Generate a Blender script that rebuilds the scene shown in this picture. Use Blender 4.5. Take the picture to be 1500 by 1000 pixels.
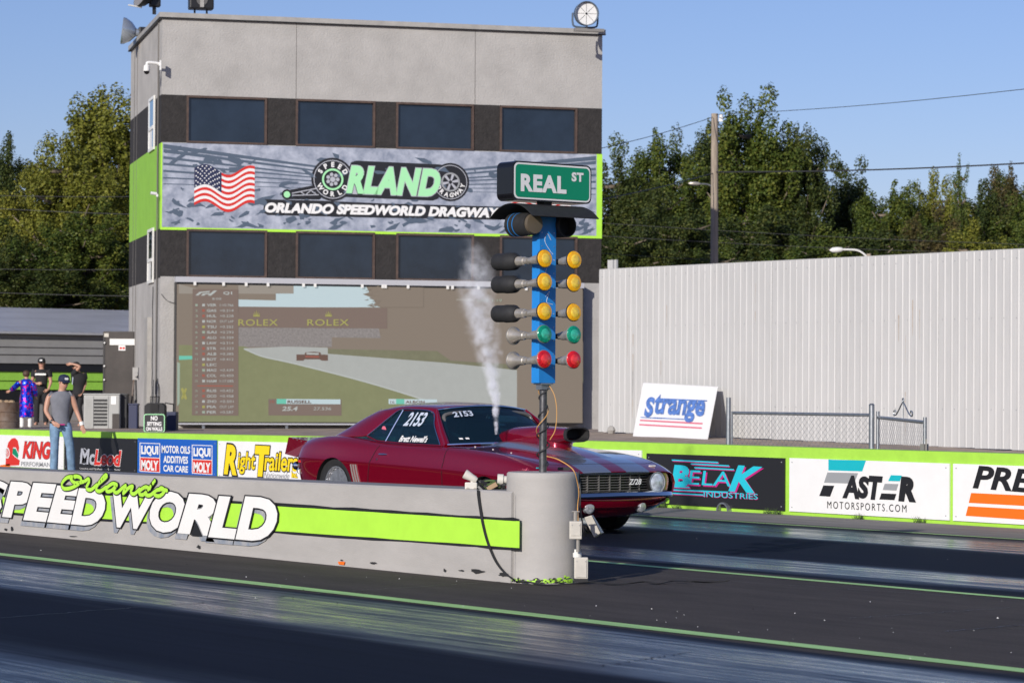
import bpy, bmesh, math, random
import numpy as np
from math import radians, sin, cos, pi, atan, sqrt, atan2
from mathutils import Vector, Matrix
from mathutils.bvhtree import BVHTree
random.seed(7); rng = np.random.default_rng(7)
for o in list(bpy.data.objects): bpy.data.objects.remove(o)
SC = bpy.context.scene
COL = SC.collection

# ------------------------------------------------------------------ camera
PXF = 4000.0; CAMH = 1.5
PITCH = atan(68.6/PXF); ROLL = radians(.35); AZ = radians(142.7)
FW = Vector((cos(AZ)*cos(PITCH), sin(AZ)*cos(PITCH), sin(PITCH)))
R0 = Vector((sin(AZ), -cos(AZ), 0.0)); U0 = R0.cross(FW)
RT = R0*cos(ROLL) + U0*sin(ROLL); UP = -R0*sin(ROLL) + U0*cos(ROLL)
CAM = Vector((0, 0, CAMH))
cd = bpy.data.cameras.new('camera'); cam = bpy.data.objects.new('camera', cd); COL.objects.link(cam)
M = Matrix(((RT.x, UP.x, -FW.x, 0), (RT.y, UP.y, -FW.y, 0), (RT.z, UP.z, -FW.z, CAMH), (0, 0, 0, 1)))
cam.matrix_world = M
cd.sensor_width = 36; cd.lens = 96; cd.clip_start = .5; cd.clip_end = 6000
cd.dof.use_dof = True; cd.dof.focus_distance = 25.5; cd.dof.aperture_fstop = 5.6
SC.camera = cam

# ------------------------------------------------------------------ light
SUN_AZ = radians(-63); SUN_EL = radians(20)
w = bpy.data.worlds.new('World'); SC.world = w; w.use_nodes = True
nt = w.node_tree; nt.nodes.clear()
sky = nt.nodes.new('ShaderNodeTexSky'); sky.sky_type = 'NISHITA'; sky.sun_disc = False
sky.sun_elevation = SUN_EL; sky.sun_rotation = atan2(cos(SUN_AZ), sin(SUN_AZ))
sky.air_density = 1.0; sky.dust_density = .35; sky.ozone_density = 6.5
bg = nt.nodes.new('ShaderNodeBackground'); bg.inputs[1].default_value = .115
ow = nt.nodes.new('ShaderNodeOutputWorld')
tint = nt.nodes.new('ShaderNodeMix'); tint.data_type = 'RGBA'; tint.blend_type = 'MULTIPLY'; tint.inputs[0].default_value = 1; tint.inputs[7].default_value = (1.20, .90, .94, 1)
nt.links.new(sky.outputs[0], tint.inputs[6]); nt.links.new(tint.outputs[2], bg.inputs[0]); nt.links.new(bg.outputs[0], ow.inputs[0])
sl = bpy.data.lights.new('sun', 'SUN'); sl.energy = 4.3; sl.angle = radians(.53); sl.color = (1, .945, .865)
so = bpy.data.objects.new('sun', sl); COL.objects.link(so)
sd = Vector((cos(SUN_AZ)*cos(SUN_EL), sin(SUN_AZ)*cos(SUN_EL), sin(SUN_EL)))
so.rotation_euler = sd.to_track_quat('Z', 'Y').to_euler(); so.location = (0, -20, 30)
vs = SC.view_settings; SC.display_settings.display_device = 'sRGB'
vs.view_transform = 'Standard'; vs.look = 'None'; vs.exposure = 0; vs.gamma = 1; vs.use_curve_mapping = False
try: SC.cycles.volume_bounces = 3
except Exception: pass

# ------------------------------------------------------------------ geometry of the place
def ray(u, v): return FW + RT*((u-750)/PXF) - UP*((v-500)/PXF)
def gnd(u, v, z=0.0):
    d = ray(u, v); return CAM + d*((z-CAMH)/d.z)
def at_d(u, v, D): return CAM + ray(u, v)*D

class Frame:
    """a vertical face in the world: local x runs along it, local -y points out of it, z up"""
    def __init__(s, loc, ang=0.0):
        s.loc = Vector(loc); s.ang = ang
        s.ex = Vector((cos(ang), sin(ang), 0)); s.ey = Vector((-sin(ang), cos(ang), 0))
    def hit(s, u, v, yo=0.0):
        d = ray(u, v); o = CAM - s.loc
        t = (yo - o.dot(s.ey))/d.dot(s.ey); p = o + d*t
        return (p.dot(s.ex), p.z)
    def root(s, name, label, cat, group=None):
        o = bpy.data.objects.new(name, None); COL.objects.link(o)
        o.location = s.loc; o.rotation_euler = (0, 0, s.ang)
        o['label'] = label; o['category'] = cat
        if group: o['group'] = group
        ROOTS.append(o); return o
ROOTS = []
def thing(name, label, cat, loc=(0, 0, 0), rz=0.0, group=None):
    return Frame(loc, rz).root(name, label, cat, group)
def tag(o, label, cat, group=None):
    o['label'] = label; o['category'] = cat
    if group: o['group'] = group
    return o
def struct(o, kind='structure'):
    o['kind'] = kind; return o

# ------------------------------------------------------------------ materials
def mat(name, col, rough=.6, metal=0.0, var=0.0, vscale=3.0, bump=0.0, bscale=40.0, coat=0.0, spec=.5,
        emit=None, estr=0.0, col2=None, stretch=(1, 1, 1), objrand=0.0, rvar=0.0):
    m = bpy.data.materials.new(name); m.use_nodes = True
    n = m.node_tree; L = n.links; b = n.nodes['Principled BSDF']
    b.inputs['Base Color'].default_value = (*col, 1); b.inputs['Roughness'].default_value = rough
    b.inputs['Metallic'].default_value = metal; b.inputs['Specular IOR Level'].default_value = spec
    b.inputs['Coat Weight'].default_value = coat; b.inputs['Coat Roughness'].default_value = .04
    if emit: b.inputs['Emission Color'].default_value = (*emit, 1); b.inputs['Emission Strength'].default_value = estr
    if var or bump or rvar or col2:
        tc = n.nodes.new('ShaderNodeTexCoord'); mp = n.nodes.new('ShaderNodeMapping'); mp.inputs['Scale'].default_value = stretch
        L.new(tc.outputs['Object'], mp.inputs[0])
    if var or col2 or rvar:
        no = n.nodes.new('ShaderNodeTexNoise'); no.inputs['Scale'].default_value = vscale
        no.inputs['Detail'].default_value = 8; no.inputs['Roughness'].default_value = .65
        L.new(mp.outputs[0], no.inputs['Vector'])
        if var or col2:
            rp = n.nodes.new('ShaderNodeValToRGB'); rp.color_ramp.elements[0].position = .35; rp.color_ramp.elements[1].position = .68
            c2 = col2 if col2 else tuple(min(1, c*(1+var)) for c in col)
            c1 = col if col2 else tuple(c*(1-var) for c in col)
            rp.color_ramp.elements[0].color = (*c1, 1); rp.color_ramp.elements[1].color = (*c2, 1)
            L.new(no.outputs[0], rp.inputs[0]); L.new(rp.outputs[0], b.inputs['Base Color'])
        if rvar:
            mr = n.nodes.new('ShaderNodeMapRange'); mr.inputs[1].default_value = .3; mr.inputs[2].default_value = .7
            mr.inputs[3].default_value = max(0, rough-rvar); mr.inputs[4].default_value = min(1, rough+rvar)
            L.new(no.outputs[0], mr.inputs[0]); L.new(mr.outputs[0], b.inputs['Roughness'])
    if objrand:
        oi = n.nodes.new('ShaderNodeObjectInfo'); m2 = n.nodes.new('ShaderNodeMapRange'); m2.inputs[3].default_value = 1-objrand; m2.inputs[4].default_value = 1+objrand
        L.new(oi.outputs['Random'], m2.inputs[0]); vm = n.nodes.new('ShaderNodeVectorMath'); vm.operation = 'SCALE'; L.new(rp.outputs[0], vm.inputs[0]); L.new(m2.outputs[0], vm.inputs['Scale']); L.new(vm.outputs[0], b.inputs['Base Color'])
    if bump:
        nb = n.nodes.new('ShaderNodeTexNoise'); nb.inputs['Scale'].default_value = bscale; nb.inputs['Detail'].default_value = 5
        L.new(mp.outputs[0], nb.inputs['Vector'])
        bp = n.nodes.new('ShaderNodeBump'); bp.inputs['Strength'].default_value = bump; bp.inputs['Distance'].default_value = .02
        L.new(nb.outputs[0], bp.inputs['Height']); L.new(bp.outputs[0], b.inputs['Normal'])
    return m

MT = {}
def defm(k, *a, **kw): MT[k] = mat(k, *a, **kw); return MT[k]
defm('stucco', (.40, .385, .365), .9, var=.12, vscale=1.1, bump=.55, bscale=22)
defm('stucco_dark', (.026, .023, .022), .85, var=.3, vscale=6, bump=.9, bscale=16)
defm('stucco_green', (.25, .50, .055), .75, var=.06, vscale=2, bump=.4, bscale=22)
defm('joint', (.17, .16, .15), .9)
defm('cap_metal', (.36, .345, .32), .5, var=.12, vscale=4)
defm('frame_brown', (.085, .055, .042), .5, var=.25, vscale=8)
defm('pane', (.014, .022, .036), .05, spec=.7, var=.3, vscale=1.1)
defm('white_frame', (.75, .74, .70), .4)
defm('blue_pane', (.10, .22, .36), .08, spec=.8)
defm('lime', (.36, .66, .065), .55, var=.07, vscale=5, bump=.15, bscale=30)
defm('concrete', (.39, .372, .35), .8, var=.07, vscale=1.6, bump=.12, bscale=40, stretch=(1, 1, 2.5))
defm('concrete_top', (.24, .235, .235), .85, var=.15, vscale=4, bump=.2)
defm('dirt', (.33, .26, .21), .95, var=.3, vscale=2.5, bump=.6, bscale=14)
defm('white', (.80, .79, .76), .4, var=.03, vscale=3)
defm('sign_white', (.78, .775, .76), .35, var=.025, vscale=4)
defm('black', (.012, .012, .013), .45)
defm('sign_black', (.018, .018, .020), .35)
defm('black_gloss', (.008, .008, .010), .12)
defm('rubber', (.018, .018, .019), .7, var=.25, vscale=20)
defm('red', (.62, .03, .02), .4); defm('orange', (.85, .16, .012), .4)
defm('cyan', (.02, .50, .62), .4); defm('magenta', (.50, .02, .20), .4); defm('teal', (.01, .42, .48), .4)
defm('grey', (.30, .31, .32), .4); defm('yellow', (.85, .62, .01), .4)
defm('sign_blue', (.012, .10, .44), .4); defm('print_blue', (.09, .19, .50), .5, var=.35, vscale=14)
defm('print_pink', (.70, .15, .22), .5); defm('navy', (.018, .024, .07), .5)
defm('mint', (.36, .76, .40), .45); defm('street_green', (0.0, .24, .12), .35)
defm('slate', (.08, .11, .155), .5); defm('silver_print', (.42, .43, .47), .4)
defm('mural', (.19, .22, .29), .5, col2=(.48, .51, .59), vscale=2.8)
defm('galv', (.34, .36, .38), .38, metal=.75, var=.15, vscale=12)
defm('steel', (.5, .5, .5), .3, metal=.9)
defm('chrome', (.85, .86, .88), .06, metal=1.0)
defm('wood_pole', (.33, .27, .21), .85, var=.3, vscale=3, stretch=(6, 6, .5), bump=.4, bscale=8)
defm('bark', (.17, .135, .10), .9, var=.35, vscale=4, bump=.5, bscale=10)
defm('wire', (.03, .03, .032), .6)
defm('cable_orange', (.62, .33, .10), .5)
defm('skin', (.50, .27, .185), .5, var=.06, vscale=20); defm('hair_brown', (.07, .035, .02), .6)
defm('jeans', (.16, .26, .38), .85, var=.35, vscale=7); defm('tank_grey', (.17, .175, .20), .85, var=.10, vscale=10)
defm('cloth_black', (.014, .014, .016), .85); defm('cap_navy', (.012, .018, .05), .8)

def finish(me, mats, smooth):
    for m in mats: me.materials.append(m)
    if smooth: me.shade_smooth()

class MB:
    def __init__(s): s.v = []; s.f = []; s.m = []
    def add(s, vs, fs, mi=0):
        o = len(s.v); s.v += [tuple(p) for p in vs]; s.f += [tuple(i+o for i in f) for f in fs]; s.m += [mi]*len(fs); return s
    def box(s, lo, hi, mi=0):
        x0, y0, z0 = lo; x1, y1, z1 = hi
        return s.add([(x0, y0, z0), (x1, y0, z0), (x1, y1, z0), (x0, y1, z0), (x0, y0, z1), (x1, y0, z1), (x1, y1, z1), (x0, y1, z1)],
                     [(0, 3, 2, 1), (4, 5, 6, 7), (0, 1, 5, 4), (1, 2, 6, 5), (2, 3, 7, 6), (3, 0, 4, 7)], mi)
    def cyl(s, p0, p1, r0, r1=None, n=12, mi=0, caps=True):
        r1 = r0 if r1 is None else r1
        p0 = Vector(p0); p1 = Vector(p1); a = (p1-p0).normalized()
        q = a.orthogonal().normalized(); t = a.cross(q)
        vs = []
        for p, r in ((p0, r0), (p1, r1)):
            for k in range(n):
                th = 2*pi*k/n; vs.append(p + q*(r*cos(th)) + t*(r*sin(th)))
        fs = [(k, (k+1) % n, n+(k+1) % n, n+k) for k in range(n)]
        if caps: fs += [tuple(range(n-1, -1, -1)), tuple(range(n, 2*n))]
        return s.add(vs, fs, mi)
    def lathe(s, p, axis, prof, n=20, mi=0, caps=True):
        """prof: list of (distance along axis, radius)"""
        p = Vector(p); a = Vector(axis).normalized(); q = a.orthogonal().normalized(); t = a.cross(q)
        vs = []; fs = []
        for (h, r) in prof:
            for k in range(n):
                th = 2*pi*k/n; vs.append(p + a*h + q*(r*cos(th)) + t*(r*sin(th)))
        for i in range(len(prof)-1):
            for k in range(n): fs.append((i*n+k, i*n+(k+1) % n, (i+1)*n+(k+1) % n, (i+1)*n+k))
        if caps: fs += [tuple(range(n-1, -1, -1)), tuple(range((len(prof)-1)*n, len(prof)*n))]
        return s.add(vs, fs, mi)
    def tube(s, pts, r, n=6, mi=0):
        pts = [Vector(p) for p in pts]; vs = []; fs = []; q = None
        for i, p in enumerate(pts):
            a = (pts[min(i+1, len(pts)-1)] - pts[max(i-1, 0)]).normalized()
            if q is None: q = a.orthogonal().normalized()
            q = (q - a*q.dot(a)).normalized(); t = a.cross(q)
            rr = r[i] if isinstance(r, (list, tuple)) else r
            for k in range(n):
                th = 2*pi*k/n; vs.append(p + q*(rr*cos(th)) + t*(rr*sin(th)))
        for i in range(len(pts)-1):
            for k in range(n): fs.append((i*n+k, i*n+(k+1) % n, (i+1)*n+(k+1) % n, (i+1)*n+k))
        fs += [tuple(range(n-1, -1, -1)), tuple(range((len(pts)-1)*n, len(pts)*n))]
        return s.add(vs, fs, mi)
    def prism(s, poly, y0, y1, mi=0):
        """poly of (x, z) points, extruded from y0 (front) to y1"""
        n = len(poly)
        vs = [(x, y0, z) for x, z in poly] + [(x, y1, z) for x, z in poly]
        fs = [tuple(range(n)), tuple(range(2*n-1, n-1, -1))] + [(k, n+k, n+(k+1) % n, (k+1) % n) for k in range(n)]
        return s.add(vs, fs, mi)
    def build(s, name, mats, parent=None, smooth=False, bevel=0.0):
        if not isinstance(mats, (list, tuple)): mats = [mats]
        mats = [MT[m] if isinstance(m, str) else m for m in mats]
        me = bpy.data.meshes.new(name); me.from_pydata(s.v, [], s.f)
        if bevel:
            bm = bmesh.new(); bm.from_mesh(me)
            bmesh.ops.bevel(bm, geom=bm.edges[:], offset=bevel, segments=2, affect='EDGES', profile=.6, clamp_overlap=True)
            bm.to_mesh(me); bm.free()
        else:
            me.polygons.foreach_set('material_index', s.m)
        finish(me, mats, smooth)
        if smooth and hasattr(me, 'set_sharp_from_angle'): me.set_sharp_from_angle(angle=radians(38))
        me.update()
        o = bpy.data.objects.new(name, me); COL.objects.link(o)
        if parent: o.parent = parent
        return o

def box_part(name, m, parent, lo, hi, bevel=0.0, label=None):
    o = MB().box(lo, hi).build(name, m, parent, bevel=bevel)
    if label: o['label'] = label
    return o
def roundrect(x0, z0, x1, z1, r, n=5):
    P = []
    for cx, cz, a0 in ((x1-r, z0+r, -90), (x1-r, z1-r, 0), (x0+r, z1-r, 90), (x0+r, z0+r, 180)):
        for k in range(n+1):
            a = radians(a0 + 90*k/n); P.append((cx+r*cos(a), cz+r*sin(a)))
    return P
def catmull(P, n=8, closed=False):
    P = [Vector(p) for p in P]; out = []
    N = len(P); rngi = range(N if closed else N-1)
    for i in rngi:
        p0 = P[(i-1) % N] if closed or i > 0 else P[0]*2-P[1]
        p1 = P[i]; p2 = P[(i+1) % N]
        p3 = P[(i+2) % N] if closed or i+2 < N else P[-1]*2-P[-2]
        for k in range(n):
            t = k/n
            out.append(.5*((2*p1) + (p2-p0)*t + (2*p0-5*p1+4*p2-p3)*t*t + (3*p1-p0-3*p2+p3)*t*t*t))
    if not closed: out.append(P[-1])
    return out

# flat print on a face: letters, shapes and strokes a few millimetres proud of it
_tc = {}
def text_mesh(s, bold, shear, spacing=1.0):
    k = (s, bold, shear, spacing)
    if k in _tc: return _tc[k]
    c = bpy.data.curves.new('lettering', 'FONT'); c.body = s; c.size = 1; c.shear = shear; c.offset = bold
    c.resolution_u = 4; c.space_character = spacing; c.fill_mode = 'FRONT'
    o = bpy.data.objects.new('lettering', c); COL.objects.link(o)
    dg = bpy.context.evaluated_depsgraph_get(); me = bpy.data.meshes.new_from_object(o.evaluated_get(dg))
    V = [tuple(v.co[:2]) for v in me.vertices]; F = [tuple(p.vertices) for p in me.polygons]
    bpy.data.objects.remove(o); bpy.data.curves.remove(c); bpy.data.meshes.remove(me)
    _tc[k] = (V, F); return V, F
def bbox(V): 
    return min(v[0] for v in V), min(v[1] for v in V), max(v[0] for v in V), max(v[1] for v in V)
def letters(name, s, fr, q, m, parent, yo, bold=.0, shear=0.0, outline=None, oamt=.05, spacing=1.0, omat='black', px=True, dz=.003):
    """q = (u left, v bottom-left, v top-left, u right, v bottom-right) on the photograph's face, or plane points BL, BR, TL"""
    if px:
        uL, vB, vT, uR, vR = q
        BL = fr.hit(uL, vB, -yo); BR = fr.hit(uR, vR, -yo); TL = fr.hit(uL, vT, -yo); TL = (BL[0], TL[1])
    else: BL, BR, TL = q
    V0, _ = text_mesh(s, bold, shear, spacing); bb = bbox(V0)
    w_, h_ = bb[2]-bb[0], bb[3]-bb[1]
    def conv(V, y):
        out = []
        for (x, z) in V:
            a = (x-bb[0])/w_; b = (z-bb[1])/h_
            out.append((BL[0]+a*(BR[0]-BL[0])+b*(TL[0]-BL[0]), y, BL[1]+a*(BR[1]-BL[1])+b*(TL[1]-BL[1])))
        return out
    mb = MB(); V, F = text_mesh(s, bold, shear, spacing); mb.add(conv(V, -yo-dz), F)
    o = mb.build(name, m, parent)
    if outline is not None:
        V, F = text_mesh(s, bold+oamt, shear, spacing); MB().add(conv(V, -yo), F).build('letter_outline', omat, o)
    return o
def arc_letters(name, s, cx, cz, r, a0, a1, h, m, parent, yo, bold=.03, inward=False, flip=False):
    """letters set round a circle from angle a0 to a1 (degrees, clockwise positive x)"""
    mb = MB(); n = len(s)
    for i, ch in enumerate(s):
        V, F = text_mesh(ch, bold, 0.0); bb = bbox(V)
        a = radians(a0 + (a1-a0)*i/(n-1)); sc = h/(bb[3]-bb[1]); wx = (bb[2]+bb[0])/2
        ca, sa = cos(a), sin(a)
        tx, tz = (sa, -ca) if not flip else (-sa, ca)
        ux, uz = (ca, sa) if not flip else (-ca, -sa)
        rr = r if not flip else r+h
        P = [(cx+ca*rr+tx*(x-wx)*sc*.95+ux*(z-bb[1])*sc, -yo, cz+sa*rr+tz*(x-wx)*sc*.95+uz*(z-bb[1])*sc) for x, z in V]
        mb.add(P, F)
    return mb.build(name, m, parent)
def shape(name, P, m, parent, yo, label=None):
    o = MB().add([(x, -yo, z) for x, z in P], [tuple(range(len(P)))]).build(name, m, parent)
    if label: o['label'] = label
    return o
def shape_px(name, fr, P, m, parent, yo):
    return shape(name, [fr.hit(u, v, -yo) for u, v in P], m, parent, yo)
def ribbon(mb, pts, wd, yo, n=6, mi=0):
    pts = catmull([(p[0], 0, p[1]) for p in pts], n); N = len(pts)
    L = []
    for i, p in enumerate(pts):
        a = pts[min(i+1, N-1)]-pts[max(i-1, 0)]; a.normalize(); q = Vector((-a.z, 0, a.x))
        L += [(p.x+q.x*wd/2, -yo, p.z+q.z*wd/2), (p.x-q.x*wd/2, -yo, p.z-q.z*wd/2)]
    for i in range(N-1):
        a = pts[i]; b_ = pts[i+1]; d_ = (b_-a); l_ = d_.length or 1; qx, qz = -d_.z/l_*wd/2, d_.x/l_*wd/2
        mb.add([(a.x+qx, -yo, a.z+qz), (a.x-qx, -yo, a.z-qz), (b_.x-qx, -yo, b_.z-qz), (b_.x+qx, -yo, b_.z+qz)], [(0, 1, 2, 3)], mi)
    for p in pts[::2]+[pts[-1]]:
        yo += 2e-6
        mb.add([(p.x+wd/2*cos(2*pi*k/10), -yo, p.z+wd/2*sin(2*pi*k/10)) for k in range(10)], [tuple(range(10))], mi)
def disc(cx, cz, r, n=28): return [(cx+r*cos(2*pi*k/n), cz+r*sin(2*pi*k/n)) for k in range(n)]
def ring(mb, cx, cz, r0, r1, yo, n=28, mi=0):
    V = [(cx+r*cos(2*pi*k/n), -yo, cz+r*sin(2*pi*k/n)) for r in (r0, r1) for k in range(n)]
    mb.add(V, [(k, (k+1) % n, n+(k+1) % n, n+k) for k in range(n)], mi)

# ================================================================== GROUND
def track_material():
    m = bpy.data.materials.new('track_rubber'); m.use_nodes = True
    n = m.node_tree; L = n.links; b = n.nodes['Principled BSDF']; N = n.nodes.new
    tc = N('ShaderNodeTexCoord'); sp = N('ShaderNodeSeparateXYZ'); L.new(tc.outputs['Object'], sp.inputs[0])
    def noise(scale, vec, detail=6, rough=.6):
        k = N('ShaderNodeTexNoise'); k.inputs['Scale'].default_value = scale; k.inputs['Detail'].default_value = detail
        k.inputs['Roughness'].default_value = rough; L.new(vec, k.inputs['Vector']); return k.outputs[0]
    def mapv(sc):
        k = N('ShaderNodeMapping'); k.inputs['Scale'].default_value = sc; L.new(tc.outputs['Object'], k.inputs[0]); return k.outputs[0]
    def mth(op, a, b2=None, c=None):
        k = N('ShaderNodeMath'); k.operation = op
        for i, x in enumerate((a, b2, c)):
            if x is None: continue
            if isinstance(x, (int, float)): k.inputs[i].default_value = x
            else: L.new(x, k.inputs[i])
        return k.outputs[0]
    # wobble of the lateral position so the grooves have ragged edges
    wob = mth('MULTIPLY_ADD', noise(1.0, mapv((.12, 2.2, 1)), 8), .9, -.45)
    y = mth('ADD', sp.outputs['Y'], wob)
    def band(y0, y1, s):
        a = N('ShaderNodeMapRange'); a.interpolation_type = 'SMOOTHSTEP'; L.new(y, a.inputs[0])
        a.inputs[1].default_value = y0-s; a.inputs[2].default_value = y0+s
        c = N('ShaderNodeMapRange'); c.interpolation_type = 'SMOOTHSTEP'; L.new(y, c.inputs[0])
        c.inputs[1].default_value = y1-s; c.inputs[2].default_value = y1+s
        c.inputs[3].default_value = 1; c.inputs[4].default_value = 0
        return mth('MULTIPLY', a.outputs[0], c.outputs[0])
    groove = mth('ADD', mth('ADD', band(9.25, 10.75, .22), band(3.0, 7.1, .5)), mth('ADD', band(15.45, 16.6, .16), band(19.0, 20.55, .3)))
    lane = mth('ADD', band(-2, 10.95, .08), band(15.1, 20.85, .10))
    streak = noise(1.0, mapv((.25, 14, 1)), 8, .7)
    fine = noise(1.0, mapv((1.0, 70, 1)), 4, .7)
    grain = noise(60, tc.outputs['Object'], 3)
    blot = noise(1.6, mapv((.35, 1.6, 1)), 10, .75)
    # base colour: grey-brown worn asphalt, dark rubber in the lanes
    r1 = N('ShaderNodeValToRGB'); r1.color_ramp.elements[0].color = (.036, .032, .031, 1); r1.color_ramp.elements[1].color = (.115, .10, .092, 1)
    r1.color_ramp.elements[0].position = .3; r1.color_ramp.elements[1].position = .75
    L.new(mth('ADD', mth('MULTIPLY', blot, .6), mth('MULTIPLY', grain, .4)), r1.inputs[0])
    r2 = N('ShaderNodeValToRGB'); r2.color_ramp.elements[0].color = (.003, .005, .011, 1); r2.color_ramp.elements[1].color = (.014, .018, .034, 1)
    r2.color_ramp.elements[0].position = .3; r2.color_ramp.elements[1].position = .72
    L.new(mth('ADD', mth('MULTIPLY', streak, .6), mth('MULTIPLY', fine, .4)), r2.inputs[0])
    mx = N('ShaderNodeMix'); mx.data_type = 'RGBA'; L.new(mth('MINIMUM', lane, 1.0), mx.inputs[0]); L.new(r1.outputs[0], mx.inputs[6]); L.new(r2.outputs[0], mx.inputs[7])
    # dusty grey strip by the far wall
    dust = band(20.95, 24, .25)
    r3 = N('ShaderNodeValToRGB'); r3.color_ramp.elements[0].color = (.13, .12, .115, 1); r3.color_ramp.elements[1].color = (.34, .315, .30, 1)
    L.new(noise(1.2, mapv((.35, 3, 1)), 8), r3.inputs[0])
    m2 = N('ShaderNodeMix'); m2.data_type = 'RGBA'; L.new(dust, m2.inputs[0]); L.new(mx.outputs[2], m2.inputs[6]); L.new(r3.outputs[0], m2.inputs[7])
    L.new(m2.outputs[2], b.inputs['Base Color'])
    # roughness
    sk2 = N('ShaderNodeMapRange'); L.new(streak, sk2.inputs[0]); sk2.inputs[1].default_value = .32; sk2.inputs[2].default_value = .66
    gl = mth('MULTIPLY', groove, mth('MULTIPLY_ADD', sk2.outputs[0], .45, mth('MULTIPLY_ADD', blot, 1.1, -.05)))
    rr = mth('SUBTRACT', mth('MULTIPLY_ADD', lane, -.12, .86), mth('MULTIPLY', gl, .62))
    rr = mth('ADD', rr, mth('MULTIPLY_ADD', fine, .08, -.04)); rr = mth('MAXIMUM', rr, .10)
    L.new(rr, b.inputs['Roughness'])
    sp2 = mth('MULTIPLY_ADD', mth('MINIMUM', lane, 1.0), -.04, .10); sp2 = mth('MULTIPLY_ADD', gl, .40, sp2)
    L.new(sp2, b.inputs['Specular IOR Level'])
    h = mth('ADD', mth('MULTIPLY', streak, .35), mth('MULTIPLY', fine, .25))
    h = mth('ADD', h, mth('MULTIPLY', grain, mth('MULTIPLY_ADD', lane, -.5, .65)))
    bp = N('ShaderNodeBump'); bp.inputs['Strength'].default_value = .35; bp.inputs['Distance'].default_value = .006
    L.new(h, bp.inputs['Height']); L.new(bp.outputs[0], b.inputs['Normal'])
    return m
struct(MB().add([(-3000, -3000, -.012), (3000, -3000, -.012), (3000, 3000, -.012), (-3000, 3000, -.012)], [(0, 1, 2, 3)]).build('ground', 'dirt'))
struct(MB().add([(-420, -30, 0), (120, -30, 0), (120, 22.75, 0), (-420, 22.75, 0)], [(0, 1, 2, 3)]).build('race_track', track_material()))

def paint_mat():
    m = mat('lane_paint', (.40, .68, .22), .55, var=.22, vscale=1.2, stretch=(.6, 10, 1)); return m
PM = paint_mat()
for y0, y1 in ((11.02, 11.18), (14.90, 15.02), (20.86, 20.93)):
    mb = MB(); n = 160; x = -120.0
    V = []; 
    for i in range(n+1):
        xx = -120+i*(128/n); V += [(xx, y0+random.uniform(-.008, .008), .004), (xx, y1+random.uniform(-.008, .008), .004)]
    mb.add(V, [(2*i, 2*i+2, 2*i+3, 2*i+1) for i in range(n)])
    struct(mb.build('lane_line', PM))
# transverse seams in the rubber
crk = MB()
def crack(a, b, wd=.008, n=40, amp=.03):
    P = []; 
    for i in range(n+1):
        t = i/n; P.append((a[0]+(b[0]-a[0])*t+random.uniform(-amp, amp), a[1]+(b[1]-a[1])*t+random.uniform(-amp, amp)))
    V = []
    for i, p in enumerate(P):
        q = P[min(i+1, n)]; q0 = P[max(i-1, 0)]; dx, dy = q[0]-q0[0], q[1]-q0[1]; l = math.hypot(dx, dy) or 1
        ww = wd*random.uniform(.4, 1.3)
        V += [(p[0]-dy/l*ww, p[1]+dx/l*ww, .0035), (p[0]+dy/l*ww, p[1]-dx/l*ww, .0035)]
    crk.add(V, [(2*i, 2*i+1, 2*i+3, 2*i+2) for i in range(n)])
def gp(u, v): p = gnd(u, v); return (p.x, p.y)
crack(gp(0, 905), gp(480, 868)); crack(gp(470, 868), gp(760, 850), .004); crack(gp(880, 975), gp(1010, 955), .006)
crack(gp(1380, 925), gp(1500, 915), .006); crack(gp(1250, 905), gp(1480, 890), .004); crack(gp(600, 880), gp(1000, 930), .003)
crack(gp(1000, 846), gp(1500, 880), .003)
struct(crk.build('track_seams', 'black'))
# rubber crumbs and pale grit lying on the track
gv = MB(); gw = MB()
for i in range(110):
    u = random.uniform(0, 1500); t = random.random()
    v = 790+.09*u*.9+random.uniform(0, 60) if t < .6 else random.uniform(760, 995)
    if v < 800 and u < 900: continue
    p = gnd(u, v)
    if p.y > 12.6 and p.y < 13.6 and p.x < -16: continue
    s = random.uniform(.003, .007)*(1.5 if random.random() < .08 else 1); tgt = gv if random.random() < .55 else gw
    a = random.uniform(0, pi)
    tgt.add([(p.x+s*cos(a+k*2.1)*random.uniform(.6, 1.3), p.y+s*sin(a+k*2.1), .004) for k in range(3)]+[(p.x, p.y, .004+s*.7)], [(0, 1, 3), (1, 2, 3), (2, 0, 3)])
struct(gw.build('pale_grit', 'sign_white'), 'stuff'); struct(gv.build('rubber_crumbs', 'rubber'), 'stuff')

# raised dirt terrace behind the far wall
def terrace_z(x, y):
    t = min(1, max(0, (x+47)/13)); return .55-.14*t
mb = MB(); xs = [-400, -200, -120, -90, -75, -65, -60]+[-58+i*.8 for i in range(53)]+[-10, 20, 100]; ys = [22.85, 23.3, 23.8, 24.5, 25.5, 27, 29, 31, 33, 35, 37, 38.5, 42, 50, 60, 80, 120, 260, 600]
V = [(x, y, terrace_z(x, y)+(random.uniform(-.015, .015) if 23 < y < 50 else 0)) for y in ys for x in xs]; nx = len(xs)
struct(mb.add(V, [(j*nx+i, j*nx+i+1, (j+1)*nx+i+1, (j+1)*nx+i) for j in range(len(ys)-1) for i in range(nx-1)]).build('dirt_terrace', 'dirt', smooth=True))

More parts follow.
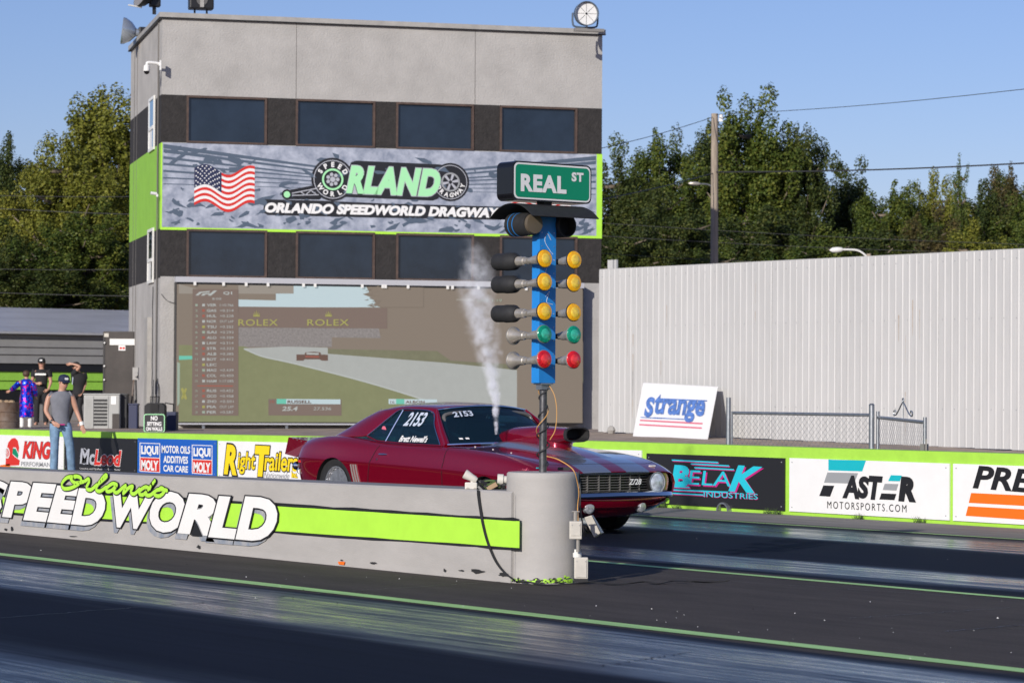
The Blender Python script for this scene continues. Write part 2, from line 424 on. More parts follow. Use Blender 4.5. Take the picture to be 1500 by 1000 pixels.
# ================================================================== FAR WALL with its signs
FWL = Frame((0, 22.6, 0))
def far_top(x):
    X = [-140, -45, -37, -28, -21.6, -10]; Z = [.70, .70, .74, .815, .815, .82]
    return float(np.interp(x, X, Z))
rt = thing('barrier_wall', 'long low lime green concrete wall carrying the sponsor signs', 'wall', (0, 22.6, 0))
mb = MB(); xs = [-140+i*2 for i in range(68)]
for x0, x1 in zip(xs[:-1], xs[1:]):
    z0, z1 = far_top(x0), far_top(x1)
    mb.add([(x0, 0, 0), (x1, 0, 0), (x1, 0, z1), (x0, 0, z0), (x0, .28, 0), (x1, .28, 0), (x1, .28, z1), (x0, .28, z0)],
           [(0, 1, 2, 3), (3, 2, 6, 7), (5, 4, 7, 6)])
mb.build('wall_body', 'lime', rt)
SGN = 'signs on the lime green wall'
def sign(name, label, uL, uR, m, z_top=.10, z_bot=.045, vL=None):
    """sheet between two pixel columns; heights follow the wall"""
    xL = FWL.hit(uL, 680, -.02)[0]; xR = FWL.hit(uR, 680, -.02)[0]
    r = FWL.root(name, label, 'sign', SGN)
    P = [(xL, z_bot), (xR, z_bot), (xR, far_top(xR)-z_top), (xL, far_top(xL)-z_top)]
    MB().prism(P, -.022, -.004).build('sign_panel', m, r)
    sc = MB()
    for x in (xL+.05, xR-.05):
        for z in (z_bot+.05, far_top(x)-z_top-.05): sc.cyl((x, -.022, z), (x, -.027, z), .008, n=6)
    struct(sc.build('screws', 'grey', r), 'stuff')
    return r
W = FWL
# helmet and KING'S
s = sign('wall_sign', "white sign with a red helmet and red KING'S PERFORMANCE lettering", -70, 93, 'sign_white')
Y = .024
shape_px('helmet_print', W, [(8, 682), (9, 660), (12, 648), (17, 642), (22, 641), (26, 645), (28, 655), (27, 664), (23, 655), (19, 655), (18, 665), (22, 669), (29, 674), (28, 681)], 'red', s, Y)
shape_px('visor_print', W, [(18, 664), (19, 656), (23, 657), (27, 666), (26, 671)], 'street_green', s, Y+.001)
mb = MB(); c0 = W.hit(12.5, 663); ring(mb, c0[0], c0[1], .075, .10, Y+.003)
for k in (-1, 0, 1): mb.add([(c0[0]+k*.035-.006, -Y-.003, c0[1]-.08), (c0[0]+k*.035+.006, -Y-.003, c0[1]-.08), (c0[0]+k*.035+.006, -Y-.003, c0[1]+.08), (c0[0]+k*.035-.006, -Y-.003, c0[1]+.08)], [(0, 1, 2, 3)])
mb.build('logo_print', 'sign_white', s)
shape_px('shade_print', W, [(0, 681), (14, 679), (15, 683), (0, 684)], 'orange', s, Y)
letters('lettering', "KING'S", W, (33, 671, 645, 86, 673), 'red', s, Y, bold=.045, shear=.25, outline=1, oamt=.02, omat='navy')
letters('lettering', "PERFORMANCE", W, (31, 682, 675.5, 84, 684), 'grey', s, Y, bold=.02)
# McLeod
s = sign('wall_sign', 'black sign with silver and red McLeod script next to the white helmet sign', 94, 200, 'sign_black')
mb = MB(); c0 = W.hit(125, 668); ring(mb, c0[0], c0[1], .125, .14, Y)
mb.build('ring_print', 'silver_print', s)
letters('lettering', "Mc", W, (117, 679, 656, 139, 681), 'silver_print', s, Y+.002, bold=.03, shear=.15, outline=1, oamt=.02)
letters('lettering', "Leod", W, (138, 681, 658, 178, 683), 'red', s, Y+.002, bold=.035, shear=.2, outline=1, oamt=.028, omat='sign_white')
letters('lettering', "Clutches and Flywheels for Every Need", W, (117, 687.5, 684.5, 176, 689.5), 'sign_white', s, Y, bold=.0)
# LIQUI MOLY
s = sign('wall_sign', 'blue LIQUI MOLY sign reading MOTOR OILS ADDITIVES CAR CARE', 201.5, 317, 'sign_blue', .09, .06)
for u0, v0 in ((204.5, 0), (281, 3.0)):
    P = [(u0, 648+v0*1), (u0+30, 649+v0), (u0+30, 692+v0), (u0, 690+v0)]
    shape_px('badge_print', W, P, 'sign_white', s, Y)
    shape_px('badge_blue', W, [(u0+1, 649+v0), (u0+29, 650+v0), (u0+29, 670+v0), (u0+1, 669+v0)], 'sign_blue', s, Y+.002)
    shape_px('badge_red', W, [(u0+1, 670+v0), (u0+29, 671+v0), (u0+29, 691+v0), (u0+1, 689+v0)], 'red', s, Y+.002)
    letters('lettering', "LIQUI", W, (u0+2.5, 667+v0, 652+v0, u0+27.5, 668+v0), 'sign_white', s, Y+.004, bold=.045)
    letters('lettering', "MOLY", W, (u0+2.5, 688+v0, 673+v0, u0+27.5, 689.5+v0), 'sign_white', s, Y+.004, bold=.045)
letters('lettering', "MOTOR OILS", W, (237, 663, 652, 278.5, 664.5), 'sign_white', s, Y, bold=.03)
letters('lettering', "ADDITIVES", W, (239.5, 677.5, 667, 275.5, 679), 'sign_white', s, Y, bold=.03)
letters('lettering', "CAR CARE", W, (239.5, 690, 680.5, 275.5, 692), 'sign_white', s, Y, bold=.03)
# RightTrailers
s = sign('wall_sign', 'white sign with tall yellow black-edged Right Trailers lettering behind the car tail', 319.5, 500, 'sign_white')
K = dict(m='yellow', parent=s, yo=Y, outline=1)
letters('lettering', "R", W, (328, 694, 650, 347, 696), 'yellow', s, Y+.004, bold=.05, shear=.2, outline=1, oamt=.045)
letters('lettering', "ight", W, (348, 693.5, 661, 374, 695), 'yellow', s, Y+.002, bold=.02, shear=.15, outline=1, oamt=.045)
letters('lettering', "T", W, (373, 697, 652, 395, 698.5), 'yellow', s, Y+.008, bold=.07, shear=.15, outline=1, oamt=.03)
letters('lettering', "railers", W, (387, 689, 661.5, 436, 690.5), 'yellow', s, Y+.002, bold=.02, shear=.15, outline=1, oamt=.045)
letters('lettering', "Inc.", W, (427, 699, 690, 436, 700), 'yellow', s, Y, bold=.05, outline=1, oamt=.04)
letters('lettering', "Nationwide", W, (386, 700, 690.5, 424, 701.5), 'grey', s, Y, shear=.4)
# white sign mostly behind the car
s = sign('wall_sign', 'plain white sign mostly hidden behind the car bonnet', 520, 939.5, 'sign_white', .10)
# BELAK
s = sign('wall_sign', 'black BELAK INDUSTRIES sign with cyan and pink lettering in front of the car nose', 947, 1149.3, 'sign_black', .135, .045)
for a, off, mt in ((Y, (2.2, 2.2), 'magenta'), (Y+.004, (0, 0), 'cyan')):
    ox, oy = off
    letters('lettering', "B", W, (983+ox, 712+oy, 680+oy, 1010+ox, 714+oy), mt, s, a, bold=.055, shear=.15)
    letters('lettering', "ELA", W, (1009+ox, 709+oy, 688+oy, 1070+ox, 712+oy), mt, s, a, bold=.0, shear=.1)
    letters('lettering', "K", W, (1067+ox, 719+oy, 680+oy, 1117+ox, 723+oy), mt, s, a, bold=.035, shear=.35)
    letters('lettering', "INDUSTRIES", W, (1031+ox*.4, 727+oy*.4, 719+oy*.4, 1110+ox*.4, 731+oy*.4), mt, s, a, bold=.005)
    mb = MB()
    for (u0, v0, u1, v1) in ((984, 672.5, 1052, 676), (1012, 678, 1068, 681), (1017, 683.5, 1075, 686.5), (985, 716, 1066, 719.5), (985, 721, 1030, 723.5), (987, 711.5, 1010, 712.5)):
        P = [W.hit(u+ox*.6, v+oy*.6, -a) for u, v in ((u0, v0), (u1, v1), (u1, v1+1.9), (u0, v0+1.9))]
        mb.add([(x, -a, z) for x, z in P], [(0, 1, 2, 3)])
    mb.build('stripe_print', mt, s)
# FASTER
s = sign('wall_sign', 'white FASTER MOTORSPORTS.COM sign with turquoise and grey bars', 1156.5, 1390.8, 'sign_white', .13, .045)
shape_px('bar_print', W, [(1213.5, 672.5), (1268.5, 673.5), (1264, 690), (1214, 690)][0:1]+[(1220, 673), (1268.5, 674), (1263, 690), (1213.5, 688.5)], 'teal', s, Y)
shape_px('bar_print', W, [(1212, 691.5), (1257, 692.5), (1251, 708), (1207, 706.5)], 'grey', s, Y)
shape_px('bar_print', W, [(1206, 710.5), (1222, 711), (1216, 727), (1200, 726)], 'sign_black', s, Y)
letters('lettering', "A", W, (1234, 729, 695, 1259, 731), 'sign_black', s, Y, bold=.05, shear=.12)
letters('lettering', "S", W, (1256, 729, 696, 1273, 731), 'sign_black', s, Y+.002, bold=.06, shear=.15)
letters('lettering', "T", W, (1272, 731, 696, 1293, 732.5), 'sign_black', s, Y+.004, bold=.06, shear=.2)
letters('lettering', "R", W, (1316, 733.5, 697, 1342, 735.5), 'sign_black', s, Y+.004, bold=.07, shear=.15)
shape_px('bar_print', W, [(1305, 695.5), (1321, 696), (1318, 704.5), (1301, 704)], 'teal', s, Y+.002)
shape_px('bar_print', W, [(1296, 708), (1316, 708.5), (1313, 718), (1293, 717)], 'grey', s, Y+.002)
shape_px('bar_print', W, [(1291, 722), (1313, 723), (1310, 732), (1288, 731)], 'sign_black', s, Y+.002)
letters('lettering', "MOTORSPORTS.COM", W, (1212, 744, 733.5, 1328, 750), 'sign_black', s, Y, spacing=1.35)
# PRE...
s = sign('wall_sign', 'white sign with black PRE lettering over two orange bars at the right edge', 1396.2, 1600, 'sign_white', .13, .045)
letters('lettering', "PRE", W, (1425, 714.5, 681, 1515, 722), 'sign_black', s, Y, bold=.03, shear=.25)
shape_px('bar_print', W, [(1422.5, 721.5), (1580, 729), (1580, 745), (1419, 736)], 'orange', s, Y)
shape_px('bar_print', W, [(1418, 741), (1580, 750), (1580, 766), (1414.5, 755)], 'orange', s, Y)
# half-pipe drain at the wall foot
p = gnd(1070, 748)
o = MB(); P = [(.11*cos(radians(a)), .11*sin(radians(a))) for a in range(0, 181, 20)]; Q = [(.09*cos(radians(a)), .09*sin(radians(a))) for a in range(180, -1, -20)]
o.prism([(p.x+a, b) for a, b in P+Q], p.y-.14, 22.598)
tag(o.build('drain_pipe', 'galv'), 'small half round metal drain pipe at the foot of the lime wall', 'pipe')
# small weeds at the wall foot
wd = MB()
for u, v in ((1008, 742), (1040, 741), (1165, 751), (1385, 764), (1042, 743), (1170, 752), (1290, 759)):
    p = gnd(u, v)
    for k in range(26):
        a = random.uniform(0, 2*pi); l = random.uniform(.03, .09); q = (p.x+random.uniform(-.06, .06), 22.55+random.uniform(-.05, .03))
        wd.add([(q[0], q[1], 0), (q[0]+.012, q[1], 0), (q[0]+l*cos(a)*.5, q[1]+l*sin(a)*.5, l)], [(0, 1, 2)])
defm('weed', (.07, .12, .03), .7, var=.3)
struct(wd.build('weeds', 'weed'), 'stuff')

# ================================================================== MEDIAN WALL
MW = Frame((0, 12.82, 0))
def med_top(x): return float(np.interp(x, [-60, -25.5, -21.4, -16.9], [.62, .64, .672, .705]))
r = thing('median_wall', 'grey concrete wall between the lanes painted SPEED WORLD', 'wall', (-30, 12.82, 0))
mb = MB(); xs = [-90, -60]+[-45+i*1.0 for i in range(28)]+[-16.79]; o_ = 30
for x0, x1 in zip(xs[:-1], xs[1:]):
    z0, z1 = med_top(x0), med_top(x1)
    V = []
    for x, z in ((x0, z0), (x1, z1)): V += [(x+o_, -.030, 0), (x+o_, -.027, .05), (x+o_, -.026, z-.015), (x+o_, -.008, z), (x+o_, .42, z), (x+o_, .44, 0)]
    mb.add(V, [(k, 6+k, 7+k, k+1) for k in (0, 1, 2)]+[(4, 10, 11, 5)], 0); mb.add(V, [(3, 9, 10, 4)], 1)
V = [(-16.79+o_, y, z) for y, z in ((-.030, 0), (-.027, .05), (-.026, .69), (-.008, .705), (.42, .705), (.44, 0))]; mb.add(V, [(0, 5, 4, 3, 2, 1)])
mb.build('wall_body', ['concrete', 'concrete_top'], r)
MWR = Frame((-30, 12.82, 0)); W = MWR
Y = .0325
def band_px(name, A, B, m, yo, jag=0.0, xl=-60):
    """band between two image lines A=(u,v,u,v) top and B bottom, extended leftwards along the wall"""
    a0 = W.hit(A[0], A[1], -yo); a1 = W.hit(A[2], A[3], -yo); b0 = W.hit(B[0], B[1], -yo); b1 = W.hit(B[2], B[3], -yo)
    n = 90; V = []
    for i in range(n+1):
        x = a1[0]+(xl+o_-a1[0])*(i/n)**1.4
        zt = a0[1]+(a1[1]-a0[1])*(x-a0[0])/(a1[0]-a0[0]); zb = b0[1]+(b1[1]-b0[1])*(x-b0[0])/(b1[0]-b0[0])
        V += [(x, -yo, zt+random.uniform(-jag, jag)), (x, -yo, zb+random.uniform(-jag, jag))]
    return MB().add(V, [(2*i, 2*i+1, 2*i+3, 2*i+2) for i in range(n)]).build(name, m, r)
defm('lime_paint', (.42, .78, .06), .5, var=.05, vscale=3)
defm('old_shadow', (.20, .235, .29), .8, col2=(.38, .375, .37), vscale=9)
band_px('black_edge', (406, 736.5, 761, 759), (406, 742, 761, 764.5), 'sign_black', Y-.002, .006)
band_px('black_edge', (395, 775, 761, 801), (395, 780, 761, 806), 'sign_black', Y-.002, .006)
band_px('green_stripe', (406, 741, 761, 763), (395, 776.5, 761, 802), 'lime_paint', Y, .002)
for kk_, (ch, uL, uR, vt, vb) in enumerate((('S', -44, 11, 702, 755.5), ('P', 3, 47, 705, 758.5), ('E', 34, 86, 707, 763.5), ('E', 69, 121, 711, 766.5), ('D', 104, 154, 715, 769.5), ('W', 165, 228, 720, 774), ('O', 219, 271, 719, 780), ('R', 260, 319, 723, 783), ('L', 305, 350, 726, 788), ('D', 345, 406, 727, 792))):
    def q_(du, dv): return (uL+du, vb-.045*(uR-uL)+dv, vt-.045*(uR-uL)*.6+dv, uR+du, vb+.045*(uR-uL)+dv)
    letters('drop_shadow', ch, W, q_(-4, 8), 'old_shadow', r, Y+.002, bold=.05, shear=.25)
    letters('lettering', ch, W, q_(0, 0), 'white', r, Y+.004+.0013*kk_, bold=.055, shear=.25, outline=1, oamt=.026, omat='sign_black', dz=.001)

# hand painted script "Orlando"
def script_px(path): return [W.hit(u, v, -.04) for u, v in path]
strokes = [[(112, 700), (100, 701), (92, 710), (95, 717), (106, 716), (118, 709), (120, 702), (112, 699), (105, 703), (112, 709), (124, 707)],
           [(126, 706), (131, 703), (132, 707), (128, 716), (134, 719), (142, 713)],
           [(142, 713), (152, 705), (158, 699), (155, 698), (147, 708), (142, 718), (148, 721), (157, 715)],
           [(172, 711), (166, 710), (158, 716), (158, 721), (165, 720), (173, 711), (168, 720), (173, 723), (181, 716)],
           [(181, 716), (186, 713), (182, 724), (190, 716), (196, 714), (193, 722), (198, 725), (206, 718)],
           [(221, 717), (214, 715), (206, 721), (207, 726), (214, 724), (228, 706), (222, 714), (215, 725), (221, 727), (229, 721)],
           [(238, 718), (230, 720), (228, 726), (235, 728), (242, 722), (240, 717), (236, 717), (246, 720)]]
mo = MB(); mi_ = MB()
for st in strokes:
    P = script_px([(u, v-2) for u, v in st]); ribbon(mo, P, .058, Y+.017, 5); ribbon(mi_, P, .037, Y+.019, 5)
oo = mi_.build('script_lettering', 'lime_paint', r); mo.build('script_outline', 'sign_black', oo)
# worn lower edge: lime residue and chipped black patches
defm('chip', (.02, .02, .02), .8); defm('lime_wear', (.42, .52, .16), .8, col2=(.38, .37, .32), vscale=7)
mb = MB(); n = 240; V = []
for i in range(n+1):
    x = -13.1+o_-17.0-.0+(-(i/n)*28); hgt = .012+.03*abs(math.sin(i*.37)*math.sin(i*.11+1))+random.uniform(0, .012)
    V += [(x, -Y-.006, .002), (x, -Y-.004, .002+hgt)]
mb.add(V, [(2*i, 2*i+1, 2*i+3, 2*i+2) for i in range(n)]); mb.build('worn_edge', 'lime_wear', r)
mb = MB()
for (u, v, wx, hx) in ((699, 836, 28, 7), (737, 841, 20, 7), (651, 835, 5, 6), (676, 835, 9, 3), (546, 824, 14, 3), (500, 820, 4, 3), (291, 800, 7, 7), (107, 785, 12, 1.5), (8, 775, 5, 5), (17, 774, 4, 8), (30, 753, 7, 3)):
    P = []
    for k in range(14):
        a = 2*pi*k/14; f = random.uniform(.45, 1.1); P.append(W.hit(u+wx*.5*cos(a)*f, v+hx*.5*sin(a)*f, -Y-.008))
    mb.add([(x, -Y-.008, z) for x, z in P], [tuple(range(14))])
mb.build('chipped_patch', 'chip', r)
shape_px('orange_mark', W, [(495, 822), (505, 822), (504, 827), (496, 826)], 'orange', r, Y+.009)
x_ = W.hit(757, 780)[0]; MB().add([(x_-.002, -.0305, .0), (x_+.002, -.0305, .0), (x_+.002, -.0275, .69), (x_-.002, -.0275, .69)], [(0, 1, 2, 3)]).build('expansion_joint', 'joint', r)

# ------------------------------------------------------------------ concrete pillar at the wall end
PX, PY = -16.79, 13.10
r = thing('concrete_pillar', 'round grey concrete pillar at the wall end under the starting lights', 'pillar', (PX, PY, 0))
mb = MB(); prof = [(0, .292), (.03, .286), (.80, .282), (.838, .28), (.85, .27)]
mb.lathe((0, 0, 0), (0, 0, 1), prof, 56); mb.build('pillar_body', 'concrete', r, smooth=True)
mb = MB(); mg = MB()
for k in range(150):
    a = random.uniform(-2.75, .3); z = random.uniform(0.0, .05)*random.random()**.5; rr = .2965 if k % 2 else .2975
    w_ = random.uniform(.006, .03); h_ = random.uniform(.004, .018)
    tgt = mb if random.random() < .55 else mg
    tgt.add([(rr*cos(a+dx*w_/rr), rr*sin(a+dx*w_/rr), z+.003+dz*h_) for dx, dz in ((-1, 0), (-.3, -.6 if z > .012 else 0), (1, .1), (.4, 1), (-.5, .9))], [(0, 1, 2, 3, 4)])
mb.build('chipped_paint', 'chip', r); mg.build('lime_paint_fleck', 'lime_paint', r)
mb = MB()
for z in ():
    for k in range(40):
        a0 = -pi+k*pi/40; mb.add([(.2855*cos(a), .2855*sin(a), z+dz+.004*sin(9*a)) for a, dz in ((a0, 0), (a0+pi/40, 0), (a0+pi/40, .0025), (a0, .0025))], [(0, 1, 2, 3)])


# ------------------------------------------------------------------ starting lights ("tree")
defm('dark_steel', (.10, .10, .105), .45, metal=.6, var=.4, vscale=30)
r = thing('starting_light_tree', 'blue drag race starting light tree on the concrete pillar under a REAL ST sign', 'starting lights', (PX, PY, .85))
defm('tree_blue', (.015, .22, .62), .45, var=.06, vscale=6)
defm('lens_amber', (.85, .42, .005), .12, coat=1, var=.16, vscale=10, bump=.2, bscale=60); defm('lens_green', (.0, .26, .15), .12, coat=1, var=.3, vscale=14, bump=.3, bscale=60)
defm('lens_red', (.62, .006, .012), .12, coat=1, var=.3, vscale=14, bump=.3, bscale=60)
defm('lens_amber_core', (.95, .60, .06), .10, coat=1, var=.25, vscale=40); defm('lens_green_core', (.04, .45, .30), .10, coat=1, var=.3, vscale=40); defm('lens_red_core', (.85, .04, .04), .10, coat=1, var=.3, vscale=40)  # brighter lens colours, imitating the bulb's reflection
defm('lamp_metal', (.48, .44, .38), .35, metal=.55, var=.12, vscale=20); defm('bracket_metal', (.33, .31, .28), .5, metal=.5)
def tz(v): return (850-v)/188.0-.85+.012          # height above the pillar top from the photo row at this distance
def tree_z(u, v): 
    d = ray(u, v); t = (PY-CAM.y)/d.y; return (CAM+d*t).z-.85
MB().cyl((0, 0, 0), (0, 0, tree_z(800, 562)), .030, n=16).build('pole', 'dark_steel', r, smooth=True)
z0 = tree_z(800, 561); z1 = tree_z(800, 318)
CW, CD = .0475, .0825
mb = MB().box((-CW, -CD, z0), (CW, CD, z1)); mb.build('column', 'tree_blue', r, bevel=.004)
MB().box((-.035, -.045, z0-.05), (.035, .045, z0)).box((-.055, -.055, z0-.012), (.055, .055, z0)).build('mount', 'galv', r)
sb = MB()
for z in [z0+.12+i*.105 for i in range(11)]:
    for y in (-.06, .06): sb.cyl((CW, y, z), (CW+.003, y, z), .004, n=6)
sb.build('screws', 'steel', r)
sg = MB()
def scr(P, wd=.004):
    P = catmull([(CW+.001, y, z) for y, z in P], 6)
    for a, b in zip(P[:-1], P[1:]): sg.tube([a, b], wd/2, 3)
scr([(.03, z1-.18), (-.01, z1-.13), (-.03, z1-.19), (.02, z1-.26), (.05, z1-.29)]); scr([(-.03, z1-.40), (0, z1-.37), (-.02, z1-.44), (.03, z1-.46)]); scr([(-.02, z1-.62), (.02, z1-.58), (-.01, z1-.66), (.05, z1-.68)])
sg.build('marker_scribble', 'sign_white', r)
rows = [('lens_amber', 380), ('lens_amber', 413.5), ('lens_amber', 456.5), ('lens_green', 489), ('lens_red', 525.5)]
for k, (lm, v) in enumerate(rows):
    zz = tree_z(798, v+3)
    for sy in (-1, 1):
        y = sy*.145
        box_part('bracket', 'tree_blue' if sy < 0 else 'black', r, (-.018, min(sy*CD, sy*.135), zz-.02), (.018, max(sy*CD, sy*.135), zz+.02), .003)
        for sx in ((1, -1) if sy < 0 else (1,)):
            tilt = Vector((sx, -.03 if sx > 0 else .0, .055 if sx > 0 else -.01*sx)).normalized(); p = Vector((0, y, zz))
            # socket and ribbed reflector of the lamp
            lamp = MB().lathe(p+tilt*.005, tilt, ([(0, .014), (.004, .026), (.045, .028), (.05, .034), (.135, .038), (.15, .045), (.16, .046), (.17, .046)] if (sx < 0 and k < 3) else [(0, .014), (.004, .026), (.045, .028), (.05, .033), (.105, .037), (.11, .037), (.155, .050), (.18, .063), (.195, .068)]), 24)
            for q in range(8):
                a = 2*pi*q/8; e = tilt.orthogonal().normalized(); f = tilt.cross(e); dvec = e*cos(a)+f*sin(a)
                lamp.tube([p+tilt*.065+dvec*.030, p+tilt*.115+dvec*.036], .003, 4)
            hs = lamp.build('lamp', 'lamp_metal', r, smooth=True)
            if sx > 0 or k >= 3:
                MB().lathe(p+tilt*.205, tilt, [(-.010, .066), (.000, .0685), (.007, .064), (.012, .046), (.014, .022), (.015, .002)], 28).build('lens', lm, hs, smooth=True); MB().lathe(p+tilt*.205, tilt, [(.0135, .040), (.0165, .034), (.018, .015), (.0182, .002)], 20).build('lens_glow', lm+'_core', hs, smooth=True)  # inner disc paints a bulb glow onto the lens by colour
                MB().lathe(p+tilt*.199, tilt, [(-.012, .067), (-.008, .0715), (.002, .0715), (.004, .0685)], 28).build('rim', 'rubber' if lm == 'lens_amber' else 'bracket_metal', hs, smooth=True)
            if sx < 0 and k < 3:
                MB().lathe(p+tilt*.14, tilt, [(.0, .047), (.03, .056), (.05, .069), (.15, .071), (.152, .067), (.27, .067), (.272, .062), (.08, .058)], 24).build('hood', 'rubber', hs, smooth=True)
defm('cardboard_tan', (.15, .12, .085), .5, metal=.3)
# staging lamps under the visor
zz = tree_z(765, 332)
for sy in (-1, 1):
    p = Vector((-.05, sy*.165, zz)); st = MB().lathe(p, (-1, 0, 0) if sy < 0 else (1, 0, 0), [(-.12, .05), (-.11, .088), (.0, .092), (.13, .092), (.135, .080), (.05, .075), (.049, .001)], 28).build('stage_lamp', 'rubber', r, smooth=True)
    if sy < 0:
        mb = MB()
        for dx in (.03, .085): mb.lathe(p+Vector((-dx, 0, 0)), (1, 0, 0), [(-.003, .092), (-.003, .094), (.003, .094), (.003, .092)], 28)
        mb.build('blue_band', 'tree_blue', st, smooth=True)
        MB().lathe(p+Vector((.10, 0, 0)), (1, 0, 0), [(.0, .078), (.045, .076), (.047, .06), (.048, .002)], 20).build('reflector_back', 'cardboard_tan', st, smooth=True)
# curved black visor
zv = tree_z(750, 304); mb = MB(); n = 18; V = []
for k in range(n+1):
    t = -1+2*k/n; x = .27*t; z = zv-.105*abs(t)**2.2
    V += [(x, -.33, z), (x, .33, z), (x, -.33, z-.006), (x, .33, z-.006)]
mb.add(V, [(4*k, 4*k+1, 4*k+5, 4*k+4) for k in range(n)]+[(4*k+2, 4*k+6, 4*k+7, 4*k+3) for k in range(n)]+[(4*k, 4*k+4, 4*k+6, 4*k+2) for k in range(n)]+[(4*k+1, 4*k+3, 4*k+7, 4*k+5) for k in range(n)]+[(0, 2, 3, 1), (4*n, 4*n+1, 4*n+3, 4*n+2)])
mb.build('visor', 'rubber', r, smooth=True)
# street name box
TF = Frame((PX+.10, PY, .85), pi/2)      # face towards +x: local x runs along +y
zb_ = tree_z(810, 296)+.0; zt_ = tree_z(810, 239)+.0
MB().box((-.045, -.04, zv-.02), (.045, .04, zb_)).build('sign_neck', 'black', r)
bx = MB(); P = roundrect(-.39, zb_, .39, zt_, .05, 6); n = len(P)
bx.add([(.10, y, z) for y, z in P]+[(-.10, y, z) for y, z in P], [tuple(range(n)), tuple(range(2*n-1, n-1, -1))]+[(k, n+k, n+(k+1) % n, (k+1) % n) for k in range(n)])
sgb = bx.build('sign_box', 'black_gloss', r)
def face_x(name, P, x, m, par): return MB().add([(x, y, z) for y, z in P], [tuple(range(len(P)))]).build(name, m, par)
face_x('sign_face', roundrect(-.378, zb_+.012, .378, zt_-.012, .042), .102, 'sign_white', sgb)
face_x('green_panel', roundrect(-.364, zb_+.025, .364, zt_-.025, .034), .104, 'street_green', sgb)
def face_text(s, y0, y1, z0, z1, x, bold):
    V, F = text_mesh(s, bold, 0.0, 1.12); bb = bbox(V)
    MB().add([(x, y0+(a-bb[0])/(bb[2]-bb[0])*(y1-y0), z0+(b-bb[1])/(bb[3]-bb[1])*(z1-z0)) for a, b in V], F).build('lettering', 'sign_white', sgb)
H_ = zt_-zb_
face_text("REAL", -.315, .135, zb_+H_*.23, zb_+H_*.68, .107, .048); face_text("ST", .185, .305, zb_+H_*.56, zb_+H_*.80, .107, .05)
# cables wound round the pole
def wound(name, m, ph, off, rr, z0_, z1_, turns):
    P = [( (.036+off+.01*sin(7*t))*cos(ph+turns*2*pi*t), (.036+off+.01*sin(5*t))*sin(ph+turns*2*pi*t), z0_+(z1_-z0_)*t) for t in [i/70 for i in range(71)]]
    MB().tube(P, rr, 5).build(name, m, r, smooth=True)
wound('black_cable', 'wire', .4, .004, .006, .05, z0-.02, 4.2); wound('yellow_cable', 'cable_orange', 2.0, .006, .0035, .22, z0-.03, 1.4)
MB().tube(catmull([(.04, .03, z0-.02), (.08, .05, z0-.10), (.095, .06, z0-.22), (.09, .05, z0-.36), (.05, .03, z0-.44)], 8), .0035, 5).build('yellow_cable', 'cable_orange', r, smooth=True)

# ------------------------------------------------------------------ fittings on the pillar and wall
RZ = atan2(R0.y, R0.x)
defm('box_beige', (.52, .49, .43), .5, var=.08, vscale=12); defm('sensor_cream', (.62, .59, .53), .5)
def cam_frame(u, v, D, name, label, cat, group=None):
    p = at_d(u, v, D); return thing(name, label, cat, tuple(p), RZ, group)
SPX = 21.2/PXF        # metres per photo pixel at the pillar
def junction(u0, v0, u1, v1, D, name, label, m='white_frame', dark=True):
    r = cam_frame((u0+u1)/2, v1, D, name, label, 'electrical box')
    w_ = (u1-u0)*SPX; h_ = (v1-v0)*SPX
    MB().box((-w_/2, -.035, h_*.14 if dark else 0), (w_/2, .04, h_)).build('housing', m, r, bevel=.008)
    MB().box((-w_/2+.012, -.041, h_*.2), (w_/2-.012, -.036, h_-.015)).build('cover', m, r, bevel=.002)
    if dark: MB().box((-w_/2, -.035, 0), (w_/2, .04, h_*.138)).build('black_base', 'black', r)
    sc = MB()
    for x in (-w_/2+.02, w_/2-.02): sc.cyl((x, -.041, h_-.03), (x, -.045, h_-.03), .004, n=6)
    sc.build('screws', 'grey', r)
    return r, w_, h_
r1, w_, h_ = junction(834, 763, 852, 789, 20.95, 'junction_box', 'small pale electrical box high on the right of the pillar', m='box_beige', dark=False)
MB().cyl((0.0, .0, h_), (0.0, 0, h_+.07), .017, n=10).cyl((-.03, 0, h_+.072), (.03, 0, h_+.072), .006, n=8).build('conduit_top', 'bracket_metal', r1)
MB().cyl((.02, .0, 0), (.02, 0, -.10), .015, n=10).build('conduit', 'bracket_metal', r1)
r1, w_, h_ = junction(841, 816, 861, 852, 21.0, 'junction_box', 'white electrical box with black base on the ground beside the pillar', m='box_beige')
MB().cyl((-.03, 0, h_), (-.03, 0, h_+.035), .034, n=12).cyl((-.03, 0, h_+.035), (-.03, 0, h_+.06), .024, n=12).build('conduit_cap', 'white_frame', r1)
r1 = cam_frame(868, 776, 21.3, 'flood_light', 'beige flood light hanging tilted off the right side of the pillar', 'lamp')
mb = MB().add([(-.07, -.06, .10), (-.01, -.08, .12), (.06, -.06, -.02), (.01, -.05, -.055), (-.06, .06, .09), (.0, .06, .115), (.085, .06, -.025), (.03, .06, -.06)],
              [(0, 3, 2, 1), (4, 5, 6, 7), (0, 1, 5, 4), (1, 2, 6, 5), (2, 3, 7, 6), (3, 0, 4, 7)])
mb.build('housing', 'box_beige', r1, bevel=.006)
MB().add([(-.005, -.083, .118), (.064, -.063, -.018), (.09, .055, -.022), (.004, .055, .118)], [(0, 1, 2, 3)]).build('glass', 'grey', r1)
MB().tube([(-.10, .0, .02), (-.06, 0, .03), (-.03, .0, .0)], .012, 6).build('bracket', 'black', r1)
def cable(name, label, pts, rad, m, cat='cable'):
    P = catmull([tuple(p) for p in pts], 8); p0 = P[-1]
    o = MB().tube([p-p0 for p in P], rad, 6).build(name, m, smooth=True); o.location = p0
    return tag(o, label, cat)
D = 21.1
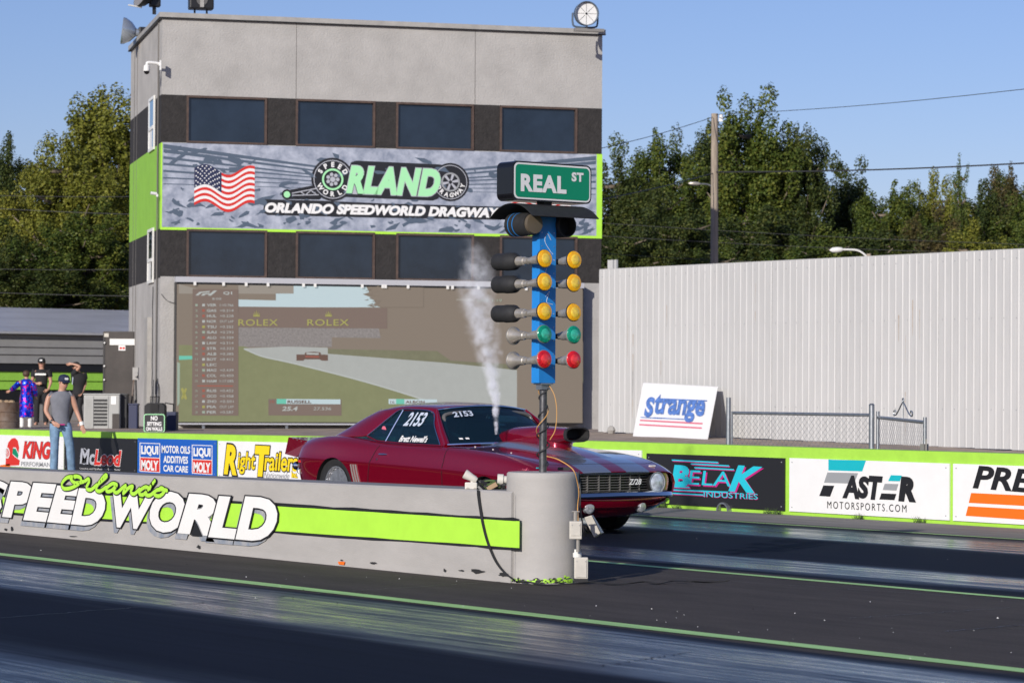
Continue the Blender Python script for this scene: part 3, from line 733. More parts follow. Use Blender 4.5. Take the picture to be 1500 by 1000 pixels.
cable('power_cable', 'orange and yellow cable drooping from the pole down the right of the pillar',
      [at_d(801, 668, 21.25), at_d(816, 672, 21.1), at_d(832, 681, 21.05), at_d(841, 690, 21.0), at_d(845.5, 705, 21.05), at_d(848, 722, 21.1), at_d(846, 742, 21.15), at_d(847, 765, 21.1), at_d(848, 800, 21.1), at_d(847, 826, 21.1)], .0042, 'cable_orange')
cable('power_cable', 'thin black cable running down the right edge of the pillar',
      [at_d(848, 690, 21.3), at_d(850, 718, 21.2), at_d(850, 742, 21.2), at_d(853, 765, 21.2), at_d(857, 785, 21.25)], .006, 'wire')
# scraps on top of the pillar
for u, v, m, lb, sd_ in ((769, 690, 'print_pink', 'scrap of pink ribbon on the left of the pillar top', 3), (789, 687, 'teal', 'scrap of turquoise ribbon beside the light pole foot', 4)):
    random.seed(sd_); p = gnd(u, v, .853); mb = MB()
    for k in range(9):
        a = random.uniform(0, 2*pi); l = random.uniform(.02, .06)
        mb.add([(0, 0, .002), (l*cos(a), l*sin(a), random.uniform(.004, .03)), (l*cos(a+.35), l*sin(a+.35), random.uniform(.004, .02)), (.012, .004, .006)], [(0, 1, 2, 3)])
    o = mb.build('ribbon_scrap', m); o.location = p; tag(o, lb, 'ribbon')
p = gnd(826, 688.5, .856); mb = MB()
mb.prism(roundrect(-.05, -.012, .05, .012, .01, 3), -.02, .02); o = mb.build('cable_clip', 'black'); o.location = p+Vector((0, 0, .012)); o.rotation_euler = (0, 0, .9); tag(o, 'small black clip on the right of the pillar top', 'clip')
# light beam sensors on the wall
def sensor(u, v, name, label, horn, flip=1):
    D_ = 21.7; r = cam_frame(u, v, D_, name, label, 'sensor'); s_ = D_/PXF
    MB().box((-9*s_, -.04, 0), (9*s_, .04, 13*s_)).build('housing', 'sensor_cream', r, bevel=.01)
    for x in (-5*s_, 6*s_):
        MB().cyl((x, -.04, 3.2*s_), (x, -.055, 3.2*s_), .014, n=12).build('socket', 'lamp_metal', r)
    MB().cyl((2*s_, 0, 13*s_), (2*s_, 0, 18*s_), .016, n=10).build('stalk', 'sensor_cream', r)
    MB().lathe((5*s_, 0, 17.5*s_), (-1, .0, .55), [(-.02, .02), (0, .028), (.03, .030), (.075, .038), (.09, .038), (.092, .03)], 16).build('cowl', 'sensor_cream', r, smooth=True)
    return r
sensor(690, 719, 'beam_sensor', 'white light beam sensor on the wall top left of the cables', 1)
r1 = cam_frame(738, 712, 21.6, 'beam_sensor', 'pale round sensor partly tucked behind the pillar left edge', 'sensor')
MB().lathe((.05, 0, .05), (-1, 0, .05), [(0, .03), (.05, .032), (.055, .044), (.10, .044), (.102, .034)], 18).build('cowl', 'sensor_cream', r1, smooth=True)
MB().cyl((.0, 0, 0), (.0, 0, .04), .015).build('stalk', 'grey', r1)
# bundle of cables and connectors
random.seed(11); r1 = cam_frame(722, 719, 21.6, 'cable_bundle', 'tangled black cables and connectors on the wall beside the pillar', 'cables')
mb = MB(); mg = MB()
for k in range(11):
    P = [Vector((random.uniform(-.12, .10), random.uniform(-.05, .08), random.uniform(.01, .085))) for _ in range(5)]
    (mb if k % 4 else mg).tube(catmull(P, 5), random.uniform(.006, .012), 5)
mb.build('cable', 'wire', r1, smooth=True); mg.build('green_cable', 'weed', r1, smooth=True)
MB().cyl((-.11, -.05, .035), (-.06, -.07, -.01), .026, n=10).build('connector', 'black', r1)
defm('cardboard', (.36, .25, .15), .8); MB().box((-.03, -.06, .02), (.055, -.03, .055)).build('tag', 'cardboard', r1).rotation_euler = (0, -.5, 0)
# black strap over the wall and along the ground
def strap(name, label, pts, wd, wdir):
    P = catmull([tuple(p) for p in pts], 8); V = []; n = len(P)
    for i, p in enumerate(P):
        q = Vector(wdir[0])*(1-i/(n-1)) + Vector(wdir[1])*(i/(n-1)); q.normalize()
        V += [p-q*wd/2, p+q*wd/2]
    F = [(2*i, 2*i+1, 2*i+3, 2*i+2) for i in range(n-1)]; nn = len(V)
    a = (P[min(3, n-1)]-P[0]).normalized()
    V2 = [v+Vector((0, -.006, .004)) for v in V]
    o = MB().add(V, F).add(V2, F).add(V+V2, [(2*i, 2*i+2, nn+2*i+2, nn+2*i) for i in range(n-1)]+[(2*i+1, nn+2*i+1, nn+2*i+3, 2*i+3) for i in range(n-1)]).build(name, 'rubber', smooth=False)
    return tag(o, label, 'strap')
hz = lambda u, v, yo=-.035: (lambda h: Vector((MW.loc.x+h[0], 12.82+yo, h[1])))(MW.hit(u, v, yo))
strap('rubber_strap', 'black flat strap hanging down the wall front over the green stripe',
      [hz(701, 718), hz(701.5, 727), hz(704, 745), hz(709, 772), hz(716, 797), hz(727, 822), hz(739, 838, -.05), hz(753, 849, -.07)], .032, ((1, 0, 0), (1, 0, .15)))
P = [gnd(u, v, .02) for u, v in ((753, 849), (772, 852), (800, 854), (835, 854), (870, 852.5), (897, 853), (920, 853.5), (945, 852), (965, 852.5), (985, 850), (1010, 851.5), (1040, 850), (1068, 849.5))]
P = [p+Vector((0, 0, -.006+.008*math.sin(i*2.1))) for i, p in enumerate(P)]
strap('rubber_strip', 'long black rubber strip lying on the asphalt past the pillar foot', P, .022, ((0, .9, .3), (.3, .9, .3)))

# ================================================================== CAR
defm('grille_bar', (.12, .115, .11), .45)
CX, CY = -23.96, 17.78
car = thing('drag_car', 'maroon two door muscle car with silver bonnet stripes and a tall bonnet scoop', 'car', (CX, CY, 0))
def paint(name, stripes=False):
    m = mat(name, (.30, .002, .022), .20, metal=.55, coat=1.0, spec=.5)
    n = m.node_tree; L = n.links; b = n.nodes['Principled BSDF']
    if stripes:
        N = n.nodes.new; tc = N('ShaderNodeTexCoord'); sp = N('ShaderNodeSeparateXYZ'); L.new(tc.outputs['Object'], sp.inputs[0])
        def mth(op, a, b2=None):
            k = N('ShaderNodeMath'); k.operation = op
            for i, x in enumerate((a, b2)):
                if x is None: continue
                if isinstance(x, (int, float)): k.inputs[i].default_value = x
                else: L.new(x, k.inputs[i])
            return k.outputs[0]
        ay = mth('ABSOLUTE', sp.outputs['Y'])
        msk = mth('MULTIPLY', mth('GREATER_THAN', ay, .10), mth('LESS_THAN', ay, .44))
        msk = mth('MULTIPLY', msk, mth('GREATER_THAN', sp.outputs['X'], .50)); msk = mth('MULTIPLY', msk, mth('GREATER_THAN', sp.outputs['Z'], .60))
        mx = N('ShaderNodeMix'); mx.data_type = 'RGBA'; L.new(msk, mx.inputs[0]); mx.inputs[6].default_value = (.30, .002, .022, 1); mx.inputs[7].default_value = (.20, .23, .31, 1)
        L.new(mx.outputs[2], b.inputs['Base Color'])
        mt = N('ShaderNodeMix'); mt.data_type = 'FLOAT'; L.new(msk, mt.inputs[0]); mt.inputs[2].default_value = .55; mt.inputs[3].default_value = .35
        L.new(mt.outputs[0], b.inputs['Metallic'])
    return m
MT['car_paint'] = paint('car_paint', True); MT['car_red'] = paint('car_red')
defm('glass', (.012, .035, .06), .03, spec=.6, coat=.5)
gm = MT['glass']; n = gm.node_tree; b = n.nodes['Principled BSDF']
tr = n.nodes.new('ShaderNodeBsdfTransparent'); tr.inputs[0].default_value = (.16, .32, .42, 1); mxs = n.nodes.new('ShaderNodeMixShader'); mxs.inputs[0].default_value = .40
n.links.new(tr.outputs[0], mxs.inputs[1]); n.links.new(b.outputs[0], mxs.inputs[2]); n.links.new(mxs.outputs[0], n.nodes['Material Output'].inputs[0])

X  = [-2.40, -2.31, -2.08, -1.75, -1.40, -1.05, -.70, -.35, .05, .45, .80, 1.15, 1.50, 1.85, 2.12, 2.32, 2.44]
ZB = [.46, .38, .30, .24, .20, .18, .17, .17, .17, .17, .17, .17, .17, .18, .21, .25, .29]
ZC = [.70, .705, .705, .70, .695, .69, .68, .67, .66, .65, .64, .625, .605, .585, .565, .545, .53]
WC = [.82, .895, .93, .942, .945, .938, .922, .912, .910, .913, .920, .928, .932, .932, .925, .912, .90]
ZS = [.80, .825, .86, .89, .895, .87, .85, .842, .838, .83, .82, .80, .775, .74, .70, .655, .615]
WS = [.77, .85, .885, .905, .91, .893, .872, .860, .857, .862, .872, .885, .89, .89, .882, .868, .852]
ZT = [.85, .885, .925, .955, .962, .935, .905, .892, .890, .885, .872, .852, .825, .785, .742, .692, .648]
WT = [.70, .775, .80, .81, .805, .80, .79, .785, .785, .785, .79, .80, .80, .795, .78, .76, .735]
ZM = [.855, .90, .94, .962, .965, .94, .915, .90, .90, .905, .89, .868, .842, .805, .762, .705, .655]
Z0 = [.86, .905, .95, .975, .975, .95, .93, .915, .915, .93, .918, .898, .87, .830, .780, .715, .662]
cage = []; NP = 0
def nosebend(x, y):
    t = max(0, min(1, (x-1.6)/.84)); x = x - .155*t*t*(abs(y)/.86)**2.2
    t2 = max(0, min(1, (-1.9-x)/.46)); return x + .10*t2*(abs(y)/.86)**2.2
for i, x in enumerate(X):
    tt_ = max(0, min(1, (x-1.9)/.5)); half = [(0, ZB[i]), (WC[i]-.14-.28*tt_, ZB[i]), (WC[i]-.045-.16*tt_, ZB[i]+.05), (WC[i]-.018-.03*tt_, (ZB[i]+ZC[i])/2-.02), (WC[i]-.006, ZC[i]-.025), (WC[i]+.004, ZC[i]),
            (WC[i]-.012, ZC[i]+.03), (WS[i]+.012, (ZC[i]+ZS[i])/2+.03), (WS[i]-.012, ZS[i]+.012), (WT[i], ZT[i]), (.40, ZM[i]), (0, Z0[i])]
    sec = [(-y, z) for y, z in half] + [(y, z) for y, z in reversed(half[1:-1])]
    NP = len(sec); cage.append([(nosebend(x, y), y, z) for y, z in sec])
V = [p for s_ in cage for p in s_]; F = []
for i in range(len(X)-1):
    for k in range(NP): F.append((i*NP+k, (i+1)*NP+k, (i+1)*NP+(k+1) % NP, i*NP+(k+1) % NP))
F.append(tuple(range(NP)))
# front: lip, recess and back plate of the grille opening
base = (len(X)-1)*NP; cy_ = 0; L1 = len(V)
def inset(p, s, dx): return (p[0]+dx, p[1]*s, .41+(p[2]-.41)*s)
last = cage[-1]
V += [inset(p, .965, .004) for p in last]; V += [inset(p, .95, -.15) for p in last]
for k in range(NP): F.append((base+k, L1+k, L1+(k+1) % NP, base+(k+1) % NP)); 
for k in range(NP): F.append((L1+k, L1+NP+k, L1+NP+(k+1) % NP, L1+(k+1) % NP))
F.append(tuple(range(L1+2*NP-1, L1+NP-1, -1)))
bm = bmesh.new(); vv = [bm.verts.new(p) for p in V]; bm.verts.ensure_lookup_table()
for f in F: bm.faces.new([vv[i] for i in f])
cr = bm.edges.layers.float.new('crease_edge'); bm.edges.ensure_lookup_table()
def setc(a, b_, c):
    e = bm.edges.get((vv[a], vv[b_]))
    if e: e[cr] = c
for i in range(len(X)-1):
    for k, c in ((5, .85), (NP-5, .85), (9, .45), (NP-9, .45), (2, .3), (NP-2, .3)): setc(i*NP+k, (i+1)*NP+k, c)
for k in range(NP):
    setc(k, (k+1) % NP, .8); setc(base+k, base+(k+1) % NP, .75); setc(L1+k, L1+(k+1) % NP, .9); setc(L1+NP+k, L1+NP+(k+1) % NP, 1)
bmesh.ops.recalc_face_normals(bm, faces=bm.faces)
me = bpy.data.meshes.new('body'); bm.to_mesh(me); bm.free()
body = bpy.data.objects.new('body', me); COL.objects.link(body); body.parent = car
me.materials.append(MT['car_paint']); me.materials.append(MT['black'])
for p in me.polygons: p.material_index = 1 if p.center.x > 2.0 and min(v for v in p.vertices) >= L1 else 0
sm = body.modifiers.new('sub', 'SUBSURF'); sm.levels = 3; sm.render_levels = 3
cut = MB()
for x, rr, zc in ((-1.43, .375, .345), (1.37, .305, .29)):
    for s_ in (-1, 1): cut.cyl((x, s_*.60, zc), (x, s_*1.2, zc), rr, n=48)
cutter = cut.build('wheel_well_cutter', 'black', car); cutter.data.materials.clear(); cutter.data.materials.append(MT['car_paint']); cutter.data.materials.append(MT['black'])
for p in cutter.data.polygons: p.material_index = 1
bo = body.modifiers.new('cut', 'BOOLEAN'); bo.operation = 'DIFFERENCE'; bo.object = cutter; bo.solver = 'EXACT'
dg = bpy.context.evaluated_depsgraph_get(); dg.update()
nm = bpy.data.meshes.new_from_object(body.evaluated_get(dg)); body.modifiers.clear(); body.data = nm; nm.name = 'body'
nm.shade_smooth(); nm.set_sharp_from_angle(angle=radians(30))
bpy.data.objects.remove(cutter)
bvh = BVHTree.FromPolygons([v.co for v in nm.vertices], [p.vertices[:] for p in nm.polygons])
def side_y(x, z, out=-1):
    h = bvh.ray_cast(Vector((x, out*2.0, z)), Vector((0, -out, 0))); return (h[0], h[1]) if h[0] else (Vector((x, out*.9, z)), Vector((0, out, 0)))
def top_z(x, y):
    h = bvh.ray_cast(Vector((x, y, 2.5)), Vector((0, 0, -1))); return (h[0], h[1]) if h[0] else (Vector((x, y, .8)), Vector((0, 0, 1)))
def strip(name, pts, wd, m, par, fn=side_y, lift=.0025, n=6, thick=0):
    """strip that follows the body surface; pts in (x,z) for the side or (x,y) for the top"""
    P = catmull([(a, b_, 0) for a, b_ in pts], n); V = []
    H = [fn(p.x, p.y) for p in P]
    for i, (h, nn) in enumerate(H):
        t = (H[min(i+1, len(H)-1)][0]-H[max(i-1, 0)][0]).normalized(); s_ = t.cross(nn).normalized()
        c = h+nn*lift; V += [c-s_*wd/2, c+s_*wd/2]
        if thick: V += [c-s_*wd/2*.4+nn*thick, c+s_*wd/2*.4+nn*thick]
    N_ = len(P); mb = MB()
    if thick: mb.add(V, [f for i in range(N_-1) for f in ((4*i, 4*i+2, 4*i+6, 4*i+4), (4*i+2, 4*i+3, 4*i+7, 4*i+6), (4*i+3, 4*i+1, 4*i+5, 4*i+7))])
    else: mb.add(V, [(2*i, 2*i+1, 2*i+3, 2*i+2) for i in range(N_-1)])
    return mb.build(name, m, par, smooth=bool(thick))
door = strip('door', [(.60, .86), (.61, .66), (.60, .40), (.57, .23)], .009, 'black', car); door['label'] = 'dark gap at the front edge of the door'
strip('door_gap', [(-.64, .87), (-.70, .74), (-.76, .55), (-.77, .30), (-.70, .22)], .009, 'black', door)
strip('door_gap', [(-.70, .23), (0, .215), (.57, .23)], .008, 'black', door)
MB().lathe(side_y(-.60, .775)[0], (1, 0, 0), [(0, .006), (.02, .012), (.10, .012), (.16, .007)], 8).build('door_handle', 'chrome', door, smooth=True)
MB().cyl(side_y(-.60, .72)[0], side_y(-.60, .72)[0]+Vector((0, -.008, 0)), .013, n=12).build('keyhole', 'chrome', door)
for k in range(3):
    strip('side_louvre', [(-1.07+.045*k, .655), (-1.05+.045*k, .56), (-1.00+.045*k, .40), (-.98+.045*k, .30)], .016, 'bracket_metal', car, thick=.012)
strip('hood_gap', [(.55, -.80), (1.2, -.775), (1.8, -.77), (2.18, -.72)], .008, 'black', car, fn=top_z)
strip('hood_gap', [(.55, .80), (1.2, .775), (1.8, .77), (2.18, .72)], .008, 'black', car, fn=top_z)
strip('hood_edge_gap', [(2.10, -.74), (2.19, -.5), (2.24, 0), (2.19, .5), (2.10, .74)], .007, 'black', car, fn=top_z)
strip('trunk_gap', [(-1.9, -.70), (-2.2, -.70)], .007, 'black', car, fn=top_z)
# fender script and side marker
mb = MB()
for k in range(5):
    h, nn = side_y(1.02+.03*k, .43+.004*k); mb.box((h.x-.011, h.y-.006, h.z-.006), (h.x+.011, h.y-.001, h.z+.008))
h, nn = side_y(.99, .42); mb.box((h.x-.03, h.y-.006, h.z-.02), (h.x-.02, h.y-.001, h.z+.05)).box((h.x-.045, h.y-.006, h.z-.022), (h.x-.03, h.y-.001, h.z-.012))
mb.build('fender_badge', 'sign_white', car)
h, nn = side_y(-2.16, .66); MB().box((h.x-.03, h.y-.006, h.z-.012), (h.x+.03, h.y+.01, h.z+.012)).build('side_marker', 'red', car)
# rear wing
P = [(-2.22, .86), (-2.40, .885), (-2.52, .925), (-2.54, .70), (-2.37, .70), (-2.30, .70)]
mb = MB().add([(-2.12, -.80, .885), (-2.57, -.79, .925), (-2.66, -.78, .73), (-2.38, -.80, .70), (-2.12, .80, .885), (-2.57, .79, .925), (-2.66, .78, .73), (-2.38, .80, .70)], [(0, 1, 2, 3), (7, 6, 5, 4), (0, 4, 5, 1), (1, 5, 6, 2), (2, 6, 7, 3)])
wg = mb.build('rear_spoiler', 'car_red', car)
rv = MB()
for k in range(4): rv.cyl((-2.20-.085*k, -.797, .87+.013*k), (-2.20-.085*k, -.803, .87+.013*k), .007, n=8)
rv.build('rivets', 'steel', wg)
MB().lathe((-2.42, -.74, .60), (-1, -.3, 0), [(0, .03), (.03, .052), (.06, .045), (.075, .02)], 16).build('tail_knob', 'chrome', car, smooth=True)
# rear bumper and front chin
strip('rear_bumper', [(-2.30, .55), (-2.18, .55)], .07, 'chrome', car, lift=.01, thick=.02)

# ---- greenhouse
RX = [.12, -.10, -.35, -.62, -.86, -1.05]
RZc = [1.310, 1.335, 1.345, 1.342, 1.325, 1.295]; RZe = [1.262, 1.280, 1.287, 1.283, 1.262, 1.225]
RW = [.590, .605, .612, .612, .600, .585]
def roofsec(x, zc, ze, w_): return [(x-.06*abs(y/w_)**2*(1 if x > 0 else 0), y, z) for y, z in ((-w_, ze-.035), (-w_*.985, ze-.005), (-w_*.90, ze+.02), (-w_*.55, zc-.012), (0, zc), (w_*.55, zc-.012), (w_*.90, ze+.02), (w_*.985, ze-.005), (w_, ze-.035))]
V = []; 
for a in zip(RX, RZc, RZe, RW): V += roofsec(*a)
m_ = 9; F = [(i*m_+k, i*m_+k+1, (i+1)*m_+k+1, (i+1)*m_+k) for i in range(len(RX)-1) for k in range(m_-1)]
def subd(name, V, F, m, par, lv=2, thick=.012, crease=None):
    me = bpy.data.meshes.new(name); me.from_pydata(V, [], F)
    o = bpy.data.objects.new(name, me); COL.objects.link(o); o.parent = par; me.materials.append(MT[m])
    s_ = o.modifiers.new('s', 'SUBSURF'); s_.levels = lv; s_.render_levels = lv
    if thick: t = o.modifiers.new('t', 'SOLIDIFY'); t.thickness = thick; t.offset = 0
    dg = bpy.context.evaluated_depsgraph_get(); dg.update(); nm = bpy.data.meshes.new_from_object(o.evaluated_get(dg)); o.modifiers.clear(); o.data = nm; nm.shade_smooth(); nm.name = name; return o
subd('roof', V, F, 'car_red', car)
for s_ in (-1, 1):
    # sail panel (rear pillar): front edge along the quarter window, rear edge along the back window
    fr_ = [(-.56, .604, 1.262), (-.68, .640, 1.195), (-.80, .695, 1.10), (-.90, .745, 1.02), (-.97, .79, .955)]
    md = [(-.75, .603, 1.268), (-.89, .650, 1.20), (-1.04, .705, 1.12), (-1.18, .755, 1.035), (-1.30, .80, .95)]
    m3 = [(-.92, .592, 1.256), (-1.09, .635, 1.19), (-1.26, .685, 1.11), (-1.42, .73, 1.025), (-1.56, .77, .952)]
    rr = [(-1.05, .575, 1.243), (-1.23, .61, 1.18), (-1.41, .65, 1.10), (-1.59, .685, 1.015), (-1.74, .715, .955)]
    ri = [(-1.05, .50, 1.275), (-1.23, .53, 1.19), (-1.41, .57, 1.105), (-1.59, .60, 1.015), (-1.74, .64, .96)]
    V = [(x, s_*y, z) for col in (fr_, md, m3, rr, ri) for x, y, z in col]
    F = [(i*5+k, i*5+k+1, i*5+k+6, i*5+k+5) if s_ < 0 else (i*5+k, i*5+k+5, i*5+k+6, i*5+k+1) for i in range(4) for k in range(4)]
    subd('roof_pillar', V, F, 'car_red', car, 2, .010)
    # windscreen pillar
    MB().tube([(.50, s_*.765, .885), (.35, s_*.715, 1.02), (.22, s_*.665, 1.15), (.09, s_*.60, 1.262)], [.036, .030, .022, .012], 8).add([(.50, s_*.790, .880), (.42, s_*.803, .886), (.05, s_*.633, 1.240), (.09, s_*.612, 1.262)], [(0, 1, 2, 3)]).build('windscreen_pillar', 'car_red', car, smooth=True)
    # roof rail over the side window
    sideg = MB(); Q = [(.43, .800, .888), (.20, .712, 1.09), (.06, .632, 1.235), (-.30, .618, 1.262), (-.56, .622, 1.255), (-.72, .675, 1.16), (-.84, .735, 1.06), (-.95, .800, .965), (-.75, .800, .915), (-.2, .800, .893)]
    sg_ = sideg.add([(x, s_*(y-.012), z) for x, y, z in Q], [tuple(range(len(Q))) if s_ < 0 else tuple(range(len(Q)-1, -1, -1))]).build('side_window', 'glass', car)
    Pt = [(x, s_*(y+.002), z) for x, y, z in Q[:8]]
    MB().tube(catmull(Pt, 6), .009, 6).build('window_trim', 'chrome', sg_, smooth=True)
    MB().tube([(.43, s_*.806, .889), (-.2, s_*.806, .895), (-.75, s_*.806, .917), (-.95, s_*.804, .966)], .008, 6).build('belt_trim', 'chrome' if 0 else 'car_red', sg_, smooth=True)
    MB().tube([(-.60, s_*.802, .908), (-.555, s_*.712, 1.09), (-.51, s_*.628, 1.255)], .008, 6).build('window_divider', 'chrome', sg_, smooth=True)
# windscreen
def screen(name, base_, top_, m, nb=8):
    V = []
    for j in range(5):
        t = j/4
        for k in range(nb+1):
            q = -1+2*k/nb
            xb = base_[0]-base_[1]*abs(q)**2.4; xt = top_[0]-top_[1]*abs(q)**2.4
            yb, yt = base_[2]*q, top_[2]*q; zb2, zt2 = base_[3]-base_[4]*q*q, top_[3]-top_[4]*q*q
            V.append((xb+(xt-xb)*t, yb+(yt-yb)*t, zb2+(zt2-zb2)*t+.012*math.sin(pi*t)))
    return MB().add(V, [(j*(nb+1)+k, j*(nb+1)+k+1, (j+1)*(nb+1)+k+1, (j+1)*(nb+1)+k) for j in range(4) for k in range(nb)]).build(name, m, car, smooth=True)
ws = screen('windscreen', (.70, .21, .755, .915, .02), (.155, .085, .585, 1.305, .045), 'glass')
MB().tube([(.155-.085*abs(q)**2.4+.008, .60*q, 1.309-.045*q*q) for q in [-1+.1*i for i in range(21)]], .009, 6).build('windscreen_trim', 'chrome', ws, smooth=True)
MB().tube([(.72-.21*abs(q)**2.4, .77*q, .92-.02*q*q) for q in [-1+.1*i for i in range(21)]], .010, 6).build('windscreen_trim', 'chrome', ws, smooth=True)
screen('rear_window', (-1.80, -.05, .66, .955, .0), (-1.05, -.02, .53, 1.285, .03), 'glass')
# cabin
cb = box_part('cabin_floor', 'black', car, (-1.7, -.76, .86), (.62, .76, .885 if 0 else .872))
for x, z1_ in ((.18, 1.22), (-.55, 1.24)):
    MB().tube(catmull([(x+(.28 if x > 0 else 0), -.70, .87), (x+.05, -.60, 1.12), (x, -.52, z1_), (x, 0, z1_+.02), (x, .52, z1_), (x+.05, .60, 1.12), (x+(.28 if x > 0 else 0), .70, .87)], 6), .022, 8).build('roll_bar', 'grille_bar', car, smooth=True)
MB().tube([(-.55, -.52, 1.23), (.18, -.52, 1.21)], .02, 8).tube([(-.55, .52, 1.23), (.18, .52, 1.21)], .02, 8).tube([(-.55, -.5, 1.2), (-.2, .1, .9)], .02, 8).tube([(-.55, -.6, 1.05), (.15, -.66, .96)], .02, 8).build('roll_bar', 'grille_bar', car, smooth=True)
MB().box((-.50, .12, .86), (-.36, .56, 1.16)).build('seat', 'sign_black', car, bevel=.03)
MB().box((-.50, -.56, .86), (-.36, -.14, 1.10)).build('seat', 'sign_black', car, bevel=.03)
# driver helmet seen through the glass
# window lettering
WSF = Frame((CX, CY, 0))
def on_side_glass(s, x0, x1, z0, z1, m, bold, shear, lift=.004, par=None):
    V, F = text_mesh(s, bold, shear); bb = bbox(V); P = []
    for a, b_ in V:
        t = (b_-bb[1])/(bb[3]-bb[1]); q = (a-bb[0])/(bb[2]-bb[0]); z = z0+(z1-z0)*t; x = x0+(x1-x0)*q
        y = .788-(z-.89)*(.788-.610)/(1.255-.89)
        P.append((x, -(y+lift+.014), z))
    return MB().add(P, F).build('lettering', m, par or car)
SG = [o for o in car.children if o.name.startswith('side_window')][0]
defm('chalk', (.50, .56, .66), .6)
on_side_glass('2153', -.40, -.02, 1.085, 1.235, 'chalk', .03, .45, par=SG)
on_side_glass("Brett Newell's", -.36, .16, .915, .985, 'sign_white', .03, .3, par=SG)
on_side_glass("&", -.76, -.68, 1.00, 1.08, 'sign_white', .06, 0, par=SG)
MB().add([(-.72+.045*cos(2*pi*k/12), -(.738), 1.035+.045*sin(2*pi*k/12)) for k in range(12)], [tuple(range(12))]).build('sticker', 'print_pink', SG)
def on_ws(s, y0, y1, t0, t1, m, bold, shear, xoff=.012):
    V, F = text_mesh(s, bold, shear); bb = bbox(V); P = []
    for a, b_ in V:
        t = t0+(t1-t0)*(b_-bb[1])/(bb[3]-bb[1]); y = y0+(y1-y0)*(a-bb[0])/(bb[2]-bb[0])
        hw = .755+(.585-.755)*t; q = min(1, abs(y/hw)); xb = .70-.21*q**2.4; xt = .155-.085*q**2.4
        zb2, zt2 = .915-.02*q*q, 1.305-.045*q*q
        P.append((xb+(xt-xb)*t+xoff, y, zb2+(zt2-zb2)*t+.012*math.sin(pi*t)+xoff))
    return MB().add(P, F).build('lettering', m, ws)
on_ws('2153', -.50, -.26, .70, .86, 'chalk', .03, .25)
on_ws('TURBO', .02, .42, .62, .70, 'chalk', .0, 0) if 0 else None
on_ws('- -', -.62, -.52, .10, .14, 'sign_white', .05, 0)

# ---- hood scoop
defm('grey_lens', (.28, .29, .31), .2, coat=1, var=.4, vscale=30)
def sec_ring(x, zc, hw, hh, n=16, p=3.0):
    out = []
    for k in range(n):
        a = 2*pi*k/n; c, s_ = cos(a), sin(a)
        out.append((x, hw*math.copysign(abs(c)**(2/p), c), zc+hh*math.copysign(abs(s_)**(2/p), s_)))
    return out
secs = [(.45, .93, .10, .04), (.60, .955, .15, .095), (.82, .97, .178, .125), (1.2, .985, .185, .125), (1.52, 1.01, .172, .088), (1.72, 1.022, .155, .074)]
V = []; 
for a in secs: V += sec_ring(*a)
n_ = 16; F = [(i*n_+k, i*n_+(k+1) % n_, (i+1)*n_+(k+1) % n_, (i+1)*n_+k) for i in range(len(secs)-1) for k in range(n_)]; F.append(tuple(range(n_)))
sc_ = MB().add(V, F).build('hood_scoop', 'car_red', car, smooth=True)
V = sec_ring(1.715, 1.022, .158, .078)+sec_ring(1.76, 1.022, .160, .080)+sec_ring(1.76, 1.022, .146, .066)+sec_ring(1.60, 1.022, .13, .05)
MB().add(V, [(i*n_+k, i*n_+(k+1) % n_, (i+1)*n_+(k+1) % n_, (i+1)*n_+k) for i in range(3) for k in range(n_)]+[tuple(range(3*n_, 4*n_))]).build('scoop_mouth', 'rubber', sc_, smooth=True)
secs = [(.80, .15), (.86, .162), (.92, .175), (.98, .19)]
V = []
for z, rr in secs: V += [(1.36+rr*1.35*cos(2*pi*k/20), rr*sin(2*pi*k/20), z) for k in range(20)]
MB().add(V, [(i*20+k, i*20+(k+1) % 20, (i+1)*20+(k+1) % 20, (i+1)*20+k) for i in range(3) for k in range(20)]).build('scoop_neck', 'car_red', sc_, smooth=True)
# raised cowl bulge under the scoop
V = []; F = []
xs = [.60, .75, 1.0, 1.3, 1.6, 1.9, 2.08]; ys = [-.36, -.30, -.24, -.12, 0, .12, .24, .30, .36]; hs = [.01, .045, .055, .05, .04, .02, .001]
for x, hh in zip(xs, hs):
    for y in ys:
        t = 1-min(1, max(0, (abs(y)-.22)/.14)); V.append((x, y, top_z(x, y)[0].z-.004+hh*(t*t*(3-2*t))))
F = [(i*9+k, i*9+k+1, (i+1)*9+k+1, (i+1)*9+k) for i in range(6) for k in range(8)]
subd('cowl_bulge', V, F, 'car_paint', car, 2, 0)
mb = MB()
for k in range(3):
    y = -.58+.0*k; p, nn = top_z(.78+.34*k, -.60-.02*k); mb.cyl(p, p+nn*.008, .012, n=10)
mb.build('hood_pins', 'chrome', car)

# ---- nose
defm('rim_metal2', (.40, .41, .43), .4, metal=.4)
defm('cap_sunlit', (.42, .20, .16), .25, metal=.5, coat=1)  # body-coloured end cap, sunlight on it painted in as a paler tone
def nx(y, x0=2.44): return x0-.155*(abs(y)/.86)**2.2
# lower valance: body coloured panel below the bumper
V = []; ys = [-.84+.12*k for k in range(15)]; rowz = [(.405, -.03), (.37, -.005), (.30, -.03), (.225, -.10), (.175, -.20), (.170, -.34)]
for z, dx in rowz:
    for y in ys: V.append((nx(y)+dx+.01-(.03 if abs(y) > .8 else 0), y*(1-.9*max(0, .38-z)), z+.10*(abs(y)/.86)**2*(1-(z-.16)/.25)))
n_ = len(ys); F = [(i*n_+k, (i+1)*n_+k, (i+1)*n_+k+1, i*n_+k+1) for i in range(len(rowz)-1) for k in range(n_-1)]
subd('front_valance', V, F, 'car_red', car, 2, .008)
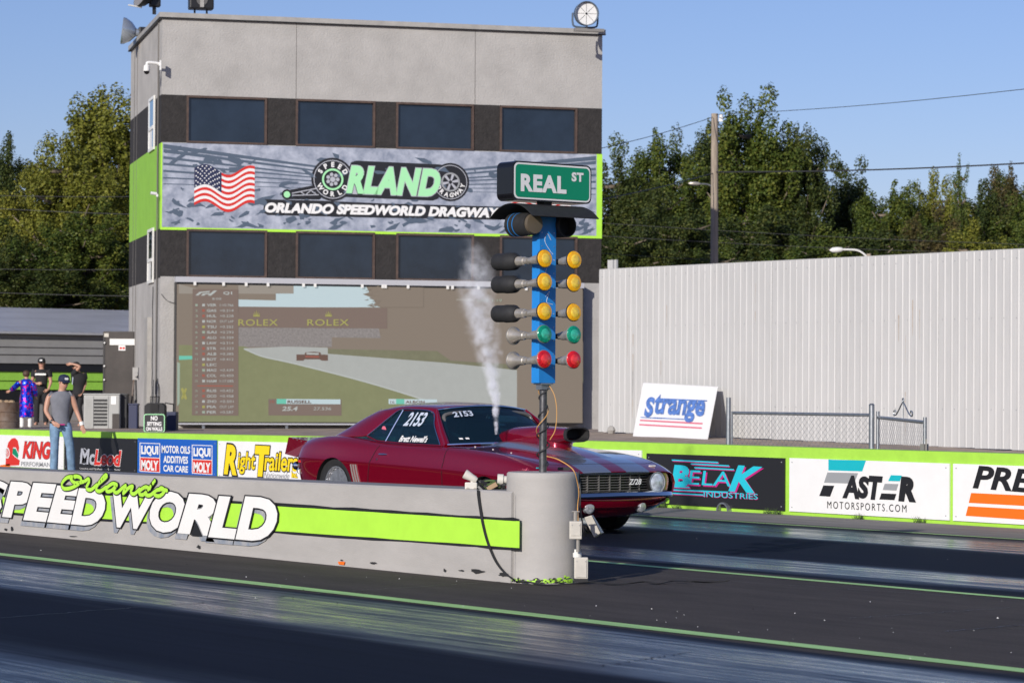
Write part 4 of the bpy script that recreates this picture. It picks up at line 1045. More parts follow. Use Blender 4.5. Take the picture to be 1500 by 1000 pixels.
# bumper blade
mb = MB(); V = []; ys = [-.90+.06*k for k in range(31)]
prof = [(-.03, .450), (.020, .446), (.050, .425), (.060, .402), (.050, .384), (-.02, .378)]
for y in ys:
    e = max(0, (abs(y)-.74)/.16); 
    for dx, z in prof: V.append((nx(y)+dx-.12*e*e, y, z+.012*(1-abs(y))))
F = [(i*6+k, (i+1)*6+k, (i+1)*6+(k+1) % 6, i*6+(k+1) % 6) for i in range(30) for k in range(6)]+[tuple(range(6)), tuple(range(185, 179, -1))]
mb.add(V, F).build('front_bumper', 'chrome', car, smooth=True)
# grille
gr = MB().add([(2.27-.15*(abs(y)/.86)**2, y, z) for z in (.455, .635) for y in [-.78+.13*k for k in range(13)]], [(k, k+1, 14+k, 13+k) for k in range(12)]).build('grille', 'black', car)
bars = MB(); verts_ = MB()
for z in [.466+.0265*k for k in range(7)]:
    ys_ = [-.50+.0715*k for k in range(15)]; V_ = []
    for y in ys_:
        x_ = 2.378-.17*(abs(y)/.86)**2.2; V_ += [(x_, y, z-.0035), (x_, y, z+.0035), (x_-.06, y, z+.0035), (x_-.06, y, z-.0035)]
    bars.add(V_, [(4*i+a, 4*i+4+a, 4*i+4+(a+1) % 4, 4*i+(a+1) % 4) for i in range(14) for a in range(4)])
for y in [-.48+.137*k for k in range(8)]:
    x = 2.385-.17*(abs(y)/.86)**2.2; verts_.box((x-.06, y-.0028, .458), (x-.004, y+.0028, .632))
bars.build('grille_slats', 'grille_bar', gr); verts_.build('grille_uprights', 'grille_bar', gr)
mb = MB()
for z in (.452, .638): mb.tube([(2.395-.17*(abs(y)/.86)**2.2, y, z) for y in [-.51+.0729*k for k in range(15)]], .006, 6)
for y in (-.515, .515): mb.tube([(2.34, y, .452), (2.34, y, .638)], .006, 6)
mb.build('grille_surround', 'steel', gr, smooth=True)
V, F = text_mesh('Z/28', .03, .2); bb = bbox(V)
MB().add([(2.40, .16+(a-bb[0])*.07/(bb[3]-bb[1])*.9, .52+(b_-bb[1])*.06/(bb[3]-bb[1])) for a, b_ in V], F).build('grille_badge', 'sign_white', gr)
for s_ in (-1, 1):
    y = s_*.565
    hl = MB().lathe((2.245, y, .535), (1, s_*.05, .02), [(0, .11), (.10, .120), (.122, .120), (.128, .110), (.10, .10)], 28).build('headlight', 'black', car, smooth=True)
    MB().lathe((2.245, y, .535), (1, s_*.05, .02), [(.118, .110), (.128, .110), (.130, .104), (.12, .102)], 28).build('headlight_ring', 'rim_metal2', hl, smooth=True)
    lens_m = 'headlens'
    if 'headlens' not in MT: defm('headlens', (.58, .63, .70), .3, metal=.15, coat=.5, var=.45, vscale=14)
    MB().lathe((2.245, y, .535), (1, s_*.05, .02), [(.104, .103), (.114, .100), (.130, .080), (.140, .045), (.143, .002)], 28).build('lens', lens_m, hl, smooth=True)
    # fender end cap beside the lamp
    V = []
    for z in (.455, .50, .56, .62, .652):
        for k in range(5):
            t = k/4; V.append((2.285+.02*math.sin(pi*t)-.10*t*t, s_*(.72+.165*t-.02*abs(z-.55)/.1), z))
    MB().add(V, [(i*5+k, i*5+k+1, (i+1)*5+k+1, (i+1)*5+k) for i in range(4) for k in range(4)]).build('fender_end_cap', 'cap_sunlit', hl, smooth=True)
    # park lamp in the valance
    MB().lathe((nx(.34)-.075, s_*.34, .29), (1, s_*.1, 0), [(0, .058), (.05, .058), (.056, .052), (.06, .046)], 22).build('parking_lamp', 'grey_lens', car, smooth=True)
    MB().lathe((nx(.34)-.075, s_*.34, .29), (1, s_*.1, 0), [(.052, .048), (.066, .040), (.07, .002)], 22).build('parking_lamp_lens', 'grey_lens', car, smooth=True)
p, nn = top_z(2.25, .60); mb = MB()
for k in range(6): mb.box((p.x-.006, .56+k*.014, p.z), (p.x+.008, .569+k*.014, p.z+.012))
mb.build('hood_badge', 'sign_white', car)
MB().prism(roundrect(-.02, -.03, .02, .03, .012, 3), -.004, 0).build('tow_tag', 'lime_paint', car).location = (nx(.72)+.02, .72, .345)
bpy.data.objects['tow_tag'].rotation_euler = (0, 0, pi/2-.25)

# ---- wheels
defm('rim_metal', (.62, .62, .63), .30, metal=.85, var=.2, vscale=25)
def wheel(x, y, R_, wd, rr, s_, name='wheel'):
    t = MB().lathe((x, y, R_), (0, s_, 0), [(-wd/2, rr), (-wd/2, R_-.03), (-wd/2+.03, R_-.004), (0, R_), (wd/2-.03, R_-.004), (wd/2, R_-.03), (wd/2+.008, (R_+rr)/2), (wd/2-.004, rr+.006), (wd/2-.02, rr)], 48, caps=False)
    w0 = t.build(name, 'rubber', car, smooth=True)
    MB().lathe((x, y, R_), (0, s_, 0), [(wd/2-.02, rr-.02), (wd/2+.006, rr+.004), (wd/2+.006, rr-.008), (wd/2-.02, rr-.02), (wd/2-.04, rr-.03), (wd/2-.07, rr-.05), (wd/2-.075, .06), (wd/2-.04, .055), (wd/2-.035, .0)], 40).build('rim', 'rim_metal', w0, smooth=True)
    sp_ = MB()
    for k in range(5):
        a = 2*pi*k/5+.3
        for da in (-.18, .18):
            sp_.tube([(x+.05*cos(a), y+s_*(wd/2-.06), R_+.05*sin(a)), (x+(rr-.04)*cos(a+da), y+s_*(wd/2-.05), R_+(rr-.04)*sin(a+da))], .015, 5)
    for k in range(16):
        a = 2*pi*k/16; sp_.cyl((x+(rr-.02)*cos(a), y+s_*(wd/2-.012), R_+(rr-.02)*sin(a)), (x+(rr-.02)*cos(a), y+s_*(wd/2+.004), R_+(rr-.02)*sin(a)), .007, n=6)
    sp_.build('spokes', 'rim_metal', w0, smooth=True)
for s_ in (-1, 1):
    wheel(-1.43, s_*.72, .385, .32, .235, s_); wheel(1.37, s_*.755, .325, .17, .20, s_)
MB().box((-1.6, -.6, .18), (1.7, .6, .30)).build('underbody', 'black', car)

# ================================================================== STEAM
def plume():
    p0 = at_d(727, 636, 28.9); p0 = Vector(p0)
    path = [(0, 0), (-1, -40), (-6, -85), (-16, -130), (-26, -175), (-32, -215), (-30, -255), (-42, -290)]
    rad = [.022, .05, .12, .19, .24, .25, .22, .12]
    s_ = 28.9/PXF; pts = [Vector((dx*s_*R0.x, dx*s_*R0.y, -dz*s_)) for dx, dz in path]
    P = catmull(pts, 6); N_ = len(P); V = []; F = []; n = 20
    for i, p in enumerate(P):
        t = i/(N_-1)*(len(rad)-1); k = min(int(t), len(rad)-2); rr = rad[k]+(rad[k+1]-rad[k])*(t-k)
        V += [(p.x+rr*cos(2*pi*q/n), p.y+rr*sin(2*pi*q/n), p.z) for q in range(n)]
    F = [(i*n+k, i*n+(k+1) % n, (i+1)*n+(k+1) % n, (i+1)*n+k) for i in range(N_-1) for k in range(n)]+[tuple(range(n-1, -1, -1)), tuple(range((N_-1)*n, N_*n))]
    m = bpy.data.materials.new('steam'); m.use_nodes = True; nt = m.node_tree; nt.nodes.remove(nt.nodes['Principled BSDF'])
    N = nt.nodes.new; L = nt.links; vol = N('ShaderNodeVolumePrincipled'); vol.inputs['Color'].default_value = (.93, .95, 1, 1); vol.inputs['Anisotropy'].default_value = -.35
    tc = N('ShaderNodeTexCoord'); sp = N('ShaderNodeSeparateXYZ'); L.new(tc.outputs['Object'], sp.inputs[0])
    # distance from the rising centre line
    def curve(vals):
        k = N('ShaderNodeValToRGB'); mr = N('ShaderNodeMapRange'); L.new(sp.outputs['Z'], mr.inputs[0]); mr.inputs[1].default_value = 0; mr.inputs[2].default_value = P[-1].z
        L.new(mr.outputs[0], k.inputs[0]); e = k.color_ramp.elements
        while len(e) < len(vals): e.new(.5)
        for i, (a, b_) in enumerate(vals): e[i].position = a; e[i].color = (b_, b_, b_, 1)
        return k.outputs[0]
    H = P[-1].z; zz = [-dz*s_ for dx, dz in path]
    cxr = curve([(z/H, (-dx*s_*1)) for (dx, dz), z in zip(path, zz)])       # leftward shift in metres
    rdr = curve([(z/H, r_) for r_, z in zip(rad, zz)])
    def mth(op, a, b2=None):
        k = N('ShaderNodeMath'); k.operation = op
        for i, x in enumerate((a, b2)):
            if x is None: continue
            if isinstance(x, (int, float)): k.inputs[i].default_value = x
            else: L.new(x, k.inputs[i])
        return k.outputs[0]
    dx = mth('ADD', sp.outputs['X'], mth('MULTIPLY', cxr, R0.x)); dy = mth('ADD', sp.outputs['Y'], mth('MULTIPLY', cxr, R0.y))
    no0 = N('ShaderNodeTexNoise'); no0.inputs['Scale'].default_value = 6; no0.inputs['Detail'].default_value = 5; L.new(tc.outputs['Object'], no0.inputs['Vector'])
    d = mth('SQRT', mth('ADD', mth('MULTIPLY', dx, dx), mth('MULTIPLY', dy, dy)))
    q = mth('DIVIDE', d, rdr); q = mth('ADD', q, mth('MULTIPLY', mth('SUBTRACT', no0.outputs[0], .5), 1.3))
    fall = N('ShaderNodeMapRange'); fall.interpolation_type = 'SMOOTHSTEP'; L.new(q, fall.inputs[0]); fall.inputs[1].default_value = .95; fall.inputs[2].default_value = .0; fall.inputs[3].default_value = 0; fall.inputs[4].default_value = 1
    no = N('ShaderNodeTexNoise'); no.inputs['Scale'].default_value = 9; no.inputs['Detail'].default_value = 6; L.new(tc.outputs['Object'], no.inputs['Vector'])
    rp = N('ShaderNodeMapRange'); L.new(no.outputs[0], rp.inputs[0]); rp.inputs[1].default_value = .42; rp.inputs[2].default_value = .62; rp.inputs[3].default_value = .08
    dz_ = curve([(0, 1), (.12, .62), (.3, .14), (.5, .085), (.7, .07), (.85, .04), (1, .0)])
    den = mth('MULTIPLY', mth('MULTIPLY', fall.outputs[0], rp.outputs[0]), mth('MULTIPLY', dz_, 105.0))
    L.new(den, vol.inputs['Density']); L.new(vol.outputs[0], nt.nodes['Material Output'].inputs['Volume'])
    o = MB().add(V, F).build('steam_plume', m); o.location = p0
    tag(struct(o, 'stuff'), 'white plume of vapour rising from the car bonnet', 'smoke')
plume()

# ================================================================== CONTROL TOWER
TA = radians(66.9); TW = Frame((-54.19, 31.22, 0), TA); TS = Frame((-54.19, 31.22, 0), radians(-23.1))
tower = TW.root('control_tower', 'grey stucco race control tower with two black window bands', 'building')
zf = lambda u, v: TW.hit(u, v)[1]
XL = 10.42; SD = 6.45
Zt = zf(236, 25.5); Zc = zf(236, 18.5); Zb1 = zf(236, 138.5); Zb1b = zf(236, 208); Zm = zf(236, 334.5); Zb2 = zf(236, 404.5)
T_ = .14
MB().box((T_, T_, .4), (XL-.02, SD, Zt-.02)).build('core', 'stucco', tower)
box_part('upper_wall', 'stucco', tower, (0, 0, Zb1), (XL, T_, Zt))
box_part('middle_wall', 'stucco', tower, (0, 0, Zm), (XL, T_, Zb1b))
box_part('lower_wall', 'stucco', tower, (0, 0, .45), (XL, T_, Zb2))
ux = lambda u, v: TW.hit(u, v)[0]
wins = {}
for (za, zb, rowv, us) in ((Zb1b, Zb1, 175, [(273, 391), (433, 549.5), (580, 694), (732, 845.5)]), (Zb2, Zm, 370, [(273, 391), (433, 549), (580, 694), (732, 845.5)])):
    spans = [(ux(a, rowv), ux(b, rowv)) for a, b in us]; edges = [0]+[e for s in spans for e in s]+[XL]
    for k in range(0, len(edges), 2): box_part('dark_pier', 'stucco_dark', tower, (edges[k] if k else 0.0, -.006, za), (edges[k+1] if k < 8 else XL, T_, zb))
    for a, b in spans:
        fw = .05; fr = MB()
        fr.box((a, -.03, za), (b, .09, za+fw*.8)).box((a, -.03, zb-fw), (b, .09, zb)).box((a, -.03, za+fw*.8), (a+fw, .09, zb-fw)).box((b-fw, -.03, za+fw*.8), (b, .09, zb-fw))
        f_ = fr.build('window', 'frame_brown', tower)
        box_part('pane', 'pane', f_, (a+fw, .05, za+fw*.8), (b-fw, .07, zb-fw))
# left side of the tower: bands, joints, narrow windows
sz = lambda u, v: TS.hit(u, v)[1]
sx = lambda u, v: TS.hit(u, v)[0]
box_part('side_wall', 'stucco', tower, (0, T_, .45), (T_, SD, Zt))
def side_band(name, m, za, zb): 
    box_part(name, m, tower, (-.008, -.007 if 'dark' in name else .0, za), (0, SD+.005, zb))
side_band('dark_side_band', 'stucco_dark', Zb1b-.02, Zb1); side_band('green_side_panel', 'stucco_green', Zm, Zb1b-.02); side_band('dark_side_band', 'stucco_dark', Zb2-.03, Zm)
for d_ in (1.05*SD*.73, SD*.86): box_part('wall_joint', 'joint', tower, (-.014, d_-.012, .5), (-.001, d_+.012, Zt))
box_part('wall_joint', 'joint', tower, (-.03, .55, .5), (-.001, .58, Zt))
for u in (434, 696): x = ux(u, 90); box_part('wall_joint', 'joint', tower, (x-.007, -.003, Zb1), (x+.007, .001, Zt))
for (va, vb, vm, m2) in ((152, 224, 198, 'blue_pane'), (343, 415, 376, 'pane')):
    y0, y1 = 1.15, 2.2
    za, zb = Zb1b-.07 if va < 200 else Zb2-.10, Zb1+.10 if va < 200 else Zm+.08
    zm = zb-(zb-za)*.58
    f_ = MB().box((-.05, y0, za), (-.01, y1, za+.07)).box((-.05, y0, zb-.07), (-.01, y1, zb)).box((-.05, y0, za+.07), (-.01, y0+.07, zb-.07)).box((-.05, y1-.09, za+.07), (-.01, y1, zb-.07)).box((-.055, y0+.07, zm-.04), (-.01, y1-.09, zm+.04)).build('side_window', 'white_frame', tower)
    box_part('pane', m2, f_, (-.035, y0+.07, zm+.04), (-.02, y1-.09, zb-.07)); box_part('lower_sash', 'white_frame', f_, (-.035, y0+.4, za+.07), (-.02, y1-.09, zm-.04)); box_part('pane', m2, f_, (-.035, y0+.07, za+.07), (-.02, y0+.4, zm-.04))
# parapet cap
mb = MB().box((-.07, -.07, Zt), (XL+.06, .22, Zc)).box((-.07, .22, Zt), (.20, SD+.05, Zc)).box((XL-.2, .22, Zt), (XL+.06, SD, Zc)).box((.20, SD-.2, Zt), (XL-.2, SD+.05, Zc))
mb.build('parapet_cap', 'cap_metal', tower)
mb = MB().box((-.075, -.076, Zt-.022), (XL+.065, -.0, Zt-.001)).box((-.076, -.0, Zt-.022), (0, SD+.05, Zt-.001)); mb.build('drip_edge', 'black', tower)
mb = MB(); x = ux(880, 300); mb.box((ux(873.5, 280), -.02, Zm+.03), (XL+.01, -.006 if 0 else 0, Zb1b-.0)).box((-.01, -.02, Zm-.03), (XL+.01, 0, Zm+.03)).box((-.012, -.02, Zm+.03), (.025, 0, Zb1b-.02))
mb.build('green_border', 'lime_paint', tower)
# wires and patches on the walls
mb = MB()
mb.tube(catmull([(1.4*0+.02, -.02, Zb2-.4), (.15, -.03, Zb2-.55), (.35, -.03, Zb2-.62)], 6), .008, 4)
for y0, za, zb in ((.35, .6, Zt-1), (1.25, .7, Zb2-.2)):
    P = [(-.02, y0+random.uniform(-.05, .05), za+(zb-za)*i/14) for i in range(15)]; mb.tube(P, .012, 4)
mb.build('wall_wiring', 'wire', tower)
box_part('conduit_box', 'cap_metal', tower, (-.10, 1.6, .9), (-.0, 2.2, 3.1))

# ---- mural banner
bn = TW.root('banner', 'long camouflage printed banner reading ORLANDO SPEEDWORLD DRAGWAY', 'banner')
W = TW; YB = .012
x0, x1 = .027, ux(873.5, 280); za, zb = Zm+.03, Zb1b-.015
box_part('banner_sheet', 'mural', bn, (x0, -YB-.01, za), (x1, -YB+.002, zb)); Y = YB+.012
# radiating dark streaks and angular camouflage flakes
mb = MB(); Cx = (x0+x1)/2+.1; Cz = za-1.1
def clipP(P): return [(min(max(x, x0+.02), x1-.02), min(max(z, za+.02), zb-.02)) for x, z in P]
for k, (vl, vr, th) in enumerate(((.02, .42, .10), (.09, .50, .08), (.19, .58, .06), (.28, .62, .055), (.38, .68, .05), (.48, .74, .035), (.57, .80, .02))):
    for sgn in (-1, 1):
        xa = x0+.02 if sgn < 0 else x1-.02; xe = Cx+sgn*1.1
        a0 = zb-.0-vl*1.0*(zb-za)*.85; a1 = zb-vr*(zb-za)*.62
        if sgn > 0: pass
        mb.add([(x, -Y, z) for x, z in clipP([(xa, a0), (xe, a1), (xe, a1-th*.4), (xa, a0-th)])], [(0, 1, 2, 3)])
struct(mb.build('streak_print', 'slate', bn), 'stuff')
random.seed(21); mb = MB()
for k in range(230):
    cx = random.uniform(x0+.1, x1-.1); cz = random.choice([random.uniform(za+.05, za+.65), random.uniform(za+.05, zb-.1)]); n = random.randint(5, 8); rr = random.uniform(.03, .15); st = random.uniform(1, 3)
    a0 = random.uniform(-.6, .6); P = []
    for q in range(n):
        a = 2*pi*q/n; r_ = rr*random.uniform(.25, 1.1); px_, pz_ = r_*cos(a)*st, r_*sin(a)*.7
        P.append((cx+px_*cos(a0)-pz_*sin(a0), cz+px_*sin(a0)+pz_*cos(a0)))
    mb.add([(x, -Y-.001-k*1e-5, z) for x, z in clipP(P)], [tuple(range(n))])
struct(mb.build('camouflage_flake', 'slate', bn), 'stuff')
# flag
def flag(uL, uR, vT, vB, name='flag_print'):
    a = W.hit(uL, vB); b = W.hit(uR, vT); w_, h_ = b[0]-a[0], b[1]-a[1]; n = 30
    wave = lambda t: .085*h_*math.sin(t*2*pi*1.35+.5)*(.5+.8*t)+ (.06*h_*math.sin(t*7))
    red = MB(); wh = MB(); root_ = None
    for k in range(13):
        V = []
        for i in range(n+1):
            t = i/n; x = a[0]+w_*t; z = a[1]+h_*(.10+.80*k/13)+wave(t); V += [(x, -Y-.004, z), (x, -Y-.004, z+h_*.80/13)]
        (red if k % 2 == 0 else wh).add(V, [(2*i, 2*i+2, 2*i+3, 2*i+1) for i in range(n)])
    f_ = wh.build(name, 'sign_white', bn); red.build('red_stripes', 'red', f_)
    V = []; m_ = 14
    for i in range(m_+1):
        t = .45*i/m_; x = a[0]+w_*t; V += [(x, -Y-.006, a[1]+h_*(.10+.80*6/13)+wave(t)), (x, -Y-.006, a[1]+h_*.90+wave(t))]
    MB().add(V, [(2*i, 2*i+2, 2*i+3, 2*i+1) for i in range(m_)]).build('canton', 'sign_blue' if 0 else 'navy', f_)
    sb = MB()
    for r_ in range(8):
        for c in range(6):
            t = .03+.07*c+(.03 if r_ % 2 else 0); 
            if t > .44: continue
            x = a[0]+w_*t; z = a[1]+h_*(.10+.80*(6.45+.85*r_)/13)+wave(t)
            sb.add([(x+.018*cos(q*2*pi/5+pi/2), -Y-.008, z+.018*sin(q*2*pi/5+pi/2)) for q in range(5)], [(0, 1, 2, 3, 4)])
    sb.build('stars', 'sign_white', f_)
flag(284, 373, 243, 309); flag(748, 836, 258, 316)
# lettering on the banner
def pill(P, m='sign_black', yo=Y+.002, nm='backing_print'): return shape_px(nm, W, P, m, bn, yo)
pill([(388, 292), (470, 294), (560, 298), (738, 303), (741, 308), (734, 322), (560, 319), (392, 315), (385, 311)])
letters('lettering', "ORLANDO SPEEDWORLD DRAGWAY", W, (388, 311.5, 296.5, 733, 319.5), 'sign_white', bn, Y+.006, bold=.06, shear=.22, spacing=1.0)
letters('lettering', "", W, (0, 0, 0, 0, 0), 'white', bn, Y) if 0 else None
pill([(514, 238), (522, 235.5), (645, 241), (654, 245), (652, 262), (642, 291), (634, 294), (502, 288.5), (500, 282)])
letters('lettering', "RLAND", W, (507, 283, 242, 645, 288.5), 'mint', bn, Y+.010, spacing=1.1, bold=.06, shear=.25, outline=1, oamt=.022, omat='silver_print')
def tyre_logo(u, v, r_px, first, s_top, s_bot, hubm, tag_=''):
    c = W.hit(u, v); s_ = 62.8/PXF; R_ = r_px*s_
    shape('tyre_print', disc(c[0], c[1], R_*1.12), 'sign_black', bn, Y+.003)
    mb = MB(); ring(mb, c[0], c[1], R_*.96, R_*1.0, Y+.006); 
    mb.build('ring_print', 'silver_print', bn)
    mb = MB(); ring(mb, c[0], c[1], R_*.46, R_*.56, Y+.006); mb.build('ring_print', hubm, bn)
    mb = MB()
    if first:
        for k in range(7):
            a = 2*pi*k/7; mb.add([(x, -Y-.006, z) for x, z in disc(c[0]+R_*.26*cos(a), c[1]+R_*.26*sin(a), R_*.10, 8)], [tuple(range(8))])
        ring(mb, c[0], c[1], .0001, R_*.14, Y+.006)
    else:
        for k in range(6):
            a = 2*pi*k/6+.2; q = (cos(a), sin(a)); p_ = (-sin(a), cos(a)); r0, r1 = R_*.1, R_*.46
            mb.add([(c[0]+q[0]*r0+p_[0]*R_*.05, -Y-.006, c[1]+q[1]*r0+p_[1]*R_*.05), (c[0]+q[0]*r1+p_[0]*R_*.08, -Y-.006, c[1]+q[1]*r1+p_[1]*R_*.08), (c[0]+q[0]*r1-p_[0]*R_*.08, -Y-.006, c[1]+q[1]*r1-p_[1]*R_*.08), (c[0]+q[0]*r0-p_[0]*R_*.05, -Y-.006, c[1]+q[1]*r0-p_[1]*R_*.05)], [(0, 1, 2, 3)])
    mb.build('hub_print', 'silver_print', bn)
    if s_top: arc_letters('lettering', s_top, c[0], c[1], R_*.63, 148, 32, R_*.27, 'sign_white', bn, Y+.007, .05)
    if s_bot: arc_letters('lettering', s_bot, c[0], c[1], R_*.62, *((212, 328) if first else (205, 345)), R_*.27, 'sign_white', bn, Y+.007, .04, flip=True)
tyre_logo(487, 263, 28.5, True, 'SPEED', 'WORLD', 'mint'); tyre_logo(659.5, 267, 25.5, False, None, 'DRAGWAY', 'grey')
mb = MB()
for A, B in (((420, 284.5), (462, 276)), ((420, 287), (466, 287.5))): ribbon(mb, [W.hit(*A), W.hit((A[0]+B[0])/2, (A[1]+B[1])/2), W.hit(*B)], .16, Y+.001, 3)
mb.build('backing_print', 'sign_black', bn)
mb = MB()
for A, B in (((424, 284), (464, 276)), ((424, 286.5), (466, 285.5)), ((440, 281), (447, 286)), ((447, 286), (455, 279)), ((455, 279), (463, 285))): ribbon(mb, [W.hit(*A), W.hit(*B)], .022, Y+.004, 3)
mb.build('chassis_print', 'silver_print', bn)
c = W.hit(420, 285); shape('tyre_print', disc(c[0], c[1], .12, 18), 'sign_black', bn, Y+.005); shape('tyre_print', disc(c[0], c[1], .075, 18), 'mint', bn, Y+.007)

# ---- video screen
defm('rail_grey', (.50, .50, .52), .45, metal=.2)
sc = TW.root('video_screen', 'large outdoor video screen showing a car race broadcast', 'screen')
DS = .40; Fx = lambda u, v: TW.hit(u, v, -DS)
def scol(k, c, var=0, vs_=6, e=.47, b_=.44): return defm(k, tuple(x*b_ for x in c), .7, spec=.12, emit=c, estr=e, var=var, vscale=vs_)
scol('scr_brown', (.245, .205, .165)); scol('scr_panel', (.215, .165, .14)); scol('scr_sky', (.52, .64, .67)); scol('scr_grass', (.235, .25, .135), .08); scol('scr_road', (.41, .43, .41), .05)
scol('scr_crowd', (.27, .25, .24), .4, 22); scol('scr_gold', (.38, .37, .12)); scol('scr_white', (.46, .49, .47)); scol('scr_hedge', (.20, .20, .13), .15); scol('scr_teal', (.16, .55, .42)); scol('scr_red', (.36, .12, .09)); scol('scr_edge', (.34, .42, .34)); scol('scr_grey', (.32, .29, .25)); scol('scr_dark', (.16, .10, .08))
xL, zT = Fx(258.5, 405); xR = Fx(855, 415)[0]; zB = Fx(258.5, 621.5)[1]; zT2 = Fx(258.5, 413)[1]
MB().box((xL, -DS+.004, zB+.05), (xR, -.02, zT2)).build('cabinet', 'black', sc)
fr = MB().box((xL-.02, -DS-.05, zT2+.0), (xR, -DS+.25, zT)).box((xL-.02, -DS-.05, zB), (Fx(740, 620)[0], -DS+.05, zB+.035))
fr.build('truss_bar', 'rail_grey', sc); box_part('shadow_gap', 'black', sc, (xL, -DS-.012, zT2-.045), (xR, -DS+.0, zT2)); box_part('shadow_gap', 'black', sc, (xL, -DS-.012, zB+.035), (xR, -DS, zB+.06))
cl = MB()
for u in (285, 327, 360, 392, 444, 461, 530, 560, 564, 597, 655, 662, 700, 735, 770, 810): x = Fx(u, 412)[0]; cl.box((x-.03, -DS-.07, zT2-.07), (x+.03, -DS-.05, zT2+.01))
cl.build('clamps', 'white_frame', sc)
Y0 = DS+.002
def sp_(name, P, m, lay): return shape(name, [TW.hit(u, v, -DS) for u, v in P], m, sc, Y0+.002*lay)
xe = Fx(853.5, 500)[0]; x0_ = xL+.01
shape('display', [(x0_, zB+.06), (xe, zB+.06), (xe, zT2-.045), (x0_, zT2-.045)], 'scr_brown', sc, Y0)
sp_('grey_area', [(262, 415.5), (430, 417), (430, 430), (262, 430)], 'scr_grey', 1)
sp_('picture_sky', [(345, 430), (404, 430), (404, 441), (345, 441)] if 0 else [(349, 417.5), (536, 419), (541, 428), (531, 431), (545, 436), (552, 446), (558, 450), (349, 450)], 'scr_sky', 1)
sp_('stand_roof', [(349, 417), (430, 417.6), (430, 430), (404, 429.5), (404, 440), (349, 438.5)], 'scr_grey', 2)
sp_('stand_roof', [(262, 416), (349, 417), (349, 430), (404, 430.5), (404, 439.5), (349, 438.5)], 'scr_brown', 3)
sp_('advert_board', [(349, 449), (567, 451), (567, 481), (349, 479)], 'scr_panel', 4)
sp_('crowd', [(349, 479.5), (555, 481), (560, 508), (349, 508)], 'scr_crowd', 3)
sp_('foliage', [(486, 493), (520, 495), (860, 497), (854, 540), (650, 531), (486, 520)] if 0 else [(486, 494), (854, 500), (854, 548), (650, 531), (486, 519)], 'scr_brown', 4)
sp_('hedge', [(480, 511), (640, 514), (660, 528), (854, 540), (854, 560), (660, 535), (480, 520)], 'scr_hedge', 5)
sp_('grass', [(262, 505), (357, 507), (400, 522), (470, 540), (560, 566), (640, 590), (700, 612), (760, 618), (262, 618)], 'scr_grass', 4)
sp_('road', [(357, 510), (420, 507.5), (480, 509), (480, 518), (650, 531), (758, 542), (758, 617), (715, 617), (620, 584), (530, 557), (430, 531), (380, 520)], 'scr_road', 6)
mb = MB(); ribbon(mb, [TW.hit(u, v, -DS) for u, v in ((358, 511), (385, 522), (430, 532), (530, 557.5), (620, 585), (712, 617))], .035, Y0+.016, 6); mb.build('road_edge_line', 'scr_white', sc)
sp_('dark_area', [(757, 416), (853, 417.5), (853, 619), (757, 618.5)], 'scr_brown', 9)
sp_('tree_leaves', [(536, 420), (560, 420), (620, 421), (620, 450), (557, 450), (545, 446), (555, 442), (541, 437), (551, 434), (534, 430), (545, 427)], 'scr_brown', 7)
random.seed(5); mb = MB()
for k in range(26):
    u, v = random.uniform(533, 552), random.uniform(420, 449); a = random.uniform(-.6, .4); l = random.uniform(4, 11)
    P = [TW.hit(u, v, -DS), TW.hit(u+l, v+l*a, -DS), TW.hit(u+l, v+l*a+1.6, -DS)]; mb.add([(x, -Y0-.017, z) for x, z in P], [(0, 1, 2)])
mb.build('leaf_sprays', 'scr_brown', sc)
sp_('side_scene', [(262, 521), (282, 521), (282, 526), (262, 527)], 'scr_teal', 6); sp_('screen_edge', [(259.5, 530), (263.5, 532), (263, 590), (259.5, 595)], 'scr_edge', 7)
mb = MB(); ribbon(mb, [TW.hit(267, 570, -DS), TW.hit(272, 583, -DS)], .06, Y0+.014, 2); ribbon(mb, [TW.hit(272, 570, -DS), TW.hit(267, 583, -DS)], .05, Y0+.014, 2); mb.build('cross_mark', 'scr_gold', sc)
sp_('ranking_panel', [(282, 423), (349, 424), (349, 608.5), (281, 608)], 'scr_panel', 8)
SQ = dict(parent=sc)
def st(s, u0, vb, vt, u1, m='scr_white', lay=10, **k): return letters('lettering', s, TW, (u0, vb, vt, u1, vb), m, sc, Y0+.002*lay, **k)
mb = MB()
for P in ([(286, 432.5), (292, 427.5), (308, 426), (306, 428), (295, 429), (290, 433)], [(294, 433), (297, 430), (308, 429), (306, 431), (301, 431), (299, 433)], [(304, 433), (313, 425.5), (318, 425.5), (309, 433)]):
    mb.add([(x, -Y0-.022, z) for x, z in (TW.hit(u, v, -DS) for u, v in P)], [tuple(range(len(P)))])
mb.build('broadcast_logo', 'scr_white', sc)
st('Q1', 327, 432, 427, 340, bold=.03); st('8:00', 311, 439, 436, 324)
names = 'VER GAS HUL NOR TSU SAI ALO LAW STR ALB BOT LEC MAG COL HAM'.split(); names2 = 'RUS OCO ZHO PIA PER'.split()
rows_ = [(446.8+7.93*i, n_, i+1) for i, n_ in enumerate(names)]+[(572.0+7.85*i, n_, 16+i) for i, n_ in enumerate(names2)]
times = ['1:10.766', '+0.214', '+0.228', 'OUT LAP', '+0.252', '+0.293', '+0.309', '+0.314', '+0.323', '+0.385', '+0.412', '', '+0.439', '+0.450', '1:17.085', '+0.452', '+0.458', '+0.501', 'OUT LAP', '+0.587']
